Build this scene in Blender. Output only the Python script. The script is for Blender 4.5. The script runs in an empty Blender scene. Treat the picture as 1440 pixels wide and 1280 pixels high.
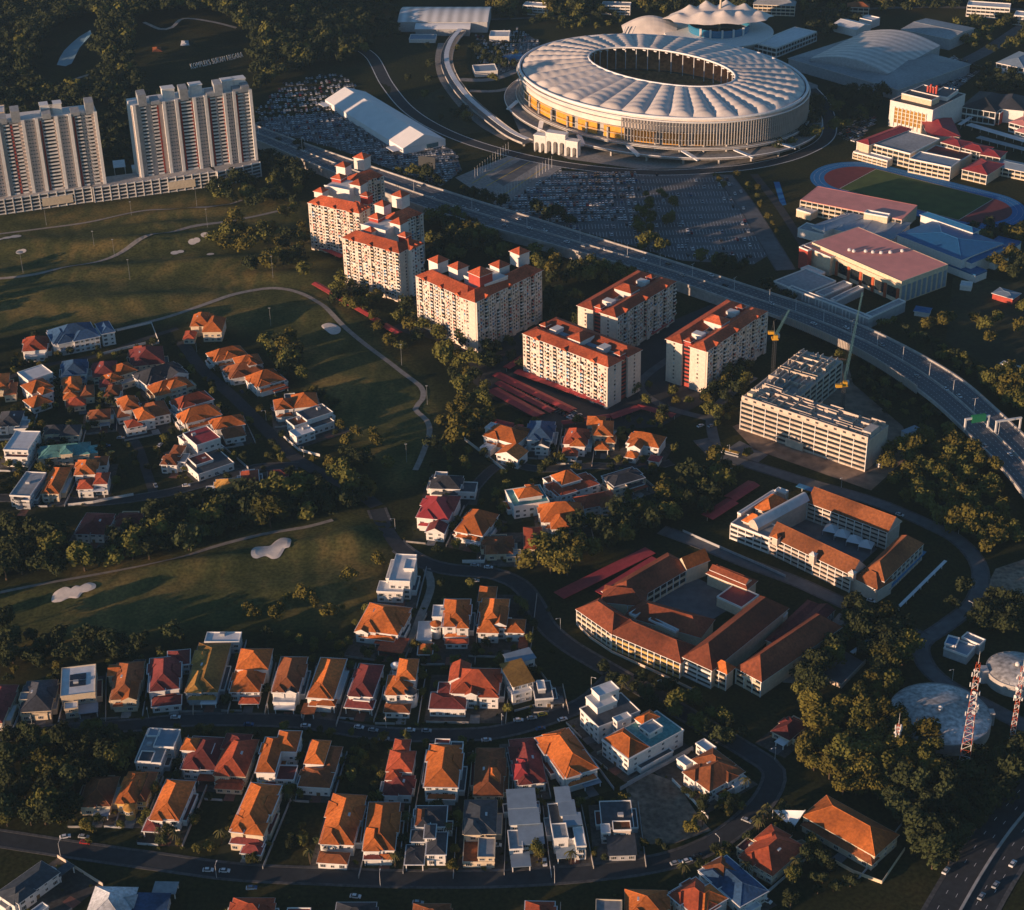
# aerial view over a housing estate, apartment blocks and a stadium at low sun
SUN_AZ, SUN_EL, SUN_E, SUN_C, SKY_S, EXPO, HAZE = 60, 7.5, 5.0, (1.0, .64, .40), .075, 0.58, 2.8e-5
import bpy, math, random
from mathutils import Vector, Matrix
from math import sin, cos, pi, radians, sqrt, atan2, hypot
random.seed(7)
S = bpy.context.scene
COL = S.collection
# ------------------------------------------------------------------ camera
F_PX, PP, TH, RO, HC = 2496.0, (720.0, 640.0), .5205, -.0211, 562.0
_c, _s = cos(TH), sin(TH)
FW = Vector((0, _c, -_s)); R0 = Vector((1, 0, 0)); U0 = Vector((0, _s, _c))
RT = R0*cos(RO)+U0*sin(RO); UP = -R0*sin(RO)+U0*cos(RO)
CAM = Vector((0, 0, HC))
cd = bpy.data.cameras.new('camera'); cam = bpy.data.objects.new('camera', cd); COL.objects.link(cam)
cam.matrix_world = Matrix(((RT.x, UP.x, -FW.x, 0), (RT.y, UP.y, -FW.y, 0), (RT.z, UP.z, -FW.z, HC), (0, 0, 0, 1)))
cd.sensor_width = 36; cd.sensor_fit = 'HORIZONTAL'; cd.lens = F_PX/1440*36; cd.clip_start = 5; cd.clip_end = 40000
S.camera = cam

def G(x, y, z=0.0):
    "ground point seen at a spot of the photograph, at height z"
    d = FW+RT*((x-PP[0])/F_PX)-UP*((y-PP[1])/F_PX)
    return CAM+d*((z-HC)/d.z)
def px(P):
    v = Vector(P)-CAM; w = v.dot(FW)
    return (PP[0]+F_PX*v.dot(RT)/w, PP[1]-F_PX*v.dot(UP)/w)
def G2(x, y, z=0.0):
    p = G(x, y, z); return (p.x, p.y)
def ss(a, b, t):
    t = max(0, min(1, (t-a)/(b-a))); return t*t*(3-2*t)
# gentle mounds of the golf course and the wooded hill far left: (x, y, rx, ry, angle, height)
BUMPS = []
def bump(x, y, rx, ry, ang, h):
    p = G(x, y); BUMPS.append((p.x, p.y, rx, ry, cos(ang), sin(ang), h if h > 9 else h*1.7))
for b in ((60, 345, 70, 18, .1, 3), (190, 345, 60, 14, .25, 4), (215, 322, 55, 12, .2, 3), (300, 372, 60, 14, .2, 3), (120, 385, 80, 16, .1, 3), (330, 330, 40, 12, .3, 3),
          (40, 415, 70, 16, .1, 3), (180, 425, 70, 14, .15, 3), (270, 300, 60, 10, .2, 2.5), (400, 390, 40, 14, 0, 2.5), (430, 770, 22, 9, .3, 2.5), (250, 800, 36, 10, .25, 2.5),
          (330, 790, 25, 8, .3, 2), (500, 760, 18, 14, .3, 3), (120, 830, 40, 10, .2, 2), (420, 830, 40, 12, .2, 1.5), (520, 530, 40, 40, 0, 1.5), (450, 440, 40, 20, 0, 2)):
    bump(*b)
bump(250, 60, 190, 110, .15, 26)
def hgt(x, y):
    z = 0.0
    for (cx, cy, rx, ry, c, s, h) in BUMPS:
        dx, dy = x-cx, y-cy
        u, v = (dx*c+dy*s)/rx, (-dx*s+dy*c)/ry
        r = u*u+v*v
        if r < 9: z += h*math.exp(-r*1.3)
    return z
def GT(x, y):
    p = G(x, y)
    for _ in range(4): p = G(x, y, hgt(p.x, p.y))
    return p

# ------------------------------------------------------------------ materials
M = {}
def mat(name, col, rough=.7, var=.15, scale=1.0, metal=0.0, spec=.3, bump=0.0, wave=None, rnd=0.0, coord='Object', big=0.0):
    m = bpy.data.materials.new(name); m.use_nodes = True
    nt = m.node_tree; N = nt.nodes; L = nt.links
    b = N['Principled BSDF']
    b.inputs['Roughness'].default_value = rough; b.inputs['Metallic'].default_value = metal
    b.inputs['Specular IOR Level'].default_value = spec
    tc = N.new('ShaderNodeTexCoord'); out = tc.outputs[coord]
    nz = N.new('ShaderNodeTexNoise'); nz.inputs['Scale'].default_value = scale; nz.inputs['Detail'].default_value = 6
    L.new(out, nz.inputs['Vector'])
    mr = N.new('ShaderNodeMapRange'); mr.inputs[1].default_value = .3; mr.inputs[2].default_value = .7
    mr.inputs[3].default_value = 1-var; mr.inputs[4].default_value = 1+var
    L.new(nz.outputs['Fac'], mr.inputs[0]); val = mr.outputs[0]
    def mul(a, o):
        k = N.new('ShaderNodeMath'); k.operation = 'MULTIPLY'; L.new(a, k.inputs[0])
        if isinstance(o, float): k.inputs[1].default_value = o
        else: L.new(o, k.inputs[1])
        return k.outputs[0]
    if big:
        n2 = N.new('ShaderNodeTexNoise'); n2.inputs['Scale'].default_value = scale*.07; n2.inputs['Detail'].default_value = 4
        L.new(out, n2.inputs['Vector'])
        m2 = N.new('ShaderNodeMapRange'); m2.inputs[1].default_value = .3; m2.inputs[2].default_value = .7; m2.inputs[3].default_value = 1-big; m2.inputs[4].default_value = 1+big
        L.new(n2.outputs['Fac'], m2.inputs[0]); val = mul(val, m2.outputs[0])
    if wave:
        w = N.new('ShaderNodeTexWave'); w.bands_direction = wave[0]; w.inputs['Scale'].default_value = wave[1]; w.inputs['Distortion'].default_value = .4
        L.new(out, w.inputs['Vector'])
        m3 = N.new('ShaderNodeMapRange'); m3.inputs[3].default_value = 1-wave[2]; m3.inputs[4].default_value = 1
        L.new(w.outputs['Fac'], m3.inputs[0]); val = mul(val, m3.outputs[0])
    if rnd:
        oi = N.new('ShaderNodeObjectInfo'); m4 = N.new('ShaderNodeMapRange'); m4.inputs[3].default_value = 1-rnd; m4.inputs[4].default_value = 1+rnd
        L.new(oi.outputs['Random'], m4.inputs[0]); val = mul(val, m4.outputs[0])
    mx = N.new('ShaderNodeVectorMath'); mx.operation = 'SCALE'; mx.inputs[0].default_value = col
    L.new(val, mx.inputs['Scale']); L.new(mx.outputs[0], b.inputs['Base Color'])
    if bump:
        bn = N.new('ShaderNodeBump'); bn.inputs['Strength'].default_value = bump; bn.inputs['Distance'].default_value = .3
        L.new(nz.outputs['Fac'], bn.inputs['Height']); L.new(bn.outputs[0], b.inputs['Normal'])
    M[name] = m; return m
tile = dict(rough=.78, var=.28, scale=.7, wave=('X', 1.1, .25), rnd=.28, bump=.35, big=.42)
mat('tile_orange', (.50, .140, .030), **tile); mat('tile_brick', (.35, .072, .030), **tile); mat('tile_maroon', (.19, .040, .036), **tile)
mat('tile_brown', (.26, .085, .03), **tile); mat('tile_redbrown', (.23, .062, .028), **tile); mat('tile_ochre', (.42, .22, .05), **tile); mat('tile_blue', (.035, .09, .19), **tile)
mat('tile_slate', (.05, .055, .07), **tile); mat('tile_teal', (.11, .30, .30), **tile); mat('tile_pale', (.55, .57, .6), **tile)
mat('tile_coral', (.58, .125, .050), **tile); mat('arena_panel', (.70, .66, .63), rough=.5, var=.14, scale=.2, wave=('X', .03, .3), big=.12); mat('roof_pink', (.88, .35, .30), rough=.6, var=.08, scale=.15, big=.12, wave=('X', .5, .1)); mat('roof_red', (.36, .045, .05), rough=.6, var=.15, scale=.4, big=.2)
mat('roof_bluebright', (.025, .15, .36), rough=.5, var=.12, scale=.3, wave=('X', .6, .2)); mat('roof_grey', (.30, .32, .34), rough=.6, var=.18, scale=.4, big=.2, rnd=.1)
mat('roof_white', (.70, .71, .73), rough=.5, var=.1, scale=.3, rnd=.08, big=.12); mat('roof_dark', (.06, .07, .085), rough=.6, var=.3, scale=.5, rnd=.15)
mat('roof_steelblue', (.25, .33, .42), rough=.45, var=.1, scale=.3, wave=('X', .8, .15), rnd=.1)
mat('wall_white', (.74, .72, .69), rough=.8, var=.09, scale=.5, rnd=.08); mat('wall_cream', (.66, .55, .40), rough=.8, var=.12, scale=.5, rnd=.1)
mat('condo_wall', (.56, .47, .43), rough=.7, var=.15, scale=.3); mat('apartment_wall', (.72, .62, .53), rough=.8, var=.12, scale=.5, big=.1); mat('wall_beige', (.60, .50, .42), rough=.8, var=.12, scale=.4, rnd=.08); mat('wall_grey', (.40, .41, .43), rough=.8, var=.15, scale=.4, rnd=.1)
mat('wall_yellow', (.66, .42, .14), rough=.8, var=.1, scale=.5); mat('wall_red', (.42, .07, .05), rough=.8, var=.12, scale=.4)
mat('trim_white', (.8, .79, .77), rough=.6, var=.06, scale=1); mat('trim_red', (.45, .10, .04), rough=.7, var=.1)
mat('concrete', (.42, .40, .38), rough=.85, var=.2, scale=.3, big=.2); mat('concrete_raw', (.56, .47, .38), rough=.9, var=.22, scale=.35, big=.2)
mat('glass', (.02, .028, .035), rough=.12, var=.3, scale=.4, spec=.6, rnd=.4); mat('glass_gold', (.45, .26, .06), rough=.3, var=.3, scale=.2, metal=.4)
mat('metal_dark', (.05, .055, .06), rough=.5); mat('fin_grey', (.46, .44, .42), rough=.5, var=.1, scale=.2); mat('metal_white', (.7, .7, .7), rough=.4, var=.05); mat('metal_red', (.45, .08, .03), rough=.5); mat('metal_yellow', (.65, .35, .03), rough=.5)
mat('metal_teal', (.07, .17, .21), rough=.5); mat('panel_yellow', (.72, .36, .04), rough=.6, var=.2, scale=.3, wave=('X', 1.2, .25))
mat('membrane', (.74, .67, .62), rough=.55, var=.13, scale=.12, spec=.4, rnd=.08, big=.1); mat('membrane_rib', (.80, .80, .80), rough=.6, var=.05, scale=.1, wave=('X', .028, .35)); mat('membrane_white', (.84, .84, .85), rough=.6, var=.05, scale=.1)
mat('asphalt', (.035, .038, .044), rough=.9, var=.2, scale=.3, big=.25, coord='Object'); mat('asphalt_light', (.12, .125, .135), rough=.9, var=.2, scale=.2, big=.25)
mat('asphalt_express', (.125, .13, .145), rough=.85, var=.15, scale=.2, big=.15); mat('bay_line', (.58, .59, .62), rough=.8, var=.4, scale=.4); mat('paint_white', (.7, .7, .7), rough=.7, var=.2, scale=.5); mat('paint_yellow', (.55, .38, .05), rough=.7)
mat('paving', (.27, .26, .25), rough=.9, var=.25, scale=.4, big=.2); mat('pavement_dark', (.085, .085, .088), rough=.95, var=.35, scale=.5, big=.3); mat('yard_paving', (.075, .068, .062), rough=.95, var=.45, scale=.45, big=.5, rnd=.35); mat('paving_red', (.18, .08, .06), rough=.9, var=.25, scale=.6, big=.2); mat('path_pale', (.30, .27, .24), rough=.9, var=.2, scale=.3)
mat('sand', (.66, .60, .55), rough=.95, var=.1, scale=.4); mat('gravel', (.27, .20, .15), rough=1, var=.5, scale=.35, big=.5, bump=.5); mat('dirt', (.22, .16, .12), rough=1, var=.4, scale=.15, big=.4)
mat('lawn', (.030, .034, .013), rough=1, var=.35, scale=.25, big=.4); mat('pitch_green', (.07, .105, .025), rough=1, var=.2, scale=.1, big=.2)
mat('track_blue', (.012, .15, .38), rough=.8, var=.1, scale=.2); mat('track_red', (.17, .035, .04), rough=.8, var=.15, scale=.2)
mat('water', (.20, .30, .34), rough=.25, var=.2, scale=.03, spec=.8); mat('pool_water', (.03, .2, .36), rough=.1, var=.1, spec=.7)
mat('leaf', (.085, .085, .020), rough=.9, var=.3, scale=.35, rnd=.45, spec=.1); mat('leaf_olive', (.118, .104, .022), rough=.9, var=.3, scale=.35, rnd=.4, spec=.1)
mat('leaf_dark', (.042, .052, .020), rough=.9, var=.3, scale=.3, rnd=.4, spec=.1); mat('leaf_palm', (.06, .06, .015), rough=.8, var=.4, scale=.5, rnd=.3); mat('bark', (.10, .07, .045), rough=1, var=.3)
mat('wood_floor', (.24, .15, .07), rough=.9, var=.3, scale=.2); mat('seat_sunlit', (.52, .30, .14), rough=.9, var=.3, scale=.3); mat('solar', (.015, .02, .04), rough=.2, spec=.6)
mat('sign_green', (.02, .2, .10), rough=.5); mat('tank_roof', (.50, .49, .48), rough=.95, var=.45, scale=.45, big=.5); mat('canvas_blue', (.05, .22, .42), rough=.7)
mat('car_white', (.7, .7, .72), rough=.3, var=.02); mat('car_silver', (.35, .37, .4), rough=.3, var=.02); mat('car_black', (.02, .02, .025), rough=.25, var=.02)
mat('car_red', (.30, .02, .02), rough=.3, var=.02); mat('car_blue', (.04, .10, .22), rough=.3, var=.02); mat('car_yellow', (.65, .40, .03), rough=.3, var=.02); mat('tyre', (.02, .02, .02), rough=.9)

_h = bpy.data.materials.new('haze'); _h.use_nodes = True; M['haze'] = _h; _n = _h.node_tree
_n.nodes.remove(_n.nodes['Principled BSDF']); _v = _n.nodes.new('ShaderNodeVolumePrincipled'); _v.inputs['Color'].default_value = (.42, .70, 1, 1); _v.inputs['Density'].default_value = HAZE
_n.links.new(_v.outputs[0], _n.nodes['Material Output'].inputs['Volume'])
# ------------------------------------------------------------------ mesh builder
class MB:
    def __init__(s): s.v = []; s.f = []; s.m = []; s.smooth = False
    def add(s, vs, fs, mi=0):
        o = len(s.v); s.v += [tuple(p) for p in vs]; s.f += [tuple(i+o for i in f) for f in fs]; s.m += [mi]*len(fs); return s
    def box(s, x0, y0, z0, x1, y1, z1, mi=0):
        return s.add([(x0, y0, z0), (x1, y0, z0), (x1, y1, z0), (x0, y1, z0), (x0, y0, z1), (x1, y0, z1), (x1, y1, z1), (x0, y1, z1)],
              [(3, 2, 1, 0), (4, 5, 6, 7), (0, 1, 5, 4), (1, 2, 6, 5), (2, 3, 7, 6), (3, 0, 4, 7)], mi)
    def prism(s, poly, z0, z1, mi=0):
        n = len(poly); a = sum(poly[i][0]*poly[(i+1) % n][1]-poly[(i+1) % n][0]*poly[i][1] for i in range(n))
        if a < 0: poly = poly[::-1]
        g = lambda z, p: (p[0], p[1], z(p[0], p[1]) if callable(z) else z)
        return s.add([g(z0, p) for p in poly]+[g(z1, p) for p in poly],
              [tuple(range(n))[::-1], tuple(range(n, 2*n))]+[(i, (i+1) % n, n+(i+1) % n, n+i) for i in range(n)], mi)
    def poly(s, poly, z, mi=0):
        n = len(poly); a = sum(poly[i][0]*poly[(i+1) % n][1]-poly[(i+1) % n][0]*poly[i][1] for i in range(n))
        if a < 0: poly = poly[::-1]
        return s.add([(p[0], p[1], z) for p in poly], [tuple(range(n))], mi)
    def hip(s, x0, y0, x1, y1, z, ht, mi=0, k=1.0):
        w, d = x1-x0, y1-y0
        r = min(w, d)/2*k
        if w >= d: a, b = (x0+r, (y0+y1)/2, z+ht), (x1-r, (y0+y1)/2, z+ht)
        else: a, b = ((x0+x1)/2, y0+r, z+ht), ((x0+x1)/2, y1-r, z+ht)
        c = [(x0, y0, z), (x1, y0, z), (x1, y1, z), (x0, y1, z)]
        if w >= d: fs = [(0, 1, 5, 4), (1, 2, 5), (2, 3, 4, 5), (3, 0, 4)]
        else: fs = [(0, 1, 4), (1, 2, 5, 4), (2, 3, 5), (3, 0, 4, 5)]
        s.add(c+[a, b], fs+[(3, 2, 1, 0)], mi); return a, b, c
    def tube(s, pts, r, n=6, mi=0, r2=None, cap=True):
        pts = [Vector(p) for p in pts]; k = len(pts); rings = []
        for i, p in enumerate(pts):
            t = (pts[min(i+1, k-1)]-pts[max(i-1, 0)]).normalized()
            a = t.orthogonal().normalized() if abs(t.z) > .9 else Vector((t.y, -t.x, 0)).normalized()
            b = t.cross(a); rr = r if r2 is None else r+(r2-r)*i/(k-1)
            rings.append([p+a*rr*cos(2*pi*j/n)+b*rr*sin(2*pi*j/n) for j in range(n)])
        vs = [q for R in rings for q in R]
        fs = [(i*n+j, i*n+(j+1) % n, (i+1)*n+(j+1) % n, (i+1)*n+j) for i in range(k-1) for j in range(n)]
        if cap: fs += [tuple(range(n))[::-1], tuple(range((k-1)*n, k*n))]
        return s.add(vs, fs, mi)
    def lathe(s, prof, n=24, mi=0, cx=0, cy=0):
        vs = [(cx+r*cos(2*pi*j/n), cy+r*sin(2*pi*j/n), z) for r, z in prof for j in range(n)]
        fs = [(i*n+j, i*n+(j+1) % n, (i+1)*n+(j+1) % n, (i+1)*n+j) for i in range(len(prof)-1) for j in range(n)]
        return s.add(vs, fs, mi)
    def mesh(s, name, mats):
        me = bpy.data.meshes.new(name); me.from_pydata(s.v, [], s.f)
        for m in mats: me.materials.append(M[m])
        if len(mats) > 1: me.polygons.foreach_set('material_index', s.m)
        if s.smooth: me.polygons.foreach_set('use_smooth', [True]*len(s.f))
        me.update(); return me
    def build(s, name, mats, parent=None, loc=None, rz=0):
        if isinstance(mats, str): mats = [mats]
        return link(s.mesh(name, mats), name, parent, loc, rz)
def link(me, name, parent=None, loc=None, rz=0):
    o = bpy.data.objects.new(name, me); COL.objects.link(o)
    if parent is not None: o.parent = parent
    if loc is not None: o.location = loc
    if rz: o.rotation_euler = (0, 0, rz)
    return o
LABELS = {}
def tag(o, label=None, cat=None, group=None, kind=None):
    if label:
        o['label'] = label
    if cat: o['category'] = cat
    if group: o['group'] = group
    if kind: o['kind'] = kind
    return o
def empty(name, loc, rz=0):
    e = bpy.data.objects.new(name, None); COL.objects.link(e); e.location = loc; e.rotation_euler = (0, 0, rz); e.empty_display_size = 1; return e
LAND = []          # (phrase, world point) things others can be placed by
def thing(name, label, cat, loc, rz=0, group=None, land=True):
    e = empty(name, loc, rz); tag(e, label, cat, group)
    if land: LAND.append((label, Vector((loc[0], loc[1], 0))))
    return e
def struct(name, mb, m): return tag(mb.build(name, m), kind='structure')
def capped(root, name, me, spots, cap=100):
    "first `cap` copies as parts of their own, the rest joined as one part of kind stuff"
    for (x, y, z, rz) in spots[:cap]:
        o = link(me, name, root, (x, y, z), rz)
    if len(spots) > cap:
        mb = MB(); vs = [v.co.copy() for v in me.vertices]; fs = [tuple(p.vertices) for p in me.polygons]; mi = [p.material_index for p in me.polygons]
        for (x, y, z, rz) in spots[cap:]:
            c, s_ = cos(rz), sin(rz); o = len(mb.v)
            mb.v += [(x+v.x*c-v.y*s_, y+v.x*s_+v.y*c, z+v.z) for v in vs]; mb.f += [tuple(i+o for i in f) for f in fs]; mb.m += mi
        o = mb.build(name, [m.name for m in me.materials], root); o['kind'] = 'stuff'
def capped_mix(root, name, items, cap=100):
    "the same for several variants of one part"
    for me, (x, y, z, rz) in items[:cap]: link(me, name, root, (x, y, z), rz)
    rest = items[cap:]
    if rest:
        mb = MB(); mats = []
        for me, (x, y, z, rz) in rest:
            ids = []
            for m in me.materials:
                if m.name not in mats: mats.append(m.name)
                ids.append(mats.index(m.name))
            c, s_ = cos(rz), sin(rz); o = len(mb.v)
            mb.v += [(x+v.co.x*c-v.co.y*s_, y+v.co.x*s_+v.co.y*c, z+v.co.z) for v in me.vertices]; mb.f += [tuple(i+o for i in p.vertices) for p in me.polygons]; mb.m += [ids[p.material_index] for p in me.polygons]
        o = mb.build(name, mats, root); o['kind'] = 'stuff'
def inside(p, poly):
    x, y = p; r = False; n = len(poly)
    for i in range(n):
        x1, y1 = poly[i]; x2, y2 = poly[(i+1) % n]
        if (y1 > y) != (y2 > y) and x < (x2-x1)*(y-y1)/(y2-y1)+x1: r = not r
    return r
def resample(pts, step):
    "smooth a polyline (Catmull-Rom) and sample it about every `step`"
    P = [Vector(p) for p in pts]; out = []
    for i in range(len(P)-1):
        a, b, c, d = P[max(i-1, 0)], P[i], P[i+1], P[min(i+2, len(P)-1)]
        n = max(1, int((c-b).length/step))
        for k in range(n):
            t = k/n
            out.append(.5*((2*b)+(c-a)*t+(2*a-5*b+4*c-d)*t*t+(3*b-a-3*c+d)*t**3))
    out.append(P[-1]); return out
def ribbon(mb, pts, w, dz=0.0, terrain=True, mi=0):
    k = len(pts); vs = []
    for i, p in enumerate(pts):
        t = (pts[min(i+1, k-1)]-pts[max(i-1, 0)]); n = Vector((-t.y, t.x, 0)).normalized()
        ww = w(i/(k-1)) if callable(w) else w
        for sgn in (-.5, .5):
            q = p+n*(ww*sgn); vs.append((q.x, q.y, (hgt(q.x, q.y) if terrain else p.z)+dz))
    return mb.add(vs, [(2*i, 2*i+2, 2*i+3, 2*i+1) for i in range(k-1)], mi)
def line(pp, step=6, z=0): return resample([G(x, y, z) for x, y in pp], step)
ROADS = []
def road(name, pp, w, m='asphalt', dz=.06, step=6, kerb=None):
    pts = line(pp, step); mb = MB(); ribbon(mb, pts, w, dz); o = struct(name, mb, m); ROADS.append((pts, w))
    if kerb:
        for sgn in (-1, 1):
            kb = MB(); k = len(pts); prof = []
            for i, p in enumerate(pts):
                t = (pts[min(i+1, k-1)]-pts[max(i-1, 0)]); n = Vector((-t.y, t.x, 0)).normalized()
                a = p+n*sgn*(w/2+.02); b = p+n*sgn*(w/2+kerb)
                prof.append([(a.x, a.y, 0), (a.x, a.y, .17), (b.x, b.y, .17), (b.x, b.y, 0)])
            vs = [q for r in prof for q in r]
            fs = [(4*i+j, 4*i+4+j, 4*i+5+j, 4*i+1+j) for i in range(k-1) for j in range(3)]
            kb.add(vs, fs); struct('pavement', kb, 'pavement_dark')
    return pts
def area(name, pp, m, dz=.04):
    mb = MB(); mb.poly([G2(x, y) for x, y in pp], dz); return struct(name, mb, m)
# ------------------------------------------------------------------ houses
TILE = dict(O='tile_orange', R='tile_brick', M='tile_maroon', N='tile_brown', Y='tile_ochre', B='tile_blue', K='tile_slate', T='tile_teal', P='tile_pale',
            W='roof_white', G='roof_grey', D='roof_dark', S='roof_steelblue', Q='roof_red')
WALL = dict(w='wall_white', c='wall_cream', b='wall_beige', g='wall_grey', y='wall_yellow', r='wall_red')
def window_mesh(w, h, name='window', frame='trim_white', glass='glass', mull=1):
    mb = MB(); t = .14; d = .09
    mb.box(-w/2, -d, 0, w/2, 0, t); mb.box(-w/2, -d, h-t, w/2, 0, h); mb.box(-w/2, -d, t, -w/2+t, 0, h-t); mb.box(w/2-t, -d, t, w/2, 0, h-t)
    for k in range(mull): x = -w/2+(k+1)*w/(mull+1); mb.box(x-.05, -d, t, x+.05, 0, h-t)
    mb.box(-w/2+t, -.03, t, w/2-t, .04, h-t, 1)
    return mb.mesh(name, [frame, glass])
WIN = window_mesh(1.7, 1.5); WIN_B = window_mesh(2.6, 1.9, mull=2)
_d = MB(); _d.box(-1.1, -.12, 0, 1.1, 0, 2.3); _d.box(-.95, -.15, .05, .95, -.12, 2.2, 1); DOOR = _d.mesh('door', ['trim_white', 'wood_floor'])
HOUSES = []; rnd_house = random.Random(11)
def house(label, us, vs, wall, vols, name='house', cat='house', group=None, win=True, front_wall=0, land=True, big=False):
    V = []; x, y, w, d, z = vols[0][:5]
    a, b, c = G(x, y, z), G(x+w, y+w*us, z), G(x+d*vs, y-d, z)
    ang = atan2(b.y-a.y, b.x-a.x); U = Vector((cos(ang), sin(ang), 0)); W = Vector((-sin(ang), cos(ang), 0))
    org = Vector((a.x, a.y, 0))
    for v in vols:
        x, y, w, d, z, rt, rc = v[:7]; o = v[7] if len(v) > 7 else {}
        A, Bq, Cq = G(x, y, z), G(x+w, y+w*us, z), G(x+d*vs, y-d, z)
        x0, y0 = (A-org).dot(U), (A-org).dot(W)
        V.append([x0, y0, x0+max(2, (Bq-A).dot(U)), y0+max(2, (Cq-A).dot(W)), z, rt, rc, o])
    # bays with little roofs of their own, as these villas have
    x0, y0, x1, y1, z, rt, rc, o = V[0]; w, d = x1-x0, y1-y0
    if rt == 'h' and min(w, d) > 8.5 and cat in ('house', 'villa', 'mansion'):
        r_ = rnd_house.random
        if r_() < .8: V.append([x0+w*.06, y0-1.1, x0+w*(.42+.12*r_()), y0+d*.42, z+.35+.4*r_(), 'h', rc, {}])
        if r_() < .7: V.append([x0-1.0, y0+d*(.5+.1*r_()), x0+w*.52, y0+d*.84, z+.2-.5*r_(), 'h', rc, {}])
        if r_() < .55: V.append([x0+w*.55, y0+d*(.3+.2*r_()), x1+.9, y0+d*.78, z+.25, 'h', rc, {}])
        if z > 6.2 and r_() < .6: V.append([x0+w*.1, y0-2.2, x1-w*.08, y0+.5, 3.9, 'p', rc, dict(ht=1.5, nowin=1)])
    if cat in ('house', 'villa') and d > 9:
        r_ = rnd_house.random
        if r_() < .75: V.append([x1+.1, y0+d*.15, x1+2.2+r_(), y0+d*(.55+.3*r_()), 3.1, 'f', 'GWMND'[int(r_()*5)], dict(nowin=1)])
        if r_() < .6: V.append([x0-2.4, y0+d*.3, x0-.1, y0+d*.8, 3.0, 'f', 'GNKRM'[int(r_()*5)], dict(nowin=1)])
        if r_() < .7: V.append([x0+w*.1, y1+.1, x1-w*.2, y1+2.6, 3.3, 'f', 'GNDRM'[int(r_()*5)], dict(nowin=1)])
        if r_() < .35: V.append([x0+w*.5, y0-4.6, x1-.2, y0-.3, 2.9, 'c', 'GWSRM'[int(r_()*5)], {}])
    root = thing(name, label, cat, org, ang, group, land)
    HOUSES.append((label, root, V, org, U, W))
    BP = list(BLOCK_R)
    wm = WALL[wall]
    for i, (x0, y0, x1, y1, z, rt, rc, o) in enumerate(V):
        ol = .24 if wall == 'w' and i == 0 and rnd_house.random() < .6 else .08
        if rc.endswith('*'): rc = rc[0]; ol = .42
        tm = TILE[rc]; w_m = WALL[o['wall']] if 'wall' in o else wm
        z0 = o.get('z0', 0); ov = o.get('ov', .7); w, d = x1-x0, y1-y0
        open_ = rt in 'co'
        if rt == 't':
            r = min(w, d)/2; cx, cy = (x0+x1)/2, (y0+y1)/2
            MB().lathe([(r, 0), (r, z), (r*.2, z)], 16, cx=cx, cy=cy).build('turret', w_m, root)
            rb = MB(); rb.lathe([(r+.5, z-.2), (r+.5, z+.1), (0.05, z+.1+r*.75)] if rc != 'D' else [(r+.3, z-.2), (r+.3, z+.5), (r-.2, z+.5), (r-.2, z+.1), (0.05, z+.1)], 16, cx=cx, cy=cy)
            rb.build('turret_roof', tm if rc != 'D' else 'roof_dark', root)
            for k in (-2.4, -1.7, -1.0): link(WIN, 'window', root, (cx+r*cos(k), cy+r*sin(k), z-2.6), k+pi/2)
            continue
        if open_:
            pb = []
            for px_, py_ in ((x0+.3, y0+.3), (x1-.3, y0+.3), (x0+.3, y1-.3), (x1-.3, y1-.3)):
                MB().box(px_-.2, py_-.2, 0, px_+.2, py_+.2, z-.3).build('column', 'trim_white', root)
        else:
            wb = MB(); wb.box(x0, y0, z0, x1, y1, z-.3); wo = wb.build('wall', w_m, root)
            if z > 5.5 and not o.get('z0'):
                MB().box(x0-.06, y0-.06, 3.1, x1+.06, y1+.06, 3.35).build('string_course', 'trim_white', wo)
        X0, Y0, X1, Y1 = x0-ov, y0-ov, x1+ov, y1+ov
        if rt in 'hpogx' and not (rt == 'o' and rc in 'WDSG'):
            f = MB(); f.box(X0, Y0, z-.32, X1, Y1, z)
            rb = MB(); e = ol; ht = o.get('ht', min(w, d)*.5*o.get('p', .6))
            if rt in 'gx':
                q = e
                if rt == 'g': P = [(X0+q, Y0+q, z), ((x0+x1)/2, Y0+q, z+ht), (X1-q, Y0+q, z), (X0+q, Y1-q, z), ((x0+x1)/2, Y1-q, z+ht), (X1-q, Y1-q, z)]; fs = [(0, 1, 4, 3), (1, 2, 5, 4)]; gs = [(0, 2, 1), (3, 4, 5)]; rd = (P[1], P[4])
                else: P = [(X0+q, Y0+q, z), (X0+q, (y0+y1)/2, z+ht), (X0+q, Y1-q, z), (X1-q, Y0+q, z), (X1-q, (y0+y1)/2, z+ht), (X1-q, Y1-q, z)]; fs = [(0, 3, 4, 1), (1, 4, 5, 2)]; gs = [(0, 1, 2), (3, 5, 4)]; rd = (P[1], P[4])
                rb.add(P, fs, 0); rb.add(P, gs, 1); ro = rb.build('roof', [tm, w_m], root)
                MB().tube(rd, .16, 5).build('ridge_cap', tm, ro)
            else:
                a, b, c4 = rb.hip(X0+e, Y0+e, X1-e, Y1-e, z+.004, ht); ro = rb.build('roof', tm, root)
                rc_ = MB()
                if (Vector(a)-Vector(b)).length > .3: rc_.tube((a, b), .17, 5)
                for cn in c4:
                    t = a if (Vector(cn)-Vector(a)).length < (Vector(cn)-Vector(b)).length else b
                    rc_.tube((cn, t), .13, 4)
                rc_.build('ridge_cap', tm, ro)
            f.build('fascia', 'trim_white' if ol > .2 or wall in 'w' else w_m, ro)
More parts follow.
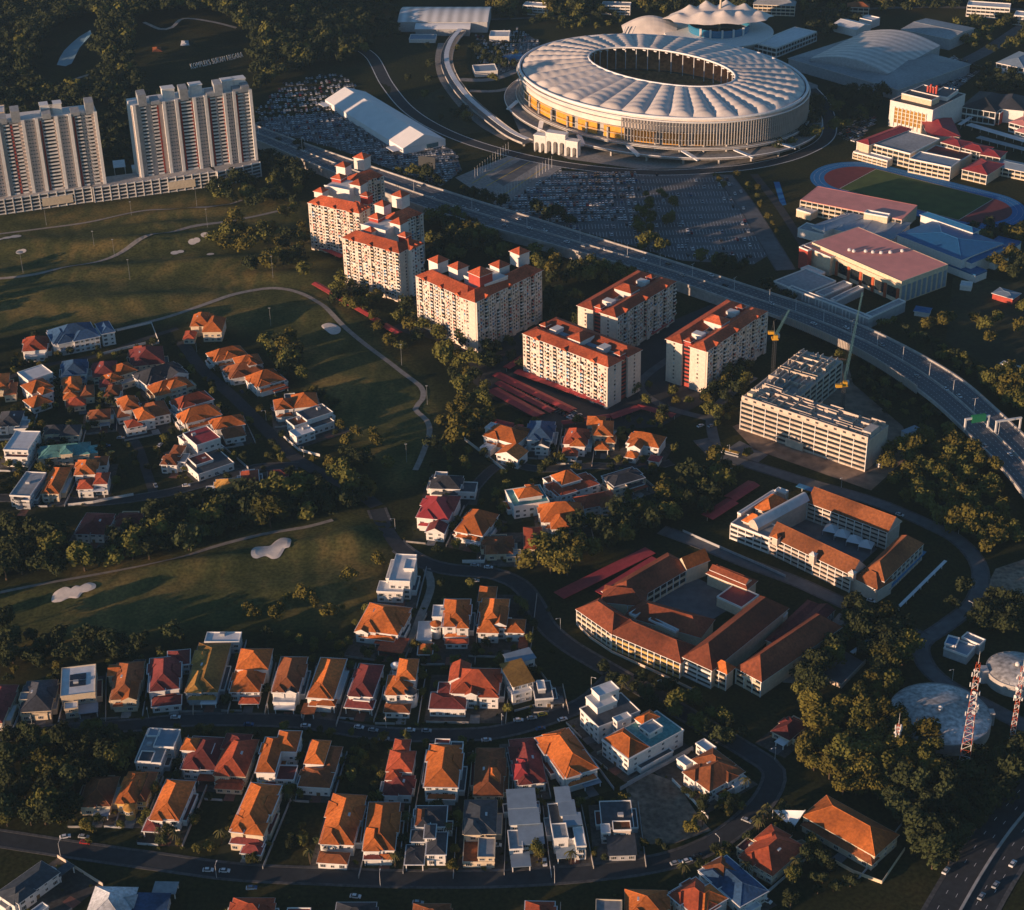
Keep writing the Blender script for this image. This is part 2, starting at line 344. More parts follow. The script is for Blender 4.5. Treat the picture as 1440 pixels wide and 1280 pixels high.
            if ol < .2 and min(w, d) > 9 and z > 5 and i == 0 and random.random() < .8:
                mb = MB(); k = -1 if random.random() < .5 else 1
                cx, cy = (x0+x1)/2+k*min(w, d)*.2, (y0+y1)/2
                zz = z+ht*.62; mb.box(cx-.5, cy-1.1, zz-.6, cx+.5, cy+1.1, zz+.35)
                mb.build('solar_heater', 'metal_white', ro)
        else:
            h = .55 if rt == 'f' else .12
            if rt == 's':
                rb = MB(); rise = o.get('ht', 2.5)
                rb.prism([(X0, Y0), (X1, Y0), (X1, Y1), (X0, Y1)], lambda a, b: z-.25+rise*(b-Y0)/(Y1-Y0), lambda a, b: z+rise*(b-Y0)/(Y1-Y0)); rb.build('roof', tm, root)
                MB().prism([(x0+.02, y0+.02), (x1-.02, y0+.02), (x1-.02, y1-.02), (x0+.02, y1-.02)], z-.35, lambda a, b: z-.3+rise*(b-Y0)/(Y1-Y0)).build('gable_wall', w_m, root)
            else:
                ov2 = .25 if rt == 'f' else .3
                X0, Y0, X1, Y1 = x0-ov2, y0-ov2, x1+ov2, y1+ov2
                ro = MB().box(X0, Y0, z-.3, X1, Y1, z).build('roof', tm, root)
                if rt == 'f':
                    pb = MB(); t = .32
                    pb.box(X0-.03, Y0-.03, z-.45, X1+.03, Y0+t, z+h); pb.box(X0-.03, Y1-t, z-.45, X1+.03, Y1+.03, z+h)
                    pb.box(X0-.03, Y0+t, z-.45, X0+t, Y1-t, z+h); pb.box(X1-t, Y0+t, z-.45, X1+.03, Y1-t, z+h)
                    pb.build('parapet', 'trim_white' if wall in 'wg' else w_m, root)
                    if min(w, d) > 8 and random.random() < .6:
                        cx, cy = x0+w*random.uniform(.25, .75), y0+d*random.uniform(.4, .8)
                        MB().box(cx-1.3, cy-1, z+.004, cx+1.3, cy+1, z+1.5).build('roof_hut', 'wall_grey', ro)
        if not open_ and win and not o.get('nowin'):
            n = max(1, int(round((z-.3)/3.2)))
            def free(wx, wy, wz):
                for j, q in enumerate(V):
                    if j != i and q[5] not in 'co' and q[0]-.3 < wx < q[2]+.3 and q[1]-.3 < wy < q[3]+.3 and wz < q[4]: return False
                return True
            nf = min(5, max(1, int(w/3.6)))
            for s in range(n):
                wz = s*3.15+.95
                if wz+1.9 > z or wz < z0: continue
                for k in range(nf):
                    wx = x0+w*(k+.5)/nf
                    if s == 0 and i == 0 and k == nf//2:
                        if free(wx, y0-.5, 1): link(DOOR, 'door', root, (wx, y0-.02, 0)); continue
                    if free(wx, y0-.5, wz): link(WIN_B if (k % 2 == 0 and w/nf > 3.6) else WIN, 'window', root, (wx, y0-.02, wz))
                nl = min(4, max(1, int(d/5)))
                for k in range(nl):
                    wy = y0+d*(k+.5)/nl
                    if us < .5 and free(x0-.5, wy, wz): link(WIN, 'window', root, (x0-.02, wy, wz), -pi/2)
                    if (us > .5 or px(org)[0] < 560) and free(x1+.5, wy, wz): link(WIN, 'window', root, (x1+.02, wy, wz), pi/2)
    return root
BLOCK_R = []
# ---- the row of houses under the golf course (front lane)
house('dark maroon roofed house half out of frame below the golf course', 0, .3, 'c', [(-32, 1016, 34, 52, 6, 'h', 'M')])
house('cream house with a dark slate hip roof and stepped front terraces', -.06, .2, 'c', [(28, 1001, 42, 42, 6, 'h', 'K'), (27, 985, 13, 10, 7.5, 'f', 'G'), (29, 1006, 14, 8, 4, 'f', 'G'), (46, 1004, 20, 7, 4.5, 'f', 'N')])
_h = house('house with two dark solar panels on its white flat roof', -.125, .19, 'c', [(85.4, 980, 48, 40, 9, 'f', 'W'), (91, 998, 18, 9, 6, 'f', 'W'), (111, 1004, 26, 13, 3.4, 'c', 'S')])
for k in (0, 1):
    v = HOUSES[-1][2][0]; MB().box(v[0]+4.2, v[1]+7.2+k*5.6, 9.1, v[0]+12.4, v[1]+12+k*5.6, 9.35).build('solar_panel', 'solar', _h)
house('cream house with crossed orange ridges and shade painted into right side', -.06, .12, 'c', [(156, 983, 37, 50, 7, 'h', 'N'), (172, 985, 19, 22, 7.6, 'g', 'O'), (154, 987, 14, 10, 5, 'f', 'G'), (181, 975, 14, 46, 5, 'h', 'K'), (152, 950, 14, 14, 7.4, 'x', 'O')])  # slate right-hand roof: shade on the orange roof put into tile colour
house('maroon roofed house with bold white roof edges beside the long ochre roof', -.1, .2, 'w', [(209, 972, 42, 46, 8, 'h', 'M*'), (236, 936, 30, 20, 7, 'h', 'M*'), (214, 994, 40, 13, 4.2, 'h', 'M*'), (224, 962, 17, 15, 9.5, 'h', 'R')])
house('long house with an ochre roof and a white flat roof at its far end', 0, .4, 'g', [(261, 973, 44, 68, 7, 'h', 'Y', dict(p=.35)), (288, 903, 48, 13, 7.6, 'f', 'W'), (262, 977, 22, 5, 5, 'f', 'W')])
house('two tiered orange house with a maroon porch left of the white townhouse', 0, .28, 'w', [(324, 973, 40, 32, 6, 'h', 'O'), (332.8, 941, 43, 28, 9, 'h', 'O'), (337, 989, 26, 8, 3.4, 'o', 'R')])
house('white townhouse with two white gables and a dark brown roof', .02, .16, 'w', [(383, 972, 36, 48, 8.4, 'h', 'N'), (384, 974, 11, 14, 8.2, 'g', 'N'), (400, 974, 16, 12, 8.2, 'g', 'K'), (384, 988, 30, 10, 5, 'f', 'W'), (386, 997, 27, 7, 3.4, 'o', 'W')])
house('brownish orange hip roofed house with a white columned porch', .06, .28, 'w', [(432, 981, 36, 56, 7, 'h', 'O*'), (434, 980, 26, 20, 7.6, 'h', 'O'), (447, 991, 23, 8, 5, 'o', 'O'), (423, 1003, 18, 14, 3.4, 'c', 'N')])
house('maroon house with a red sunlit ridge and white balcony front', .08, .2, 'w', [(490, 977, 33, 44, 8, 'h', 'M'), (498, 972, 17, 34, 8.6, 'h', 'R'), (485, 994, 38, 12, 4.6, 'o', 'M*'), (497, 985, 22, 7, 6.5, 'f', 'W')])
house('orange house with a round white turret on its right front', .02, .2, 'w', [(542, 976, 36, 26, 7.6, 'h', 'O'), (558, 955, 25, 28, 10.5, 'h', 'O'), (568, 979, 17, 14, 8.6, 't', 'D'), (541, 1001, 34, 11, 4, 'h', 'N'), (549, 942, 12, 14, 9, 't', 'P')])
house('large red roofed mansion with a white gable and dark octagonal front hall', .02, .35, 'w', [(634, 974, 66, 34, 8, 'h', 'R', dict(p=.7)), (632, 958, 26, 24, 8.6, 'g', 'R'), (655, 977, 15, 17, 8.8, 'g', 'R'), (604, 996, 50, 22, 5.2, 'h', 'M*', dict(p=.3)), (616, 976, 22, 16, 5.6, 'h', 'M*', dict(p=.3)), (674, 980, 26, 12, 7.4, 'h', 'R')])
house('tall narrow house with a sloping ochre roof and white end wall', -.28, -.1, 'w', [(722, 965, 28, 28, 10, 's', 'Y', dict(ht=3)), (721, 978, 27, 12, 6.4, 'f', 'W'), (718, 934, 34, 14, 9, 's', 'S', dict(ht=.6))])
house('dark roofed modern house with white posts right of the tall ochre roof', -.08, -.1, 'g', [(753, 984, 25, 24, 5.4, 'f', 'D'), (757, 970, 10, 12, 8, 'f', 'W'), (775, 990, 18, 10, 3.4, 'c', 'D')])
# ---- three big houses above that row
house('white three storey modern block at the bend of the lane', .04, .33, 'w', [(547, 817, 29, 37, 12, 'f', 'W'), (530, 832, 36, 14, 7, 'f', 'W'), (543, 814, 12, 26, 10, 'f', 'W'), (568, 800, 14, 14, 14, 'f', 'W')])
_h = house('orange courtyard house with a long pale skylight', .13, .5, 'w', [(501, 885, 58, 37, 6.8, 'h', 'O'), (500, 888, 17, 14, 7, 'g', 'O'), (540, 876, 24, 22, 7.4, 'h', 'O'), (531, 914, 34, 20, 3.6, 'c', 'R')])
v = HOUSES[-1][2][0]; MB().box(v[0]+5.5, v[1]+(v[3]-v[1])*.5, 9.6, v[0]+15.5, v[1]+(v[3]-v[1])*.5+3, 10.6).build('skylight', 'roof_steelblue', _h)
house('white villa with sharp orange gables and a small orange turret', 0, .28, 'w', [(622, 881, 36, 38, 9, 'h', 'O*'), (634, 866, 18, 18, 10, 'h', 'O'), (642, 883, 16, 10, 9.4, 'h', 'O'), (605, 884, 14, 14, 8.6, 't', 'O'), (608, 868, 22, 16, 8, 'f', 'W'), (586, 901, 20, 26, 4.2, 'f', 'W', dict(wall='c')), (588, 920, 19, 15, 3.4, 'o', 'O*'), (627, 905, 30, 6, 3.6, 'h', 'R')])
house('big orange villa with several steep hips and a low right wing', .03, .2, 'w', [(673, 882, 37, 40, 7.5, 'h', 'O', dict(p=.7)), (672, 889, 28, 15, 7, 'h', 'O', dict(p=.9)), (673, 845, 22, 20, 6.4, 'h', 'O'), (711, 889, 25, 18, 6, 'h', 'O'), (693, 879, 18, 24, 9, 'g', 'O'), (729, 911, 12, 20, 3.2, 'c', 'R')])
# ---- second row, front
house('grey modern flat roofed house with skylights at the left of its row', .04, .5, 'g', [(190, 1072, 36, 46, 8, 'f', 'G'), (216, 1050, 28, 24, 9.5, 'f', 'S'), (194, 1071, 18, 14, 8.6, 'f', 'D'), (207, 1035, 16, 10, 9.2, 'f', 'S')])
house('dark maroon roofed house with a small orange hip and white roof terrace', .05, .35, 'w', [(255, 1080, 50, 44, 6, 'h', 'M'), (255, 1054, 20, 16, 9, 'h', 'O'), (281, 1060, 16, 14, 8.4, 'f', 'G')])
house('cream house with one long reddish hip roof and a low red porch', .06, .48, 'c', [(301, 1089, 43, 50, 7, 'h', 'R'), (303, 1108, 36, 9, 3.4, 'h', 'R'), (312, 1052, 34, 20, 7.5, 'h', 'M')])
house('white house with an L shaped orange roof round a small court', .03, .46, 'w', [(360, 1085.5, 26, 48, 9, 'h', 'O*'), (386, 1056, 30, 28, 9, 'h', 'O*', dict(p=.6)), (388, 1097, 25, 20, 6, 'f', 'M')])
house('orange two step house beside the empty lawn', .06, .3, 'w', [(420, 1105, 43, 26, 5.6, 'h', 'N'), (429, 1073, 25, 32, 9, 'h', 'O'), (454, 1084, 16, 34, 6.6, 'h', 'N')])
house('maroon house with stacked reddish hips left of the tall white house', .04, .2, 'w', [(539, 1116, 38, 26, 5.4, 'h', 'M'), (544, 1084, 34, 28, 8.4, 'h', 'R'), (553, 1058, 20, 18, 8.8, 'h', 'R'), (543, 1096, 19, 14, 7.6, 'h', 'R')])
house('tall white house with an orange hip inside white parapets', .02, .2, 'w', [(597, 1106, 46, 59, 9.4, 'h', 'O*'), (612, 1046, 20, 6, 9.8, 'f', 'M'), (634, 1053, 16, 9, 9.7, 'f', 'D')])
house('plain low house with one brownish orange hip roof and small dormers', 0, 0, 'c', [(667, 1119, 39, 66, 6, 'h', 'N', dict(p=.45)), (682, 1100, 20, 20, 6.8, 'h', 'O', dict(p=.8)), (681, 1112, 17, 14, 6.4, 'h', 'O')])
house('dark maroon house with two bright red hips at its left', -.09, -.18, 'w', [(728, 1103, 39, 62, 5.8, 'h', 'M', dict(p=.45)), (724, 1096, 22, 20, 6.6, 'h', 'Q', dict(p=.9)), (730, 1078, 15, 10, 7.4, 'h', 'Q')])
house('orange villa with broken ridges between white side walls', -.3, -.32, 'w', [(793, 1094, 47, 62, 8, 'h', 'O*'), (776, 1050, 30, 18, 8.8, 'h', 'O'), (796, 1060, 24, 20, 9, 'h', 'O')])
house('white three storey block with a penthouse beside the lane corner', 1.0, 2.43, 'w', [(816, 997, 26, 23, 10.5, 'f', 'D'), (824, 981, 16, 11, 14, 'f', 'W'), (832, 969, 11, 11, 17, 'f', 'W'), (862, 1010, 6, 8, 13.5, 'f', 'W')])
house('long white villa with an orange pyramid roof and dark roof garden', .76, 1.85, 'w', [(847, 1041, 37, 41, 9.4, 'f', 'T'), (849, 1039, 35, 15, 10, 'h', 'O*', dict(p=.75)), (899, 1022, 14, 10, 12.5, 'f', 'G'), (893, 1010, 12, 11, 11.6, 'p', 'O')])
# ---- third row
house('faded red roofed house under the dark trees', 0, .2, 'c', [(112, 1133, 42, 40, 5, 'h', 'N'), (118, 1139, 22, 6, 3.2, 'f', 'W')])
house('narrow orange house with a glowing yellow curved front', .05, .4, 'y', [(164, 1128, 26, 42, 7, 'h', 'O'), (170, 1140, 19, 10, 6.2, 't', 'Y'), (188, 1126, 16, 40, 6.4, 'h', 'N')])
house('orange hip roofed house with a white framed carport at its left', .07, .5, 'w', [(211, 1151, 40, 54, 7, 'h', 'O'), (201, 1168, 21, 18, 4, 'o', 'M*'), (222, 1150, 22, 18, 7.4, 'h', 'O')])
house('big orange house with white edges and a stepped maroon porch', .1, .43, 'c', [(324, 1168, 43, 67, 8.4, 'h', 'O*'), (325, 1165, 34, 18, 8.8, 'h', 'O'), (345, 1172, 24, 16, 8.9, 'h', 'O'), (324, 1185, 44, 10, 4.6, 'h', 'M*'), (339, 1199, 27, 14, 4, 'h', 'M*')])
house('orange house beside the empty plot with a brown porch', .06, .3, 'w', [(450, 1185, 46, 68, 7, 'h', 'O'), (452, 1186, 24, 22, 7.5, 'h', 'O', dict(p=.8)), (447, 1212, 40, 14, 4, 'h', 'N'), (474, 1182, 22, 20, 7.4, 'h', 'O')])
house('bright orange house with a double white posted porch', .0, .3, 'w', [(511, 1195, 43, 66, 7.4, 'h', 'O'), (512, 1195, 26, 30, 7.9, 'h', 'O', dict(p=.8)), (530, 1192, 20, 26, 7.8, 'h', 'O'), (512, 1208, 24, 9, 4.4, 'o', 'M*'), (536, 1206, 17, 9, 3.8, 'o', 'M*')])
house('cluster of slate grey hip roofs all edged in white', 0, .18, 'w', [(584, 1162, 42, 28, 8, 'h', 'K*', dict(p=.35)), (597, 1178, 14, 18, 9.4, 'h', 'K*'), (600, 1201, 26, 30, 7, 'h', 'K*', dict(p=.35)), (570, 1215, 25, 26, 4.4, 'o', 'K*', dict(p=.3)), (578, 1183, 18, 15, 7, 'h', 'K*'), (585, 1160, 13, 22, 8.9, 'h', 'N')])
house('house with a near black roof above a walled front terrace', .0, .05, 'c', [(652, 1172, 44, 46, 7, 'h', 'D', dict(p=.35)), (651, 1213, 44, 38, 3.2, 'f', 'N'), (672, 1206, 23, 27, 6, 'f', 'G')])
house('house of three stepped pale blue metal roofs', -.06, .02, 'w', [(716, 1136, 37, 23, 9, 's', 'S', dict(ht=.8)), (718, 1159, 40, 23, 8, 's', 'S', dict(ht=.8)), (732, 1187, 32, 25, 6.4, 's', 'S', dict(ht=.8)), (717, 1195, 18, 26, 6, 'f', 'G'), (720, 1219, 26, 20, 3.4, 'c', 'S')])
house('white cubic modern house with small stepped blue grey roofs', -.08, -.2, 'w', [(779, 1182, 36, 50, 7, 'f', 'D'), (784, 1127, 18, 18, 9.6, 's', 'S', dict(ht=.4)), (789, 1146, 20, 18, 9.2, 's', 'S', dict(ht=.4)), (795, 1160, 22, 14, 8.8, 's', 'S', dict(ht=.4)), (779, 1180, 20, 20, 9, 'f', 'G'), (811, 1191, 13, 26, 8, 'f', 'W'), (784, 1207, 26, 16, 3.6, 'c', 'S')])
house('low dark roofed house with a pale pink dormer by the gravel plot', -.03, 0, 'g', [(847, 1166, 44, 38, 5.6, 'f', 'D'), (857, 1202, 37, 26, 4, 's', 'D', dict(ht=1)), (863, 1168, 24, 12, 7.6, 'f', 'N', dict(wall='b')), (846, 1172, 12, 12, 6.5, 'f', 'W')])
# ---- lower right
house('brown hipped villa with a white carport beside the gravel plot', .75, .83, 'w', [(962, 1085, 36, 38, 7, 'h', 'N', dict(p=.55)), (975, 1068, 30, 22, 8, 'h', 'N'), (1020, 1098, 14, 16, 4, 'f', 'W'), (952, 1068, 13, 8, 4.5, 'f', 'W'), (979, 1046, 16, 9, 6, 'f', 'W')])
house('large hall with one wide orange hip roof and white window bands', .56, .6, 'c', [(1130, 1147, 100, 34, 7, 'h', 'O', dict(p=.6)), (1128, 1160, 98, 10, 4, 'h', 'N')], cat='hall', name='hall')
house('red hip roofed house with a leafy courtyard left of the orange hall', .58, .6, 'c', [(1040, 1204, 46, 48, 6, 'h', 'R'), (1036, 1192, 20, 16, 4.6, 'f', 'M'), (1062, 1180, 26, 24, 6.5, 'h', 'R')])
house('white trimmed house with one broad blue roof', .88, 1.1, 'w', [(984, 1224, 57, 27, 6, 'h', 'B*', dict(p=.4)), (990, 1219, 26, 18, 6.6, 'h', 'N'), (983, 1226, 18, 10, 6.2, 'f', 'N')])
house('house of small red square roofs edged white at the bottom edge', .85, .9, 'w', [(941, 1256, 40, 30, 6, 'h', 'R*'), (966, 1262, 24, 26, 6.8, 'h', 'O*'), (990, 1290, 26, 14, 5, 'h', 'Q')])
house('orange roofed house cut by the bottom edge', .03, .2, 'c', [(880, 1292, 58, 40, 6, 'h', 'O'), (838, 1290, 36, 24, 7, 'f', 'G')])
house('little dark red hut among the trees below the long school', .5, .4, 'c', [(1086, 1028, 24, 26, 4, 'h', 'M')])
house('dark roofed white house at the bottom left corner', -.72, .4, 'w', [(20, 1272, 62, 46, 6, 'h', 'D', dict(p=.4)), (84, 1232, 20, 16, 4.2, 'o', 'D*'), (48, 1290, 20, 16, 5, 'f', 'S')])
house('pale roofed hall with a long sunlit ridge at the bottom edge', .02, .4, 'g', [(118, 1298, 58, 50, 6, 'h', 'P'), (176, 1300, 50, 42, 5, 's', 'B', dict(ht=.6)), (214, 1256, 32, 16, 3.4, 'c', 'G')])
house('maroon roofed house at the bottom edge beside the road', .0, .2, 'w', [(322, 1300, 56, 36, 6, 'h', 'R'), (402, 1294, 32, 16, 5, 'f', 'M')])
# ---- left estate inside the golf course
house('brown red hip roofed house left of the blue mansion', -.08, -.15, 'w', [(32, 494, 33, 18, 7, 'h', 'R'), (35, 502, 28, 6, 4.5, 'f', 'W')])
house('wide white mansion with dark blue roofs', -.2, -.1, 'w', [(78, 485, 60, 22, 8.5, 'h', 'B*'), (75, 484, 30, 18, 8.9, 'h', 'B*'), (143, 470, 18, 16, 10, 'h', 'B*'), (104, 480, 36, 12, 9.5, 'h', 'B*'), (104, 488, 20, 6, 5, 'o', 'W')], cat='mansion', name='mansion')
house('narrow white house with a pale flat roof and orange front hips', -.33, -.1, 'w', [(40, 536, 34, 16, 9, 'f', 'W'), (45, 554, 30, 16, 7.6, 'h', 'O'), (47, 574, 26, 15, 4.6, 'h', 'O'), (60, 555, 14, 10, 8.2, 'h', 'O')])
house('orange house at the left edge of the estate', -.1, -.1, 'c', [(-12, 548, 22, 20, 6, 'h', 'O'), (6, 556, 16, 16, 5.4, 'h', 'N')])
house('dark blue roofed house behind the brown terraced one', -.1, -.05, 'w', [(87, 529, 34, 20, 7, 'h', 'B')])
house('brown orange house with terraced low roofs', -.12, -.05, 'c', [(90, 552, 23, 20, 6.6, 'h', 'O'), (112, 560, 20, 16, 5, 'h', 'N'), (94, 573, 26, 12, 4, 'h', 'R'), (90, 562, 20, 10, 5, 'h', 'O')])
house('low dark red house between the blue roof and the courtyard house', -.1, 0, 'c', [(131, 531, 32, 20, 6, 'h', 'M'), (140, 545, 20, 10, 5, 'h', 'M')])
house('orange house with a small open court facing the low sun', -.3, -.1, 'c', [(152, 539, 22, 12, 6, 'h', 'O'), (168, 528, 24, 15, 7, 'h', 'O'), (172, 541, 20, 6, 4, 'f', 'G')])
house('small brown roofed pavilion with three white openings', -.05, -.1, 'w', [(146, 558, 21, 15, 5, 'h', 'N')])
house('wide dark red roofed house below the fenced lawn', -.12, .1, 'c', [(185, 516, 46, 24, 6, 'h', 'M'), (190, 500, 22, 12, 7, 'h', 'R')])
house('wide grey blue roofed white house among dark red and orange roofs', -.33, -.05, 'w', [(206, 541, 56, 20, 7, 'h', 'K'), (224, 532, 14, 10, 8, 'h', 'K'), (238, 534, 26, 12, 7.6, 'g', 'K')])
house('low orange house with a taller orange middle', -.28, 0, 'c', [(220, 557, 52, 18, 5, 'h', 'O'), (240, 547, 22, 11, 8, 'h', 'O')])
house('long white house with a red brown roof framed in white', -.3, -.35, 'w', [(252, 576, 48, 14, 8, 'h', 'R*', dict(p=.7)), (252, 571, 14, 10, 8.4, 'h', 'O')])
house('white house with one bright orange gable end above the stepped block', -.25, -.05, 'w', [(259, 596, 52, 15, 7, 'h', 'O', dict(p=.9))])
house('white stepped modern block with flat red roofs', -.33, -.45, 'w', [(277, 627, 33, 20, 12, 'f', 'Q'), (259, 622, 16, 9, 9, 'f', 'M'), (276, 655, 24, 12, 6.4, 'f', 'M'), (279, 668, 50, 26, 5, 'f', 'D')])
house('orange house by the estate road right of the stepped white block', -.18, .1, 'w', [(302, 604, 42, 15, 5.4, 'h', 'O'), (317, 617, 28, 14, 4.6, 'h', 'N')])
house('orange and white house with many hips beside the estate lawn', -.2, 0, 'w', [(173, 578, 24, 18, 8, 'h', 'O', dict(p=.8)), (195, 592, 22, 16, 8, 'h', 'O', dict(p=.8)), (207, 588, 32, 20, 7, 'h', 'N'), (166, 588, 16, 14, 5, 'h', 'N'), (180, 602, 20, 10, 6, 'h', 'R'), (178, 607, 28, 8, 4, 'f', 'W')])
house('small weathered brown house left of the stepped white block', .05, 0, 'w', [(226, 653, 22, 14, 6, 'h', 'N'), (238, 640, 15, 14, 7.4, 'h', 'N'), (244, 650, 16, 12, 6, 'f', 'G')])
house('white block with a bare white flat roof and gridded balconies', .03, .02, 'w', [(5, 633, 34, 27, 10, 'f', 'W'), (7, 643, 31, 10, 7, 'f', 'M')])
house('pale grey house with a curved cream front below the flat white block', .05, -.03, 'g', [(14, 697, 28, 34, 8, 'f', 'G'), (16, 705, 14, 12, 7, 't', 'D'), (26, 704, 15, 9, 6, 'f', 'W')])
house('beige house with two dark hip roofed wings', -.05, .02, 'c', [(62, 611, 26, 12, 7.4, 'h', 'K'), (84, 613, 26, 14, 7, 'h', 'K')])
house('wide house with a long teal roof and white dormer', -.1, .02, 'c', [(55, 645, 70, 16, 5.6, 'h', 'T'), (85, 639, 16, 11, 8.4, 'h', 'T'), (118, 638, 18, 10, 4.6, 'h', 'T')])
house('slim orange house between trees left of the red and white villa', .0, .1, 'c', [(58, 694, 24, 36, 6, 'h', 'O'), (60, 696, 16, 10, 5, 't', 'O')])
house('red and white villa with tall white columns', -.05, .0, 'w', [(105, 668, 28, 20, 8, 'h', 'O'), (132, 681, 18, 15, 8, 'h', 'R'), (109, 688, 21, 12, 6.5, 'h', 'R'), (131, 655, 18, 12, 7, 'h', 'N'), (110, 692, 36, 10, 5, 'o', 'W')], cat='villa')
house('dark maroon hall below the estate', .04, .02, 'w', [(106, 750, 39, 29, 6, 'h', 'M', dict(p=.45))])
house('small dark maroon roof in shade right of the maroon hall', .0, 0, 'c', [(161, 740, 32, 18, 4, 'h', 'M', dict(p=.4))])
house('white framed ochre roofed house at the curve of the estate road', -.06, -.1, 'w', [(302, 697, 38, 22, 5, 'h', 'Y*'), (289, 697, 14, 12, 4.4, 'f', 'W'), (330, 699, 12, 12, 4, 'g', 'P')])
house('small red house beside the white framed one at the road curve', -.1, .2, 'w', [(340, 681, 24, 18, 4.4, 'h', 'R*'), (378, 672, 26, 10, 3.6, 'h', 'M')])
house('mansion of clustered rounded orange roofs by the pale path', -.02, .0, 'c', [(268, 459, 26, 16, 8, 'h', 'O', dict(p=.8)), (285, 467, 26, 19, 8, 'h', 'O', dict(p=.8)), (276, 450, 14, 10, 10, 'h', 'O'), (258, 477, 15, 11, 4, 'h', 'R'), (272, 463, 12, 12, 7.5, 't', 'O'), (292, 466, 12, 12, 7.5, 't', 'O')], cat='mansion')
house('long orange roofed house next to the dark tree clump', -.24, -.05, 'w', [(301, 509, 46, 14, 7, 'h', 'O', dict(p=.7)), (316, 506, 18, 12, 7.6, 'h', 'O')])
house('orange house with a white topped dormer in the middle of its row', -.18, -.1, 'w', [(324, 533, 48, 18, 5, 'h', 'N'), (335, 517, 34, 14, 8, 'h', 'O'), (350, 514, 10, 10, 10, 'h', 'O')])
house('orange house with three arched openings in a long white wall', -.28, -.3, 'w', [(361, 545, 40, 18, 7, 'h', 'O', dict(p=.7)), (368, 541, 20, 14, 7.6, 'h', 'O')])
house('white columned house with two separate orange hips', -.1, -.05, 'w', [(387, 577, 25, 14, 8, 'h', 'O', dict(p=.7)), (413, 574, 34, 18, 8, 'h', 'O', dict(p=.7)), (402, 567, 14, 12, 7, 'f', 'D')])
house('angular modern house with dark flat roofs and white edges', -.33, -.1, 'w', [(432, 592, 36, 16, 8, 'f', 'D'), (414, 600, 24, 12, 7, 'f', 'N'), (417, 615, 26, 11, 6, 'f', 'W'), (440, 603, 30, 10, 5, 'f', 'D')])
# ---- middle estate
house('orange house with a pale panel roof behind a long white wall', .28, -.1, 'w', [(680, 612, 46, 22, 8, 'h', 'O'), (698, 638, 30, 16, 7, 'g', 'O'), (682, 602, 28, 10, 8.6, 'f', 'W'), (712, 610, 22, 16, 8.2, 'h', 'N'), (675, 630, 14, 13, 4.5, 'f', 'W')])
house('white villa with a blue black roof and stacked white gables', .04, -.1, 'w', [(741, 618, 34, 26, 8, 'h', 'B'), (750, 606, 20, 10, 9.6, 'g', 'K'), (752, 628, 19, 9, 6.4, 'g', 'K'), (743, 620, 32, 12, 7, 'f', 'D')])
house('red brown villa between two lanes of carports', .04, -.1, 'w', [(793, 624, 32, 21, 7, 'h', 'R', dict(p=.7)), (791, 641, 20, 11, 4, 'h', 'R'), (802, 627, 20, 10, 7.6, 'h', 'O')])
house('golden orange house with stacked hips beside a grey drive', .02, -.08, 'c', [(833, 612, 28, 20, 8, 'h', 'O'), (826, 598, 24, 12, 8, 'h', 'O'), (837, 632, 18, 11, 4, 'o', 'O'), (852, 622, 12, 10, 6, 'h', 'O')])
house('orange and white house with a rounded garden wall', .18, -.1, 'w', [(882, 622, 44, 17, 7, 'h', 'O', dict(p=.7)), (884, 629, 16, 10, 7.4, 'g', 'O'), (879, 642, 15, 9, 4, 'h', 'O'), (912, 647, 14, 8, 3.6, 'h', 'Q')])
house('white house with a grey hip roof at the foot of the golf path', .04, -.05, 'w', [(604, 686, 42, 18, 7, 'h', 'K'), (640, 692, 28, 14, 5, 'f', 'D'), (611, 672, 16, 8, 8.4, 'f', 'G')])
house('white pavilion house with a dark terrace and orange crown roof', -.16, -.25, 'w', [(723, 713, 49, 24, 8.6, 'f', 'T'), (730, 701, 32, 13, 11.4, 'h', 'O'), (743, 689, 10, 7, 11, 'h', 'O')])
house('white house with stepped maroon roofs and an orange lantern top', -.3, -.3, 'w', [(784, 698, 58, 20, 7, 'h', 'R*', dict(p=.4)), (790, 682, 27, 16, 11, 'h', 'O*', dict(p=.8)), (771, 680, 22, 8, 7.4, 'f', 'N')])
house('beige house with a flat brown roof edged in white', -.3, -.5, 'c', [(864, 684, 42, 17, 7, 'h', 'K*', dict(p=.3)), (864, 690, 18, 10, 6, 'f', 'G')])
house('maroon roofed white mansion at the lane bend', .1, .2, 'w', [(586, 727, 44, 30, 8, 'h', 'Q', dict(p=.7)), (599, 748, 25, 13, 6, 'g', 'M*'), (588, 724, 18, 14, 8.8, 't', 'D'), (614, 716, 24, 20, 8.6, 'h', 'M')], cat='mansion')
house('house with a steep orange pyramid roof next to the maroon mansion', .2, .3, 'w', [(640, 746, 38, 32, 6.4, 'h', 'O', dict(p=.8)), (638, 751, 36, 8, 3.6, 'h', 'N')])
house('large striped orange hip roof half hidden by a spreading tree', -.05, .3, 'w', [(762, 734, 58, 24, 7, 'h', 'O', dict(p=.8)), (776, 744, 26, 18, 7, 'h', 'O', dict(p=.9))])
house('brown roofed house tucked right of the striped orange roof', -.2, -.1, 'w', [(818, 716, 52, 18, 5.4, 'h', 'R'), (846, 714, 26, 14, 6, 'h', 'N')])
house('low brown carport house with open sides', -.02, .2, 'c', [(682, 779, 38, 24, 4, 'h', 'N', dict(p=.3)), (738, 772, 24, 30, 4.6, 'h', 'R', dict(p=.4)), (712, 784, 20, 10, 3.4, 'f', 'G')])
house('slate roofed house at the left edge above the bare white flat block', -.05, 0, 'w', [(-4, 600, 30, 20, 6, 'h', 'K'), (20, 604, 18, 12, 5, 'f', 'G')])
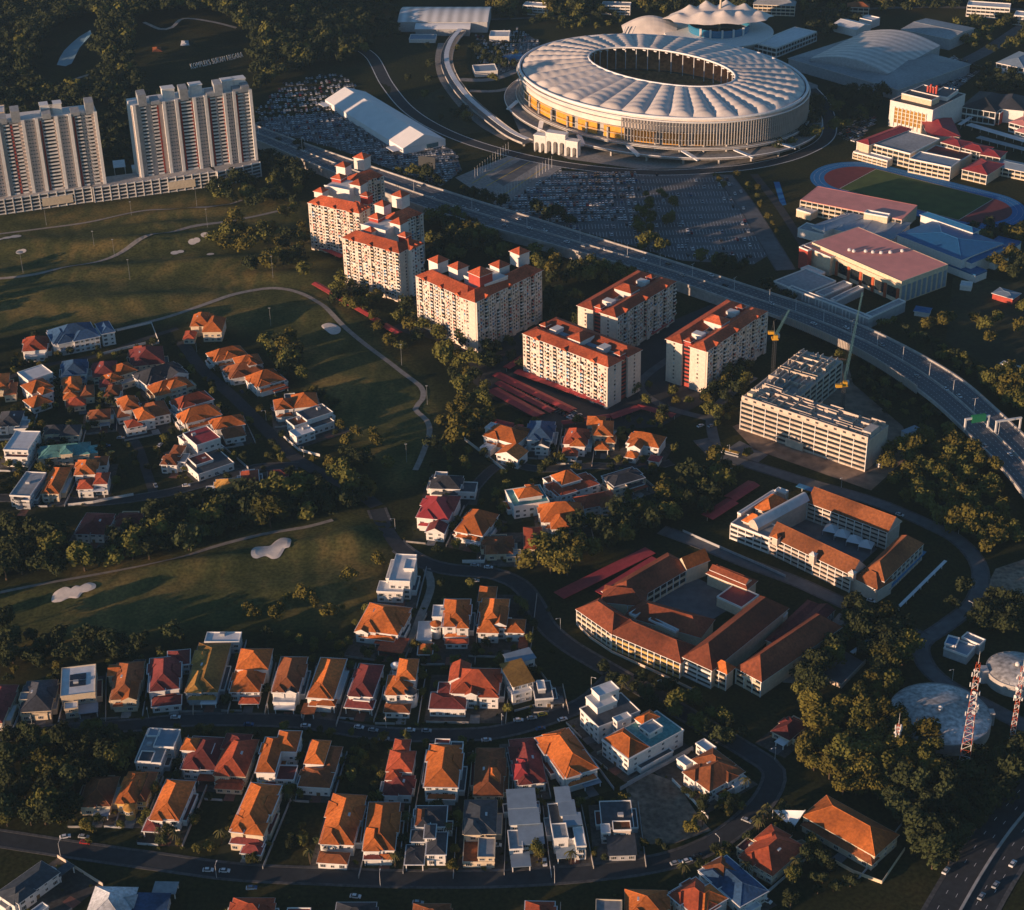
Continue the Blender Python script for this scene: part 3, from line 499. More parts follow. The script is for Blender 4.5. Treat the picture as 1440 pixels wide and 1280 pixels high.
house('low brown roofed house left of the many hipped estate house', -.1, 0, 'c', [(126, 592, 28, 14, 5, 'h', 'N')])
house('white edged red roof at the bottom edge left of the orange one', .02, .1, 'w', [(738, 1302, 40, 34, 6, 'h', 'R*')])
house('dark roofed house at the bottom edge right of the maroon one', 0, .1, 'w', [(470, 1304, 54, 34, 6, 'h', 'K')])
house('brown hip roof at the bottom edge below the white outlined slate cluster', 0, .1, 'c', [(580, 1304, 50, 32, 6, 'h', 'N')])
# ------------------------------------------------------------------ apartment blocks
def frame3(P0, P1, P3, z):
    a, b = G(*P0, z), G(*P1, z); ang = atan2(b.y-a.y, b.x-a.x); U = Vector((cos(ang), sin(ang), 0)); W = Vector((-sin(ang), cos(ang), 0))
    L = (b-a).dot(U); D = P3 if not isinstance(P3, tuple) else (G(*P3, z)-a).dot(W)
    return Vector((a.x, a.y, 0)), ang, U, W, L, D
APW = window_mesh(1.4, 1.5, mull=1, frame='wall_beige')
_b = MB(); _b.box(-1.5, -1.25, 0, 1.5, 0, .18); _b.box(-1.5, -1.25, .18, 1.5, -1.12, 1.05); _b.box(-1.5, -1.12, .18, -1.38, 0, 1.05); _b.box(1.38, -1.12, .18, 1.5, 0, 1.05); _b.box(-1.3, -.04, .2, 1.3, .05, 2.3, 1)
BALC = _b.mesh('balcony', ['trim_white', 'glass'])
def bal_var(w, dp, par, cloth=None):
    m = MB(); m.box(-w, -dp, 0, w, 0, .18); m.box(-w, -dp, .18, w, -dp+.13, 1.05); m.box(-w, -dp+.13, .18, -w+.12, 0, 1.05); m.box(w-.12, -dp+.13, .18, w, 0, 1.05); m.box(-w+.2, -.04, .2, w-.2, .05, 2.35, 1)
    if cloth: m.box(-w*.6, -dp-.12, .6, w*.3, -dp-.02, 1.9, 2); m.box(w*.5, -dp-.5, 1.3, w*.5+.8, -dp-.02, 1.9, 3)
    return m.mesh('balcony', [par, 'glass']+([cloth, 'metal_white'] if cloth else []))
BALS = [BALC, BALC, bal_var(1.35, .9, 'wall_beige'), bal_var(1.45, 1.5, 'wall_cream'), bal_var(1.4, 1.2, 'trim_white', 'canvas_blue'), bal_var(1.4, 1.2, 'wall_beige', 'wall_red')]
_w2 = MB(); _w2.box(-.8, -.09, 0, .8, 0, .12); _w2.box(-.8, -.3, 1.5, .8, 0, 1.62); _w2.box(-.7, -.03, .12, .7, .04, 1.5, 1); _w2.box(.1, -.6, -.75, .9, -.02, -.15, 2)
APW2 = _w2.mesh('window', ['wall_beige', 'glass', 'metal_white']); APW3 = window_mesh(1.1, 1.2, mull=1, frame='trim_white', glass='roof_steelblue'); APWS = [APW, APW, APW2, APW3]
def loc2(org, U, W, p, z=0):
    q = G(p[0], p[1], z)-org; return q.dot(U), q.dot(W)
def slabwing(root, ox, oy, L, D, z, flo, mats, win, bal, rz=0, faces='f', roof='tile_coral', roofh=3.2):
    "one slab; local frame turned by rz about (ox, oy) in the root's frame"
    c, s = cos(rz), sin(rz)
    T = lambda x, y: (ox+x*c-y*s, oy+x*s+y*c)
    def place(mb, name, m, par=root): return mb.build(name, m, par, (ox, oy, 0) if par is root else None, rz if par is root else 0)
    w = MB(); w.box(0, 0, 0, L, D, z-.3); wo = place(w, 'wall', mats)
    r = MB(); r.hip(-.9, -.9, L+.9, D+.9, z, roofh); ro = place(r, 'roof', roof)
    f = MB(); f.box(-.9, -.9, z-.35, L+.9, D+.9, z-.004); f.build('fascia', 'trim_white', ro)
    fh = (z-3.5)/flo; n = max(2, int(L/3.0)); step = L/n
    if 'f' in faces:
        for k in range(0, n, 2):
            if k % 4 == 2: continue
            p = MB(); p.box(k*step+.3, -1.3, 0, (k+1)*step+.5, 0, z-.36); place(p, 'facade_bay', mats)
        for k in range(n):
            for j in range(flo):
                zz = 3+j*fh
                x = (k+.5)*step+rnd_house.uniform(-.25, .25)
                if rnd_house.random() < .06: continue
                if k % 4 == 0: q = T(x+.1, -1.32); win.append((q[0], q[1], zz+.7, rz))
                elif k % 4 == 2: q = T(x, -.02); win.append((q[0], q[1], zz+.7, rz))
                else: q = T(x, -.01); bal.append((q[0], q[1], zz, rz))
        g = MB()
        for k in (1, 2): g.box(L*k/3-.5, -1.9, z-.6, L*k/3+.5, D*.3, z+1.1)
        for k in (0, 1, 2): place(MB().add([(L*(k+.5)/3-3, -1.6, z), (L*(k+.5)/3+3, -1.6, z), (L*(k+.5)/3, -1.6, z+2), (L*(k+.5)/3, D*.4, z+2)], [(0, 1, 2), (1, 3, 2), (0, 2, 3), (0, 3, 1)]), 'dormer', roof)
    if 'r' in faces:
        for j in range(flo): q = T(L+.02, D/2); win.append((q[0], q[1], 3+j*fh+.7, rz+pi/2))
    if 'l' in faces:
        for j in range(flo): q = T(-.02, D/2); win.append((q[0], q[1], 3+j*fh+.7, rz-pi/2))
    return wo
def tower(root, x, y, z0, w, h, m='wall_white', rz=0, roof='tile_coral'):
    b = MB(); b.box(-w/2, -w/2, 0, w/2, w/2, h-.2); o = b.build('lift_tower', m, root, (x, y, z0), rz)
    r = MB(); r.hip(-w/2-.7, -w/2-.7, w/2+.7, w/2+.7, h, w*.36); r.build('tower_roof', roof, o)
    MB().box(-w/2-.7, -w/2-.7, h-.35, w/2+.7, w/2+.7, h-.004).build('fascia', 'trim_white', o)
def apt_twin(label, P0, P1, P3, z, flo, end):
    org, ang, U, W, L, D = frame3(P0, P1, P3, z)
    root = thing('apartment_block', label, 'apartment block', org, ang, 'orange roofed apartment blocks')
    win, bal = [], []
    ds = D*.40
    slabwing(root, 0, 0, L, ds, z, flo, 'apartment_wall', win, bal, faces='f')
    slabwing(root, 0, D-ds, L, ds, z, flo, 'apartment_wall', win, bal, faces='')
    if end == 'l':
        for (y) in (ds/2, D-ds/2):
            for j in range(flo): win.append((-.02, y, 3+j*(z-3.5)/flo+.7, -pi/2))
        MB().box(1.5, ds, 0, 4, D-ds, z+1).build('end_recess', 'wall_red', root)
        w = MB()
        for j in range(flo): w.box(1.3, ds+.4, 3+j*(z-3.5)/flo, 1.5, D-ds-.4, 4.4+j*(z-3.5)/flo)
        w.build('stair_window', 'glass', root)
    else:
        for (y) in (ds/2, D-ds/2):
            for j in range(flo): win.append((L+.02, y, 3+j*(z-3.5)/flo+.7, pi/2))
        MB().box(L-4, ds, 0, L-1.5, D-ds, z+1).build('end_recess', 'wall_red', root)
        w = MB()
        for j in range(flo): w.box(L-1.5, ds+.4, 3+j*(z-3.5)/flo, L-1.3, D-ds-.4, 4.4+j*(z-3.5)/flo)
        w.build('stair_window', 'glass', root)
    MB().box(L*.08, ds+.2, 0, L*.92, D-ds-.2, z-2.5).build('lightwell_floor', 'concrete', root)
    MB().box(L*.42, D*.28, z-1, L*.42+11, D*.72, z+4.2).build('lift_house', 'wall_white', root)
    r = MB(); r.hip(L*.42-.8, D*.28-.8, L*.42+11.8, D*.72+.8, z+4.2, 3.2); r.build('lift_roof', 'tile_coral', root)
    for fx in (.16, .72):
        MB().box(L*fx, D*.38, z-1, L*fx+6, D*.62, z+3).build('tank_room', 'wall_white', root)
    tower(root, L*.05 if end == 'l' else L*.94, D*.5, z-1, 4.6, 3.4, 'wall_red')
    tower(root, L*.9 if end == 'l' else L*.06, D*.5, z-1, 4.6, 3.4, 'wall_red')
    for fx in (0, 1): MB().box(L*.2+fx*L*.35, D*.44, z-2.5, L*.2+fx*L*.35+9, D*.56, z+.4).build('roof_canopy', 'roof_steelblue', root)
    capped_mix(root, 'window', [(rnd_house.choice(APWS), q) for q in win]); capped_mix(root, 'balcony', [(rnd_house.choice(BALS), q) for q in bal])
    return root
apt_twin('lone front apartment slab beside the striped rows of red carports', (736.6, 469), (855.5, 516), (776, 444), 31, 10, 'r')
apt_twin('apartment slab standing behind the front slab with its long side in shade', (866, 446), (950, 396), (815, 428), 32, 10, 'l')
apt_twin('apartment slab nearest the tower cranes with a bright orange end stripe', (993, 494), (1077.7, 438), (940, 475), 32, 10, 'l')
def apt_chevron(label, wings, z, flo, towers, blk):
    P0, P1, D = wings[0][:3]
    org, ang, U, W, L, _ = frame3(P0, P1, D, z)
    root = thing('apartment_block', label, 'apartment block', org, ang, 'orange roofed apartment blocks')
    win, bal = [], []
    for (A, B, D, faces, m) in wings:
        o2, a2, U2, W2, L2, _ = frame3(A, B, D, z)
        x, y = (o2-org).dot(U), (o2-org).dot(W)
        slabwing(root, x, y, L2, D, z, flo, m, win, bal, a2-ang, faces, roofh=5)
    for (p, zz, w, h, m) in towers:
        x, y = loc2(org, U, W, p, zz); tower(root, x, y, zz, w, h, m, .0)
    for (p, w, d, zz) in blk:
        x, y = loc2(org, U, W, p, z); MB().box(x, y, 0, x+w, y+d, zz).build('core_wall', 'wall_white', root)
        pb = MB(); pb.box(x-.3, y-.3, zz, x+w+.3, y+.2, zz+1); pb.box(x+w-.2, y+.2, zz, x+w+.3, y+d, zz+1); pb.build('parapet', 'trim_white', root)
    capped_mix(root, 'window', [(rnd_house.choice(APWS), q) for q in win]); capped_mix(root, 'balcony', [(rnd_house.choice(BALS), q) for q in bal])
    return root
apt_chevron('V shaped apartment block with five roof turrets facing the camera', [((586, 388), (657, 420), 15, 'fr', 'apartment_wall'), ((668, 425), (762, 380), 15, 'fl', 'apartment_wall')], 40, 14,
    [((617, 381), 39, 10, 9, 'wall_white'), ((645, 390), 39, 10, 9, 'wall_white'), ((676, 397), 45, 12, 8, 'wall_red'), ((703, 388), 39, 10, 9, 'wall_white'), ((731, 371), 39, 10, 10, 'wall_white')], [((653, 398), 22, 22, 45)])
apt_chevron('stepped apartment block on the left with sunlit front and leafy foot', [((482, 334), (561, 356), 15, 'fr', 'apartment_wall'), ((554, 314), (593, 300), 15, 'f', 'apartment_wall'), ((576, 351), (594, 342), 14, 'f', 'wall_white')], 40, 14,
    [((531, 318), 40, 9, 8, 'wall_red'), ((522, 332), 39, 8, 5, 'wall_white'), ((562, 327), 39, 10, 9, 'wall_white'), ((539, 300), 40, 9, 8, 'wall_white'), ((564, 290), 39, 10, 10, 'wall_white'), ((570, 342), 38, 7, 7, 'wall_red')], [((508, 325), 24, 20, 45)])
apt_chevron('farthest apartment block with orange turrets beside the expressway', [((434, 285), (505, 300), 15, 'fr', 'apartment_wall'), ((499, 258), (538, 247), 15, 'f', 'apartment_wall'), ((507, 297), (518, 292), 14, 'f', 'wall_white')], 40, 14,
    [((478, 262), 40, 9, 8, 'wall_red'), ((452, 276), 39, 8, 5, 'wall_white'), ((505, 272), 39, 10, 9, 'wall_white'), ((484, 245), 40, 9, 8, 'wall_white'), ((510, 236), 39, 10, 10, 'wall_white'), ((516, 285), 38, 7, 7, 'wall_red')], [((457, 270), 24, 20, 45)])
# ---- the two white condominium towers on a car park podium
def condo(label, P0, P1, z0, flo, pat, D=20):
    org, ang, U, W, L, _ = frame3(P0, P1, D, z0)
    z1 = z0+flo*3.15; root = thing('condominium_tower', label, 'condominium tower', org, ang, 'white condominium towers')
    MB().box(0, 0, 0, L, D, z1).build('wall', 'condo_wall', root)
    MB().box(-.3, .5, 0, 0, D, z1+.6).build('end_wall', 'wall_white', root); MB().box(L, .5, 0, L+.3, D, z1+.6).build('end_wall', 'wall_white', root); MB().box(0, 0, z1, L, D, z1+.9).build('roof_band', 'wall_white', root)
    bal, win = [], []
    bm = MB(); bm.box(-2.3, -1.5, 0, 2.3, 0, 1.25); bm.box(-2.3, -.06, 1.25, 2.3, 0, 3.0, 1); BL = bm.mesh('balcony', ['wall_white', 'glass'])
    sm = window_mesh(1.6, 1.5)
    for i, (kind, f) in enumerate(pat):
        x = f*L
        if kind == 'b' or kind == 'B':
            w = 2.3 if kind == 'b' else 4.4
            for j in range(flo):
                bal.append((x, -.02, z0+.2+j*3.15, 0))
                if kind == 'B': bal.append((x+4.5, -.02, z0+.2+j*3.15, 0))
        elif kind == 'r': MB().box(x-.7, -.8, z0-1, x+.7, 0, z1-2).build('coloured_strip', 'wall_red', root)
        elif kind == 'i': MB().box(x-1.3, -2.6, z0-3, x+1.3, 0, z1+1.2).build('rib', 'wall_white', root)
        elif kind == 'g':
            for j in range(flo):
                for q in (-2.2, 0, 2.2): win.append((x+q, -.02, z0+.9+j*3.15, 0))
        elif kind == 'c':
            h = 4+7*((i*7) % 5)/4
            c = MB(); c.prism([(x-3.6, -2.2), (x+3.6, -2.2), (x+3.6, 6), (x-3.6, 6)], z1-.5, lambda a, b: z1+h-1.6+(b+2.2)*.28); c.build('roof_crown', 'roof_pale' if False else 'roof_grey', root)
        elif kind == 'p':
            MB().box(x-5, 5, z1, x+5, 14, z1+9).build('penthouse', 'wall_white', root)
            MB().box(x-5.5, 4.5, z1+9, x+5.5, 14.5, z1+9.6).build('roof_slab', 'trim_white', root)
    capped(root, 'balcony', BL, bal); capped(root, 'window', sm, win)
    return root
pat2 = [('i', .02), ('b', .095), ('c', .095), ('b', .185), ('r', .215), ('c', .2), ('i', .265), ('g', .32), ('p', .33), ('i', .37), ('r', .40), ('B', .43), ('c', .44), ('r', .495), ('i', .52), ('g', .57), ('p', .56), ('i', .615), ('r', .645), ('b', .675), ('c', .66), ('b', .735), ('c', .73), ('r', .76), ('i', .775), ('g', .82), ('p', .83), ('i', .855), ('r', .88), ('b', .91), ('c', .885), ('g', .94), ('b', .97), ('c', .955), ('p', .93), ('i', .995)]
condo('right hand white condominium tower with stacked balconies', (197, 249), (361, 224), 13, 20, pat2)
pat1 = [('i', .02), ('g', .08), ('i', .13), ('b', .18), ('r', .21), ('i', .25), ('g', .30), ('i', .345), ('c', .38), ('b', .40), ('r', .43), ('b', .46), ('c', .47), ('i', .51), ('g', .555), ('i', .60), ('r', .625), ('B', .655), ('c', .67), ('i', .73), ('g', .775), ('p', .74), ('i', .82), ('r', .845), ('b', .875), ('c', .86), ('b', .945), ('c', .96), ('g', .915), ('p', .68), ('i', .992)]
condo('left hand white condominium tower cut by the left edge', (-60, 284), (149, 257), 13, 20, pat1)
org, ang, U, W, L, _ = frame3((-70, 292), (128, 264), 20, 13)
pod = thing('parking_podium', 'low open sided parking podium under the white towers', 'parking podium', org, ang)
def podseg(P0, P1, D, z=13, lit=()):
    o2, a2, U2, W2, L2, _ = frame3(P0, P1, D, z)
    x, y = (o2-org).dot(U), (o2-org).dot(W); rz = a2-ang
    MB().box(0, 1.2, 0, L2, D, z-.5).build('wall', 'metal_dark', pod, (x, y, 0), rz)
    for k in range(5):
        MB().box(0, 0, k*3.1-.1+.3, L2, 1.4, k*3.1+1.0).build('floor_band', 'wall_white', pod, (x, y, 0), rz)
    n = int(L2/7)
    for k in range(n+1): MB().box(k*L2/n-.35, -.25, 0, k*L2/n+.35, 1.1, z+.9).build('pillar', 'wall_white', pod, (x, y, 0), rz)
    MB().box(0, 1.2, z-.5, L2, D, z).build('roof_deck', 'concrete', pod, (x, y, 0), rz)
    for a, b in lit: MB().box(a*L2, -.5, 2.5, b*L2, -.3, 9.5).build('blank_panel', 'wall_cream', pod, (x, y, 0), rz)
podseg((-70, 292), (128, 264), 24, lit=((.64, .86),)); podseg((131, 265), (304, 242), 24, lit=((.6, .82),)); podseg((306, 243), (366, 229), 30)
# pool pavilion between the towers
house('white tent roofed pool pavilion between the two condominium towers', -.1, 0, 'w', [(160, 236, 16, 10, 16, 'o', 'W'), (186, 238, 8, 5, 15, 'f', 'W')], name='pavilion', cat='pavilion', win=False)
area('pool_water', [(163, 246), (184, 243), (183, 256), (161, 258)], 'pool_water', 13.3) if False else None
house('orange capped tower at the left edge behind the condominiums', -.1, 0, 'c', [(-14, 188, 22, 14, 60, 'h', 'R'), (-12, 160, 18, 10, 66, 'f', 'W')], name='tower_block', cat='tower block', win=False)

# ------------------------------------------------------------------ the two schools, halls and other large houses
house('right hand school: long front wing with white gables and an orange roof', .46, 2.0, 'b', [
    (1084, 753, 114, 9, 12, 'x', 'O', dict(p=.8)), (1136, 706, 106, 7, 12, 'x', 'O', dict(p=.8)), (1243, 816, 18, 60, 12, 'h', 'O', dict(p=.5)),
    (1200, 806, 30, 12, 10, 'h', 'O'), (1029, 736, 52, 12, 11, 'f', 'G')], name='school_building', cat='school') if False else None
CFOOT = []
def complex_(name, label, cat, org_px, vols, wall, floors_bands=True, group=None):
    "long winged building: vols = (P0, P1, P3, z, roof, colour, opts) three eave corners each"
    a = G(*org_px); root = thing(name, label, cat, (a.x, a.y, 0), 0, group)
    for v in vols:
        P0, P1, P3, z, rt, rc = v[:6]; o = v[6] if len(v) > 6 else {}
        org, ang, U, W, L, D = frame3(P0, P1, P3, z); off = org-root.location; CFOOT.append((org, U, W, -1.5, -3, L+1.5, D+1.5))
        w_m = WALL[o.get('wall', wall)]
        def pl(mb, nm, m, par=None): return mb.build(nm, m, par or root, off if par is None else None, ang if par is None else 0)
        z0 = o.get('z0', 0)
        if rt == 'c':
            pl(MB().box(0, 0, z-.25, L, D, z), 'canopy', rc)
            n = max(2, int(L/8))
            for k in range(n): pl(MB().box((k+.5)*L/n-.15, D/2-.15, 0, (k+.5)*L/n+.15, D/2+.15, z-.25), 'post', 'metal_white')
            continue
        w = MB(); w.box(0, 0, z0, L, D, z-.3); wo = pl(w, 'wall', w_m)
        ov = o.get('ov', .8); X0, Y0, X1, Y1 = -ov, -ov, L+ov, D+ov
        if rt in 'hx':
            r = MB(); ht = o.get('ht', min(L, D)*.25)*(1.35 if rc.startswith('tile') and o.get('ht', 0) > 2.5 else 1)
            if rt == 'h': a_, b_, c4 = r.hip(X0, Y0, X1, Y1, z, ht)
            else:
                P = [(X0, Y0, z), (X0, D/2, z+ht), (X0, Y1, z), (X1, Y0, z), (X1, D/2, z+ht), (X1, Y1, z)]; r.add(P, [(0, 3, 4, 1), (1, 4, 5, 2)], 0); r.add(P, [(0, 1, 2), (3, 5, 4)], 1); a_, b_ = P[1], P[4]; c4 = []
            ro = pl(r, 'roof', [rc, w_m] if rt == 'x' else rc)
            k = MB(); k.tube((a_, b_), .22, 5)
            for cn in c4: k.tube((cn, a_ if (Vector(cn)-Vector(a_)).length < (Vector(cn)-Vector(b_)).length else b_), .18, 4)
            k.build('ridge_cap', rc, ro)
            MB().box(X0, Y0, z-.35, X1, Y1, z-.01).build('fascia', o.get('fascia', 'trim_white'), ro)
        elif rt == 'v':
            r = MB(); n = 12; hh = o.get('ht', D*.3)
            vs = []
            for i in range(n+1):
                t = i/n; y = Y0+(Y1-Y0)*t; zz = z+hh*sin(pi*t)
                vs += [(X0, y, zz), (X1, y, zz)]
            r.add(vs, [(2*i, 2*i+1, 2*i+3, 2*i+2) for i in range(n)]); r.add(vs, [tuple(range(0, 2*n+2, 2)), tuple(range(1, 2*n+2, 2))[::-1]], 1)
            pl(r, 'vault_roof', [rc, w_m])
        else:
            pl(MB().box(0, 0, z-.3, L, D, z), 'roof', rc)
            t = .4; p = MB(); h = o.get('ph', .8)
            p.box(-.1, -.1, z-.4, L+.1, t, z+h); p.box(-.1, D-t, z-.4, L+.1, D+.1, z+h); p.box(-.1, t, z-.4, t, D-t, z+h); p.box(L-t, t, z-.4, L+.1, D-t, z+h)
            pl(p, 'parapet', o.get('trim', 'trim_white'))
        # floors: galleries (dark opening, pale parapet band) along chosen faces
        for face in o.get('gal', ''):
            nfl = o.get('n', max(1, int(z/3.3))); fh = (z-.6)/nfl
            LL = L if face in 'fb' else D
            tr = {'f': (0, 0, 0), 'b': (L, D, pi), 'r': (L, 0, pi/2), 'l': (0, D, -pi/2)}[face]
            m = MB()
            for j in range(nfl): m.box(.4, -.05, j*fh+1.35, LL-.4, .02, (j+1)*fh-.45)
            c = pl(MB(), 'gallery', 'glass') if False else m.build('opening', 'glass', wo, tr[:2]+(0,), tr[2])
            b = MB()
            for j in range(nfl): b.box(0, -.5, j*fh+.05, LL, -.1, j*fh+1.25)
            b.build('gallery_parapet', o.get('band', w_m), wo, tr[:2]+(0,), tr[2])
            n = max(2, int(LL/o.get('bay', 5)))
            q = MB()
            for k in range(n+1): q.box(k*LL/n-.2, -.62, 0, k*LL/n+.2, -.05, z-.37)
            q.build('pilaster', 'trim_white', wo, tr[:2]+(0,), tr[2])
    return root
O_, R_ = 'tile_orange', 'tile_brick'
school1 = complex_('school_building', 'courtyard school with a white barrel vault and four white tents inside', 'school', (1084, 753), [
    ((1084, 754), (1197, 808), (1096, 740), 12, 'x', 'tile_brown', dict(gal='f', n=4, ht=5, band='wall_beige')),
    ((1136, 706), (1248, 748), (1150, 690), 12, 'x', 'tile_brown', dict(gal='f', n=4, ht=5, band='wall_beige')),
    ((1243, 817), (1297, 765), (1216, 802), 11, 'h', 'tile_brown', dict(gal='f', n=3, ht=5, band='wall_beige')),
    ((1200, 812), (1234, 829), (1216, 797), 9, 'h', 'tile_brown', dict(ht=3.5)),
    ((1066, 742), (1136, 704), (1054, 736), 13, 'v', 'roof_white', dict(ht=4)),
    ((1028, 737), (1082, 758), (1045, 722), 10, 'f', 'roof_grey', dict(gal='f', n=3, band='wall_white')),
    ((1045, 732), (1067, 741), (1054, 724), 12, 'h', 'tile_orange', dict(ht=3.5)), ((1062, 714), (1084, 722), (1084, 697), 12, 'h', 'tile_orange', dict(ht=4)),
    ((1042, 724), (1092, 692), (1040, 720), 12, 'f', 'roof_white', {}), ((1090, 690), (1104, 695), (1094, 686), 11, 'f', 'roof_white', {}),
    ((1086, 755), (1093, 758), (1089, 751), 15, 'h', 'tile_orange', dict(ht=2, z0=10, ov=.3)), ((1138, 779), (1145, 782), (1141, 775), 16, 'h', 'wall_white', dict(ht=1, z0=10, ov=.2)), ((1193, 805), (1200, 808), (1196, 801), 14.5, 'h', 'wall_white', dict(ht=1, z0=10, ov=.2)),
    ((1251, 829), (1303, 776), (1246, 826), 4, 'c', 'canvas_blue'), ((1262, 858), (1332, 789), (1258, 856), 3.4, 'c', 'roof_white'), ((1119, 684), (1146, 693), (1122, 679), 3.6, 'c', 'canvas_blue')], 'b')
for i, p in enumerate(((1168, 750), (1184, 757), (1201, 765), (1218, 772))):
    g = G(*p); t = thing('canopy_tent', ('first', 'second', 'third', 'last')[i]+' white peaked tent from the left inside the courtyard school', 'tent', (g.x, g.y, 0), -.45, 'white tents in the school court', land=False)
    r = MB(); r.add([(-4, -4, 3), (4, -4, 3), (4, 4, 3), (-4, 4, 3), (0, 0, 6.5)], [(0, 1, 4), (1, 2, 4), (2, 3, 4), (3, 0, 4)]); r.build('canopy', 'membrane_white', t)
    for a in (-3.8, 3.8):
        for b in (-3.8, 3.8): MB().box(a-.08, b-.08, 0, a+.08, b+.08, 3).build('post', 'metal_white', t)
school2 = complex_('school_building', 'sprawling school of long red brown roofs with a lit curved front', 'school', (860, 890), [
    ((812, 857), (861, 891), (836, 838), 10, 'h', 'tile_redbrown', dict(gal='f', n=3, ht=4.5, band='wall_cream', bay=4)),
    ((859, 890), (957, 932), (884, 870), 10, 'h', 'tile_redbrown', dict(gal='f', n=3, ht=4.5, band='wall_yellow', bay=4)),
    ((962, 924), (1001, 942), (1056, 834), 12, 'h', 'tile_redbrown', dict(ht=6, gal='f', n=4, band='wall_white', bay=6)),
    ((1002, 938), (1022, 947), (1012, 930), 11, 'h', 'tile_orange', dict(ht=3, gal='f', n=3)),
    ((1036, 939), (1071, 958), (1118, 850), 10, 'h', 'tile_redbrown', dict(ht=6, gal='f', n=3)),
    ((1066, 958), (1172, 858), (1048, 948), 8, 'x', 'tile_maroon', dict(ht=2.2, gal='f', n=2, bay=3, band='wall_grey')),
    ((882, 850), (973, 796), (850, 830), 9, 'h', 'tile_redbrown', dict(ht=5, gal='f', n=2)),
    ((966, 800), (996, 788), (960, 788), 10, 'x', 'tile_orange', dict(ht=4)),
    ((846, 846), (905, 852), (868, 826), 9, 'h', 'tile_redbrown', dict(ht=4)),
    ((880, 866), (985, 896), (912, 846), 8, 'h', 'tile_redbrown', dict(ht=4)), ((893, 868), (909, 858), (887, 862), 9.5, 'f', 'roof_steelblue', {}),
    ((912, 872), (950, 890), (915, 868), 9, 'f', 'roof_white', {}),
    ((995, 806), (1050, 828), (1003, 793), 8, 'h', 'tile_redbrown', dict(ht=3)), ((1000, 801), (1048, 821), (1004, 795), 10, 'x', 'tile_redbrown', dict(ht=2)),
    ((1008, 840), (1043, 856), (1018, 816), 6, 'f', 'roof_red', {}), ((1084, 862), (1103, 868), (1088, 856), 9, 'f', 'roof_white', {}),
    ((1092, 905), (1150, 850), (1082, 896), 7, 'h', 'tile_maroon', dict(ht=2)),
    ((793, 842), (922, 778), (780, 832), 3.4, 'c', 'roof_red'), ((846, 836), (926, 787), (838, 830), 3.4, 'c', 'roof_red')], 'c')
hall = complex_('sports_hall', 'big sports hall with a plain salmon pink roof and orange pillars', 'sports hall', (1142, 342), [
    ((1142, 341), (1268, 396), (1187, 311), 18, 'f', 'roof_pink', dict(trim='wall_cream', ph=.12)), ((1128, 346), (1168, 363), (1142, 338), 15, 'f', 'roof_pink', {}), ((1124, 348), (1136, 353), (1128, 345), 17, 'f', 'wall_red', dict(wall='r')),
    ((1088, 396), (1130, 414), (1125, 375), 7, 'f', 'roof_grey', dict(wall='g')), ((1108, 405), (1222, 449), (1112, 402), 8, 'f', 'roof_grey', dict(wall='g')),
    ((1215, 443), (1225, 447), (1256, 418), 8, 'f', 'roof_grey', dict(wall='g')), ((1146, 412), (1158, 417), (1178, 392), 6, 'f', 'roof_grey', dict(wall='g')), ((1168, 421), (1176, 424), (1200, 400), 6, 'f', 'roof_grey', dict(wall='g')), ((1126, 378), (1150, 388), (1132, 372), 6, 'f', 'wall_white', {})], 'c')
org, ang, U, W, L, D = frame3((1142, 341), (1268, 396), (1187, 311), 18); off = org-hall.location
for k in range(6):
    x = L*(.3+k*.135); MB().box(x-1.2, -.8, 0, x+1.2, -.02, 12).build('pillar', 'trim_red', hall, off, ang)
for k in range(5):
    x = L*(.3+k*.135)+1.6; MB().box(x, -.1, 3, x+L*.135-3.2, -.02, 11).build('window', 'glass', hall, off, ang)
MB().box(L*.27, -1.1, 12.2, L, -.02, 15).build('awning_band', 'wall_cream', hall, off, ang)
for k in range(9):
    y = D*(k+.5)/9; MB().box(L+.02, y-1.5, 1, L+.5, y+1.5, 14).build('wall_panel', 'roof_steelblue', hall, off, ang)
for (a, b) in ((.58, .8), (.54, .62), (.5, .5), (.45, .42), (.4, .36), (.34, .22), (.3, .2)):
    MB().lathe([(1.4, 18.5), (1.4, 20), (.4, 20.6), (.05, 20.6)], 10, cx=L*a+2, cy=D*b).build('roof_vent', 'metal_white', hall, off, ang)
for k in range(30):
    x = 2+k*(1108-1108+0)  # louvres of the low annex
annexo, annexa, _, _, AL, AD = frame3((1108, 405), (1222, 449), (1112, 402), 8)
for k in range(24):
    if k % 4 == 3: continue
    x = AL*(k+.5)/24; MB().box(x-.5, -.4, 2.5, x+.5, -.05, 7.4).build('louvre', 'metal_white', hall, annexo-hall.location, annexa)
complex_('swimming_hall', 'swimming hall with bright blue stepped metal roofs', 'swimming hall', (1259, 320), [
    ((1262, 330), (1352, 365), (1290, 298), 14, 'h', 'roof_bluebright', dict(ht=3)), ((1295, 302), (1368, 327), (1301, 297), 16, 'h', 'roof_bluebright', dict(ht=2)), ((1345, 362), (1366, 370), (1378, 332), 11, 'h', 'roof_bluebright', dict(ht=2)),
    ((1326, 370), (1372, 388), (1338, 362), 6, 'f', 'roof_bluebright', dict(trim='roof_bluebright')), ((1372, 360), (1400, 368), (1384, 346), 7, 'f', 'roof_bluebright', dict(trim='roof_bluebright')), ((1392, 342), (1424, 350), (1400, 332), 7, 'f', 'roof_bluebright', dict(trim='roof_bluebright'))], 'w')
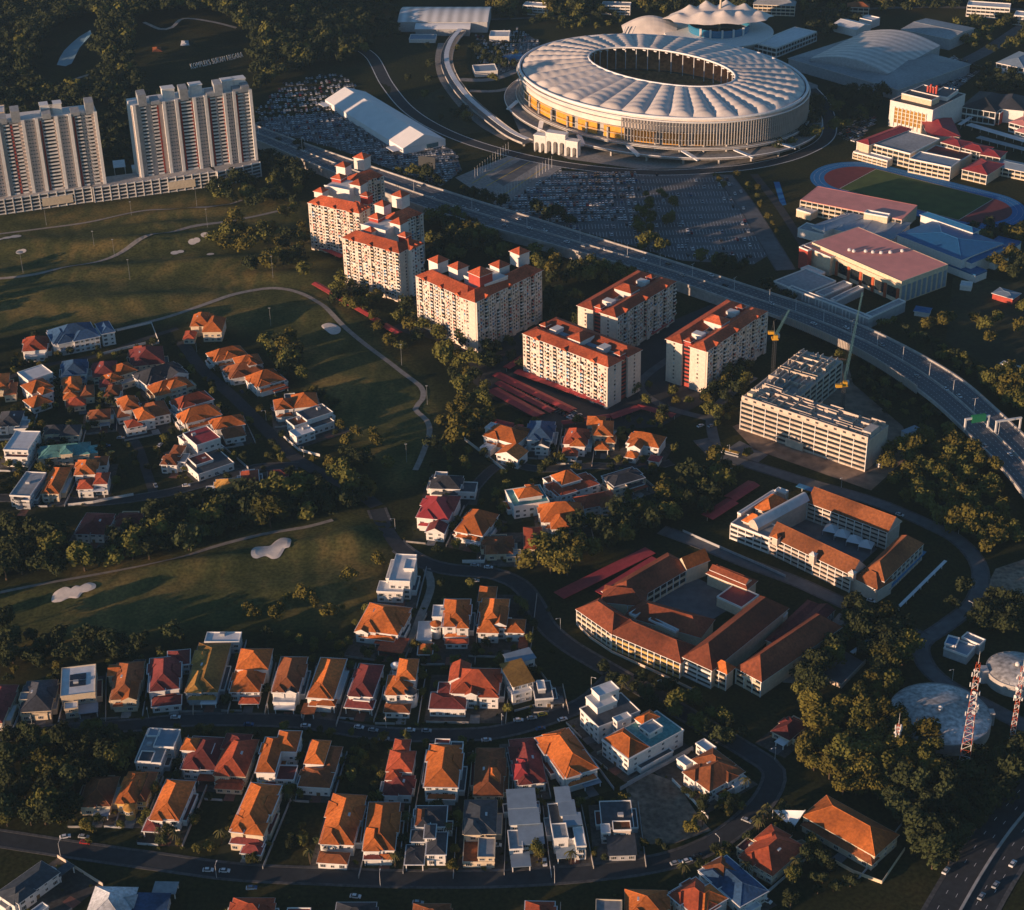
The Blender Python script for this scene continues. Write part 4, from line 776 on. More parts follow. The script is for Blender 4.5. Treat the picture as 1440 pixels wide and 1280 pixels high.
complex_('grandstand', 'grandstand beside the running track with a flat salmon pink roof', 'grandstand', (1126, 278), [
    ((1126, 281), (1268, 309), (1150, 262), 12, 'f', 'roof_pink', dict(trim='roof_pink', gal='f', n=3, ph=.1)), ((1215, 300), (1248, 306), (1220, 296), 13.5, 'f', 'roof_white', {}),
    ((1120, 295), (1140, 301), (1128, 288), 6, 'f', 'roof_white', {})], 'c')
complex_('training_hall', 'low training halls with blue grey metal canopies', 'training hall', (1140, 318), [
    ((1142, 318), (1160, 325), (1180, 290), 9, 'h', 'roof_steelblue', dict(ht=1.5)), ((1165, 320), (1190, 326), (1196, 296), 8, 'h', 'roof_steelblue', dict(ht=1)), ((1192, 327), (1225, 333), (1222, 300), 8, 'h', 'roof_steelblue', dict(ht=1)), ((1226, 330), (1256, 336), (1252, 308), 8, 'h', 'roof_steelblue', dict(ht=1)), ((1122, 322), (1158, 331), (1130, 313), 7, 'f', 'roof_grey', {})], 'w')
# sports school and offices at the right
complex_('school_building', 'grey roofed cream sports school with a long red edge roof', 'school', (1210, 215), [
    ((1226, 203), (1280, 217), (1262, 181), 13, 'f', 'roof_grey', dict(gal='f', n=3)), ((1206, 199), (1222, 204), (1250, 172), 14, 'h', 'roof_red', dict(ht=2, gal='l')), ((1200, 214), (1248, 227), (1206, 210), 6, 'f', 'roof_white', dict(gal='f', n=2))], 'c')
complex_('school_building', 'cream block with a pale teal flat roof at the edge of the track', 'school', (1279, 235), [((1279, 224), (1337, 236), (1290, 213), 12, 'f', 'roof_steelblue', dict(gal='f', n=3))], 'c')
complex_('school_building', 'cream wing with stepped red roofs right of the teal block', 'school', (1323, 215), [
    ((1324, 200), (1350, 207), (1332, 191), 13, 'h', 'roof_red', dict(ht=2, gal='f')), ((1350, 207), (1382, 215), (1358, 198), 12, 'h', 'roof_red', dict(ht=2, gal='f')), ((1378, 217), (1406, 222), (1384, 208), 12, 'h', 'roof_red', dict(ht=2, gal='f')), ((1300, 214), (1352, 226), (1308, 203), 9, 'f', 'tile_maroon', {})], 'c')
complex_('school_building', 'cream house with a square red hip roof beside the track', 'school', (1355, 250), [((1354, 238), (1388, 246), (1374, 222), 9, 'h', 'roof_red', dict(ht=3, gal='f', n=2))], 'c')
complex_('school_building', 'long low building with a steel blue roof at the right edge', 'school', (1398, 240), [((1394, 232), (1462, 246), (1402, 222), 8, 'h', 'roof_steelblue', dict(ht=2, gal='f', n=2))], 'c')
complex_('assembly_hall', 'hall with one wide dark red roof behind the sports school', 'hall', (1305, 190), [((1306, 192), (1350, 192), (1336, 166), 12, 'h', 'roof_red', dict(ht=3)), ((1300, 182), (1316, 184), (1310, 172), 10, 'h', 'roof_red', dict(ht=2))], 'c')
off_ = complex_('office_building', 'office block with a gold glowing glass front and dark grey roof', 'office building', (1248, 180), [
    ((1252, 142), (1312, 156), (1290, 118), 24, 'f', 'roof_dark', dict(trim='wall_white')), ((1268, 132), (1310, 142), (1276, 126), 29, 'f', 'roof_dark', dict(trim='wall_white', wall='c')), ((1310, 134), (1332, 138), (1330, 124), 27, 'f', 'roof_dark', {})], 'w')
o2, a2, U2, W2, L2, D2 = frame3((1252, 142), (1312, 156), (1290, 118), 24)
MB().box(L2*.12, -.3, 5, L2*.86, -.03, 19).build('curtain_wall', 'glass_gold', off_, o2-off_.location, a2)
for k in range(9):
    x = L2*(.12+.74*k/8); MB().box(x-.4, -.9, 1, x+.4, -.3, 20).build('pillar', 'wall_white', off_, o2-off_.location, a2)
for zz in (8.5, 12, 15.5): MB().box(L2*.12, -.6, zz, L2*.86, -.3, zz+.8).build('floor_band', 'wall_cream', off_, o2-off_.location, a2)
for k in range(4): MB().box(L2*.45+k*3, D2*.5, 29, L2*.45+k*3+1.6, D2*.5+2, 35+k % 2*2).build('chimney', 'wall_red', off_, o2-off_.location, a2)
complex_('office_building', 'octagonal hall with a dark blue grey roof and arched white walls', 'hall', (1358, 160), [((1352, 150), (1400, 158), (1372, 128), 13, 'h', 'tile_slate', dict(ht=5, gal='f', n=2)), ((1398, 152), (1440, 156), (1410, 134), 13, 'h', 'tile_slate', dict(ht=5))], 'w')
complex_('pavilion', 'round pavilion with orange light put into its red walls', 'pavilion', (1396, 168), [((1384, 156), (1406, 160), (1392, 148), 11, 'f', 'roof_dark', dict(wall='r', gal='f', n=1, band='trim_red'))], 'r')  # red walls and band: orange light on the drum put into colour
complex_('terrace_house', 'white and pink terraced house at the right edge', 'house', (1420, 180), [((1420, 172), (1442, 178), (1430, 160), 9, 'h', 'roof_pink', dict(ht=2, gal='f', n=2)), ((1428, 184), (1450, 190), (1436, 176), 8, 'h', 'roof_pink', dict(ht=2, gal='f', n=2))], 'w')
complex_('covered_walkway', 'long white roofed walkway passing behind the round pavilion', 'walkway', (1356, 172), [((1352, 176), (1388, 152), (1349, 173), 5, 'c', 'roof_white'), ((1358, 176), (1440, 200), (1362, 172), 5, 'c', 'roof_white'), ((1372, 194), (1440, 212), (1375, 190), 5, 'c', 'roof_grey')], 'w')
complex_('pavilion', 'blue roofed white pavilion with a raised canopy at the upper right', 'pavilion', (1400, 100), [((1402, 88), (1440, 96), (1420, 70), 10, 'h', 'roof_steelblue', dict(ht=4, gal='f', n=2)), ((1400, 98), (1420, 103), (1408, 92), 5, 'f', 'roof_white', {})], 'w')
# arena with vaulted roof
ar = complex_('indoor_arena', 'large indoor arena with a curved pale panelled roof', 'arena', (1144, 100), [((1109, 86), (1262, 128), (1190, 46), 12, 'f', 'roof_grey', dict(wall='g', trim='roof_grey')), ((1144, 80), (1248, 108), (1220, 40), 17, 'v', 'roof_white', dict(ht=7, wall='g'))], 'g') if False else None
complex_('indoor_arena', 'large indoor arena with a curved pale panelled roof', 'arena', (1144, 100), [
    ((1109, 82), (1263, 126), (1190, 44), 11, 'h', 'roof_grey', dict(wall='g', ht=5)), ((1248, 104), (1322, 64), (1144, 80), 14, 'v', 'arena_panel', dict(ht=8, wall='g', ov=.3))], 'g')
complex_('exhibition_hall', 'plain grey hall with a flat roof behind the curved arena', 'hall', (1270, 50), [((1268, 41), (1336, 55), (1292, 24), 12, 'x', 'roof_grey', dict(ht=2))], 'g')
complex_('pavilion', 'small white roofed sheds behind the arena on its left', 'pavilion', (1176, 40), [((1172, 34), (1204, 42), (1180, 24), 8, 'x', 'roof_white', dict(ht=3)), ((1208, 26), (1226, 30), (1212, 20), 8, 'f', 'roof_white', {})], 'w')
complex_('aquatic_annex', 'long white flat slab building between arena and peaked tent', 'annex building', (1060, 66), [((1061, 61), (1092, 68), (1106, 36), 10, 'f', 'roof_white', dict(gal='fr', n=2))], 'w')
complex_('transit_station', 'rail station under a long scalloped white canopy at the top', 'station', (560, 40), [((560, 31), (685, 31), (562, 10), 12, 'v', 'membrane_rib', dict(ht=5, wall='g'))], 'w')
complex_('station_hall', 'lower white station hall in front of the scalloped canopy', 'station', (585, 45), [((584, 41), (660, 41), (585, 31), 8, 'v', 'membrane_white', dict(ht=3, wall='g'))], 'w')
# long white tent
tn = complex_('exhibition_tent', 'very long white gabled tent standing in the left car park', 'tent', (560, 215), [((560, 204), (627, 194), (460, 139), 6, 'h', 'membrane_white', dict(ht=.4)), ], 'w') if False else None
o2, a2, U2, W2, L2, D2 = frame3((627, 196), (514, 129), (560, 205), 6)
t = thing('exhibition_tent', 'very long white gabled tent standing in the left car park', 'tent', o2, a2)
MB().box(.3, .3, 0, L2-.3, D2-.3, 5.7).build('wall', 'membrane_white', t)
r = MB(); P = [(0, 0, 6), (0, D2/2, 15), (0, D2, 6), (L2, 0, 6), (L2, D2/2, 15), (L2, D2, 6)]; r.add(P, [(0, 3, 4, 1), (1, 4, 5, 2), (0, 1, 2), (3, 5, 4)]); r.build('roof', 'membrane_white', t)
MB().box(-.2, 8, 1, .28, 20, 5).build('entrance_banner', 'metal_teal', t)
for (a, b) in ((D2-.5, D2+9),): MB().box(2, a, 4, 16, b, 4.4).build('porch_roof', 'membrane_white', t)
MB().box(L2-14, D2-.5, 4, L2-2, D2+8, 4.4).build('porch_roof', 'membrane_white', t)
# peaked tensile tent, its white plinth, the shell dome
g = G(1010, 58); t = thing('tensile_stadium', 'white peaked tensile canopy over a blue stand behind the big stadium', 'tensile roof', (g.x, g.y, 0), .0)
MB().lathe([(48, 0), (58, 10), (58, 11), (30, 12.5)], 40).build('plinth', 'wall_white', t)
MB().lathe([(32, 11), (33, 19), (32, 20)], 40).build('glass_drum', 'pool_water', t)
for a in (-2.3, -1.57, -.8, -1.95, -1.2): MB().box(33*cos(a)-1, 33*sin(a)-1, 8, 33*cos(a)+1, 33*sin(a)+1, 21).build('pillar', 'wall_white', t)
PK = [(-44, 2, 12), (-30, 16, 17), (-12, 22, 20), (10, 24, 20), (29, 17, 17), (44, 4, 12), (-18, -4, 13), (4, -6, 15), (22, -3, 12)]
mb = MB(); mb.smooth = True; n = 90; NRG = 22; vs = []
for i in range(NRG+1):
    for k in range(n):
        th = 2*pi*k/n; f = 1-i/NRG*.98; sc = 1-.07*abs(sin(th*5)); x, y = 60*f*sc*cos(th), 30*f*sc*sin(th)+9
        z = 21+5*(1-f*f)
        for (a, b, h) in PK:
            d = hypot(x-a, y-b); z = max(z, 21+7*(1-f*f)+h*.62*math.exp(-d/13))
        vs.append((x, y, z))
mb.add(vs, [(i*n+k, i*n+(k+1) % n, (i+1)*n+(k+1) % n, (i+1)*n+k) for i in range(NRG) for k in range(n)]+[tuple(range(NRG*n, (NRG+1)*n))]); mb.build('canopy', 'membrane', t)
MB().tube([(2, 12, 0), (3, 12, 72)], 1.6, 8, r2=.7).build('mast', 'wall_cream', t)
g = G(913, 56); t = thing('shell_dome', 'low white shell roof poking up behind the stadium rim', 'dome', (g.x, g.y, 0), .0)
mb = MB(); n = 14; vs = []
for i in range(n+1):
    for k in range(11):
        u = i/n; v = k/10; x = -30+60*u; zz = 26*sin(pi*(.08+.84*v)); y = -16+34*v
        vs.append((x*(.85+.15*sin(pi*v)), y, zz*(.6+.4*sin(pi*u))))
mb.add(vs, [(i*11+k, (i+1)*11+k, (i+1)*11+k+1, i*11+k+1) for i in range(n) for k in range(10)]); mb.build('shell', 'membrane', t)
for k in range(5): MB().tube([(-34+k*4, -18, 0), (-26+k*5, -8, 17)], .6, 5).build('strut', 'metal_white', t)

# ------------------------------------------------------------------ the stadium
CX, CY, EA, EB, EANG = 147.7, 1630.0, 145.1, 112.8, -.7258
st = thing('stadium', 'huge oval stadium with a ribbed membrane roof and open centre', 'stadium', (CX, CY, 0), EANG)
ZR, ZI, AI, BI = 38.0, 45.5, 79.0, 44.0
def EP(t, s, k=1.0):
    a, b = EA*k*(1-s)+AI*s, EB*k*(1-s)+BI*s; return a*cos(t), b*sin(t)
NP = 38
for i in range(NP):
    t0, t1 = 2*pi*i/NP, 2*pi*(i+1)/NP; nu, ns = 8, 28; vs = []
    for j in range(ns+1):
        s_ = .025+.965*j/ns
        for k in range(nu+1):
            u = k/nu; x, y = EP(t0+(t1-t0)*u, s_)
            bulge = sin(pi*u)**.75*(4.3*(1-.55*s_))*min(1, (s_-.01)*9, (1.01-s_)*9)
            fold = 1-.22*abs(cos(pi*j/ns*7))**5
            vs.append((x, y, ZR+(ZI-ZR)*s_+bulge*fold))
    m = MB(); m.smooth = True; m.add(vs, [(j*(nu+1)+k, j*(nu+1)+k+1, (j+1)*(nu+1)+k+1, (j+1)*(nu+1)+k) for j in range(ns) for k in range(nu)]); m.build('roof_panel', 'membrane', st)
def ering(k, z, s=0.0, n=152): return [(*EP(2*pi*i/n, s, k), z) for i in range(n+1)]
MB().tube(ering(1.006, ZR+.3), 1.3, 8, cap=False).build('rim_ring', 'membrane_white', st)
MB().tube(ering(1.022, ZR-2.6), .7, 6, cap=False).build('rim_ring', 'metal_white', st)
MB().tube(ering(1, ZI+.3, .995), .9, 6, cap=False).build('inner_ring', 'membrane_white', st)
# screen: pale drum with upright fins; dark recess and yellow panels low on it
n = 190; m = MB()
for i in range(n):
    pass
def drum(name, k0, z0, k1, z1, mt, ta=0, tb=2*pi, n=152):
    vs = []
    for i in range(n+1):
        t = ta+(tb-ta)*i/n
        vs += [(*EP(t, 0, k0), z0), (*EP(t, 0, k1), z1)]
    mb = MB(); mb.smooth = True; mb.add(vs, [(2*i, 2*i+2, 2*i+3, 2*i+1) for i in range(n)]); return mb.build(name, mt, st)
drum('screen_wall', .992, 25, 1.0, ZR-1, 'membrane'); drum('inner_wall', .95, 0, .95, 25.5, 'concrete'); drum('soffit', .948, 25.2, .995, 25, 'metal_dark')
m = MB(); NF = 300
def on_left(t):
    x, y = EP(t, 0, 1); c_, s_ = cos(EANG), sin(EANG); q = px((CX+x*c_-y*s_, CY+x*s_+y*c_, 20)); return q[0] < 872
for i in range(NF):
    t = 2*pi*i/NF
    if on_left(t): continue
    a, b = Vector(EP(t, 0, 1.002)), Vector(EP(t, 0, 1.022)); tg = Vector((-(b-a).y, (b-a).x)).normalized()*.2
    lo = 14
    for (z0, z1) in ((lo, ZR-3),):
        q = [a-tg, a+tg, b+tg, b-tg]
        m.prism([(p.x, p.y) for p in q], z0, z1)
m.build('louvre_screen', 'fin_grey', st)
for zz in (12, 18.5, 25, 31): MB().tube(ering(1.012, zz), .28, 4, cap=False).build('screen_rail', 'fin_grey', st)
for i in range(NP):
    t = 2*pi*(i+.5)/NP; x, y = EP(t, 0, .985); MB().lathe([(1.1, 0), (1.1, 22)], 8, cx=x, cy=y).build('pillar', 'concrete', st)
PY = MB()
sun_t = None
for i in range(30):
    ta, tb = 2*pi*(i+.12)/30, 2*pi*(i+.88)/30
    vs = []
    for j in range(7):
        t = ta+(tb-ta)*j/6; vs += [(*EP(t, 0, .975), 12.3), (*EP(t, 0, .975), 23.8)]
    MB().add(vs, [(2*j, 2*j+2, 2*j+3, 2*j+1) for j in range(6)]).build('yellow_panel', 'panel_yellow', st)
def annulus(name, k0, k1, z, mt, th=.8, n=120):
    vs = []
    for i in range(n):
        t = 2*pi*i/n
        for (k, zz) in ((k0, z), (k1, z), (k1, z-th), (k0, z-th)): vs.append((*EP(t, 0, k), zz))
    f = []
    for i in range(n):
        j = (i+1) % n
        for a in range(4): b = (a+1) % 4; f.append((i*4+a, j*4+a, j*4+b, i*4+b)[::-1])
    return MB().add(vs, f).build(name, mt, st)
annulus('upper_concourse', .95, 1.035, 11, 'concrete'); annulus('concourse_deck', .93, 1.12, 6.5, 'paving', 1.2)
MB().tube(ering(1.035, 12), .35, 4, cap=False).build('railing', 'metal_white', st); MB().tube(ering(1.12, 7.3), .4, 4, cap=False).build('railing', 'membrane_white', st)
for i in range(28):
    t = 2*pi*i/28; x, y = EP(t, 0, 1.08); MB().box(x-.8, y-.8, 0, x+.8, y+.8, 5.3).build('pillar', 'concrete', st)
for t in (-2.75, -2.3, -1.95, -1.6, -1.25, -.9, -.55, -.2, 2.9):
    tt = t+.35; a = Vector((*EP(tt, 0, 1.035), 10.7)); b = Vector((*EP(tt+.085, 0, 1.125), 6.2)); d = (b-a); nrm = Vector((-d.y, d.x, 0)).normalized()*2.2
    m = MB(); up = Vector((0, 0, .9)); q = [a-nrm, a+nrm, b+nrm, b-nrm]; m.add([*q, *[p-up for p in q]], [(0, 1, 2, 3), (7, 6, 5, 4), (0, 4, 5, 1), (1, 5, 6, 2), (2, 6, 7, 3), (3, 7, 4, 0)]); m.build('staircase', 'membrane_white', st)
# bowl
def bowl(name, a0, b0, z0, a1, b1, z1, mt, n=96):
    vs = []
    for i in range(n):
        t = 2*pi*i/n; vs += [(a0*cos(t), b0*sin(t), z0), (a1*cos(t), b1*sin(t), z1)]
    MB().add(vs, [(2*i, 2*((i+1) % n), 2*((i+1) % n)+1, 2*i+1) for i in range(n)]).build(name, mt, st)
bowl('lower_stand', 86, 56, 2, 108, 76, 14, 'seat_sunlit'); bowl('upper_stand', 101, 69, 18, 131, 98, 40, 'seat_sunlit'); bowl('balcony_wall', 108, 76, 14, 101, 69, 18, 'concrete')  # amber sunlight on the stands is put into the seat colour
m = MB(); m.poly([(92*cos(2*pi*i/64), 62*sin(2*pi*i/64)) for i in range(64)], .5); m.build('running_track', 'wood_floor', st)
m = MB(); m.poly([(-52, -33), (52, -33), (52, 33), (-52, 33)], .56); m.build('pitch', 'pitch_green', st)
for i in range(NP):
    t = 2*pi*i/NP; x, y = EP(t, .99); x2, y2 = 1.12*x, 1.16*y
    MB().tube([(x, y, ZI), (x*1.0, y*1.0, 24)], .45, 5).build('mast', 'metal_white', st)
    a = Vector((*EP(t, .0), ZR-.5)); b = Vector((*EP(t, .985), ZI-.6)); MB().tube([a, b], .5, 5).build('roof_truss', 'metal_white', st)
for i in range(40):
    t = 2*pi*i/40; x, y = EP(t, 1.0); MB().box(x-1.6, y-.3, ZI-2, x+1.6, y+.3, ZI-1).build('floodlight', 'metal_white', st)
# white arched gateway
o2, a2, U2, W2, L2, D2 = frame3((751, 213), (812, 222), 7, 0)
gt = thing('gateway', 'white arched gateway in front of the stadium', 'gateway', o2, a2)
def archwall(x0, x1, h, arches, aw, ah, name='wall'):
    m = MB(); xs = [x0+(x1-x0)*(k+.5)/arches for k in range(arches)]; prev = x0
    for xc in xs:
        m.box(prev, 0, 0, xc-aw/2, 7, h)
        N = 10; pts = [(xc-aw/2*cos(pi*i/N), ah-aw/2+aw/2*sin(pi*i/N)) for i in range(N+1)]
        for i in range(N):
            (xa, za), (xb, zb) = pts[i], pts[i+1]
            m.add([(xa, 0, za), (xb, 0, zb), (xb, 0, h), (xa, 0, h), (xa, 7, za), (xb, 7, zb), (xb, 7, h), (xa, 7, h)], [(0, 1, 2, 3), (7, 6, 5, 4), (0, 4, 5, 1), (3, 2, 6, 7)])
        prev = xc+aw/2
    m.box(prev, 0, 0, x1, 7, h); m.build(name, 'wall_white', gt)
    c = MB(); c.box(x0-.4, -.5, h, x1+.4, 7.5, h+1); c.build('cornice', 'trim_white', gt)
archwall(0, L2*.27, 15, 2, 3.6, 9); archwall(L2*.275, L2*.72, 19, 3, 4.6, 12); archwall(L2*.725, L2, 14, 2, 4, 9)
# flag poles and the plaza
for row, (p, q) in enumerate((((668, 252), (715, 216)), ((702, 284), (776, 236)))):
    for k in range(18 if row else 14):
        f = k/(17 if row else 13); g = G(p[0]+(q[0]-p[0])*f, p[1]+(q[1]-p[1])*f)
        o = MB().tube([(0, 0, 0), (0, 0, 11)], .16, 5, r2=.08).build('flagpole', 'metal_white', None, g)
        tag(o, 'white flagpole in the %s row of the plaza before the gateway' % ('near' if row else 'far'), 'flagpole', 'flagpoles of the %s plaza row' % ('near' if row else 'far'))

# ------------------------------------------------------------------ hillside letters
LET = 'KOMPLEKS SUKAN NEGARA'
a, b = GT(269, 99), GT(340, 79)
cu = bpy.data.curves.new('hillside_sign', 'FONT'); cu.body = LET; cu.size = 9; cu.extrude = .25; cu.space_character = 1.12
tmp = bpy.data.objects.new('hillside_sign', cu); COL.objects.link(tmp); bpy.context.view_layer.update()
me = bpy.data.meshes.new_from_object(tmp.evaluated_get(bpy.context.evaluated_depsgraph_get())); bpy.data.objects.remove(tmp); bpy.data.curves.remove(cu)
me.materials.clear(); me.materials.append(M['trim_white'])
wd = max(v.co.x for v in me.vertices); k = (b-a).length/wd*1.03
sg = link(me, 'hillside_sign'); sg.scale = (k, k*1.75, 1); ds = (b-a)
sg.rotation_euler = (radians(68), 0, atan2(ds.y, ds.x)); sg.location = a+Vector((0, 0, 1.2)); sg.rotation_euler.rotate_axis('X', 0)
tag(sg, 'white hillside letters spelling KOMPLEKS SUKAN NEGARA', 'sign')

# ------------------------------------------------------------------ expressway
ZD = 8.0
TOP = [(300, 155), (361, 178), (480, 220), (624, 268), (760, 311), (883, 349), (960, 373), (1060, 405), (1128, 427), (1197, 452), (1260, 481), (1324, 514), (1377, 555), (1440, 612), (1500, 680)]
BOT = [(305, 176), (366, 199), (480, 247), (624, 302), (760, 340), (883, 375), (960, 399), (1060, 434), (1128, 459), (1197, 490), (1260, 525), (1324, 574), (1377, 625), (1440, 694), (1500, 780)]
tp, bt = resample([G(x, y, ZD) for x, y in TOP], 1e9), resample([G(x, y, ZD) for x, y in BOT], 1e9)
def fine(P, n=14):
    out = []
    for i in range(len(P)-1):
        a, b, c, d = P[max(i-1, 0)], P[i], P[i+1], P[min(i+2, len(P)-1)]
        for k in range(n):
            t = k/n; out.append(.5*((2*b)+(c-a)*t+(2*a-5*b+4*c-d)*t*t+(3*b-a-3*c+d)*t**3))
    return out+[P[-1]]
TPp, BTp = fine([G(x, y, ZD) for x, y in TOP]), fine([G(x, y, ZD) for x, y in BOT])
NX = len(TPp)
_cl = [(TPp[i]+BTp[i])/2 for i in range(NX)]
for _ in range(6): _cl = [_cl[0]]+[(_cl[i-1]+_cl[i]*2+_cl[i+1])/4 for i in range(1, NX-1)]+[_cl[-1]]
_nm = []
for i in range(NX):
    t_ = (_cl[min(i+1, NX-1)]-_cl[max(i-1, 0)]).normalized(); _nm.append(Vector((t_.y, -t_.x, 0)))
_wd = [abs((BTp[i]-TPp[i]).dot(_nm[i])) for i in range(NX)]
for _ in range(60): _wd = [_wd[0]]+[(_wd[i-1]+_wd[i]*2+_wd[i+1])/4 for i in range(1, NX-1)]+[_wd[-1]]
def lane(f, i): return _cl[i]+_nm[i]*(_wd[i]*(f-.5))
def deckstrip(mb, f0, f1, z0, z1, i0=0, i1=None):
    i1 = NX if i1 is None else i1; vs = []
    for i in range(i0, i1):
        a, b = lane(f0, i), lane(f1, i); vs += [(a.x, a.y, z1), (b.x, b.y, z1), (b.x, b.y, z0), (a.x, a.y, z0)]
    k = i1-i0
    f = [(4*i+a, 4*i+4+a, 4*i+4+(a+1) % 4, 4*i+(a+1) % 4) for i in range(k-1) for a in range(4)]
    return mb.add(vs, f+[(0, 1, 2, 3), (4*k-1, 4*k-2, 4*k-3, 4*k-4)])
struct('expressway_road', deckstrip(MB(), 0, 1, ZD-1.6, ZD), 'asphalt_express')
for f0, f1, zt, nm in ((-.02, .015, ZD+1.1, 'barrier'), (.985, 1.02, ZD+1.1, 'barrier'), (.488, .512, ZD+1.0, 'barrier')):
    o = deckstrip(MB(), f0, f1, ZD-1.2 if f0 != .488 else ZD, zt).build('crash_barrier', 'concrete'); tag(o, {-.02: 'concrete barrier along the far edge of the expressway', .985: 'concrete barrier along the near edge of the expressway', .488: 'median barrier down the middle of the expressway'}[f0], 'barrier')
m = MB()
for f in (.12, .24, .36, .63, .75, .87):
    L_ = 0
    for i in range(NX-1):
        a, b = lane(f, i), lane(f, i+1); d = (b-a).length; n = Vector((-(b-a).y, (b-a).x, 0)).normalized()*.11
        t = 0
        k = max(1, int(d/9))
        for q in range(k):
            p0, p1 = a.lerp(b, q/k), a.lerp(b, (q+.42)/k); m.add([(p.x, p.y, ZD+.03) for p in (p0-n, p1-n, p1+n, p0+n)], [(0, 1, 2, 3)])
for f in (.03, .47, .53, .97): deckstrip(m, f-.004, f+.004, ZD-.5, ZD+.03)
struct('lane_marking', m, 'paint_white')
# retaining sides on the left, piers and sound wall on the right
iw = 7*14+4
for f, lab in ((.03, 'far'), (.97, 'near')):
    o = deckstrip(MB(), f-.012, f+.012, -.5, ZD-1.61, 0, iw).build('retaining_wall', 'concrete'); tag(o, 'grey retaining wall under the %s edge of the expressway' % lab, 'retaining wall')
for i in range(iw+6, NX, 9):
    a, b = lane(.15, i), lane(.85, i); ax = atan2((b-a).y, (b-a).x); c = lane(.5, i)
    p = MB(); p.box(-11, -1.2, ZD-3.4, 11, 1.2, ZD-1.62)
    for x in (-6.5, 6.5): p.lathe([(1.2, -1), (1.2, ZD-3.4)], 12, cx=x)
    o = p.build('bridge_pier', 'concrete', None, (c.x, c.y, 0), ax); tag(o, 'twin column concrete pier carrying the expressway viaduct', 'pier', 'piers of the expressway viaduct')
i0, i1 = 8*14-2, 11*14
sw = MB(); swo = empty('sound_wall', lane(1.0, i0)); tag(swo, 'ribbed pale sound wall on the near edge of the expressway', 'sound wall')
deckstrip(sw, 1.025, 1.032, ZD-2.2, ZD+3.6, i0, i1); q = sw.build('wall_panel', 'wall_beige'); q.parent = swo; q.matrix_parent_inverse = Matrix.Translation(-swo.location)
for i in range(i0, i1):
    p = lane(1.042, i)
    for tt in (0, .5):
        p = lane(1.042, i).lerp(lane(1.042, min(i+1, NX-1)), tt); MB().box(-.3, -.3, ZD-2.2, .3, .3, ZD+3.8).build('post', 'concrete', swo, Vector((p.x, p.y, 0))-swo.location, .6)
# gantries with green signs
def gantry(i, f0, f1, label, sign):
    a, b = lane(f0, i), lane(f1, i); d = (b-a).length; ax = atan2((b-a).y, (b-a).x)
    t = thing('sign_gantry', label, 'sign gantry', (a.x, a.y, ZD), ax, land=False)
    for x in (0, d): MB().box(x-.5, -.5, 0, x+.5, .5, 8).build('post', 'metal_white', t)
    MB().box(-.6, -.6, 8, d+.6, .6, 9.2).build('beam', 'metal_white', t)
    if sign:
        s_ = MB().box(d*.25, .65, 5.5, d*.85, .9, 10.5).build('sign_panel', 'sign_green', t); mm = MB()
        mm2 = MB()
        for k, (x0, x1, z) in enumerate(((.3, .6, 9.2), (.3, .75, 8), (.3, .5, 6.6), (.62, .8, 6.6))): mm2.box(d*x0, .91, z, d*x1, .95, z+.55)
        mm2.build('sign_lettering', 'paint_white', s_)
        s2 = MB().box(d*.25, -.9, 5.5, d*.85, -.65, 10.5).build('sign_back', 'sign_green', t)
gantry(12*14+3, 1.02, .52, 'white gantry with a green direction sign over the near carriageway', True)
gantry(12*14+5, .49, -.03, 'plain white gantry frame over the far carriageway', False)
# lamp posts along the median
for i in range(6, NX-8, 8):
    p = lane(.5, i); t = MB(); t.tube([(0, 0, 1), (0, 0, 11)], .16, 6, r2=.1); t.tube([(-2.2, 0, 11.3), (0, 0, 11), (2.2, 0, 11.3)], .08, 5)
    q = lane(.6, i)-p; o = t.build('street_lamp', 'metal_white', None, (p.x, p.y, ZD), atan2(q.y, q.x)); tag(o, 'twin armed street lamp on the expressway median', 'street lamp', 'lamps along the expressway median')

# ------------------------------------------------------------------ roads, lots, track
road('road', [(-20, 1036), (100, 1026), (190, 1020), (260, 1013), (340, 1012), (430, 1016), (520, 1030), (600, 1034), (690, 1031), (760, 1014), (820, 990), (850, 965), (868, 945)], 8, dz=.08, kerb=1.6)
road('road', [(530, 716), (540, 740), (562, 770), (598, 792), (640, 802), (690, 806), (730, 822), (752, 850), (768, 880), (800, 908), (850, 938), (920, 978), (1000, 1026), (1060, 1062), (1088, 1085), (1078, 1120), (1040, 1160), (985, 1195), (910, 1217), (800, 1230), (690, 1236), (560, 1236), (450, 1232), (330, 1226), (210, 1210), (110, 1196), (-20, 1176)], 9, kerb=1.6)
road('road', [(600, 800), (606, 826), (590, 870), (572, 918)], 4.5, 'path_pale', dz=.13)
road('road', [(255, 480), (285, 520), (330, 560), (370, 600), (410, 640), (450, 665), (500, 690), (530, 712)], 9, dz=.07)
road('road', [(-10, 700), (60, 702), (140, 706), (230, 694), (300, 676), (360, 658), (420, 655)], 7, dz=.1, kerb=1.2)
road('road', [(120, 590), (160, 598), (190, 622), (205, 660), (216, 694)], 6, dz=.115)
road('road', [(-10, 540), (60, 515), (140, 500), (200, 478), (250, 462)], 5, dz=.12)
road('road', [(640, 720), (700, 655), (760, 660), (840, 655), (900, 660), (945, 650)], 6, dz=.1, kerb=1)
road('road', [(985, 618), (1010, 640), (1060, 655), (1140, 680), (1230, 706), (1300, 735), (1350, 762), (1378, 800), (1370, 845), (1330, 880), (1296, 905), (1302, 935), (1330, 962), (1372, 985), (1420, 1010), (1460, 1030)], 8, 'asphalt_light', dz=.09, kerb=1.2)
road('road', [(930, 745), (985, 765), (1050, 792), (1120, 818), (1190, 850), (1250, 876), (1300, 898)], 8, 'asphalt_light', dz=.075, kerb=1.2)
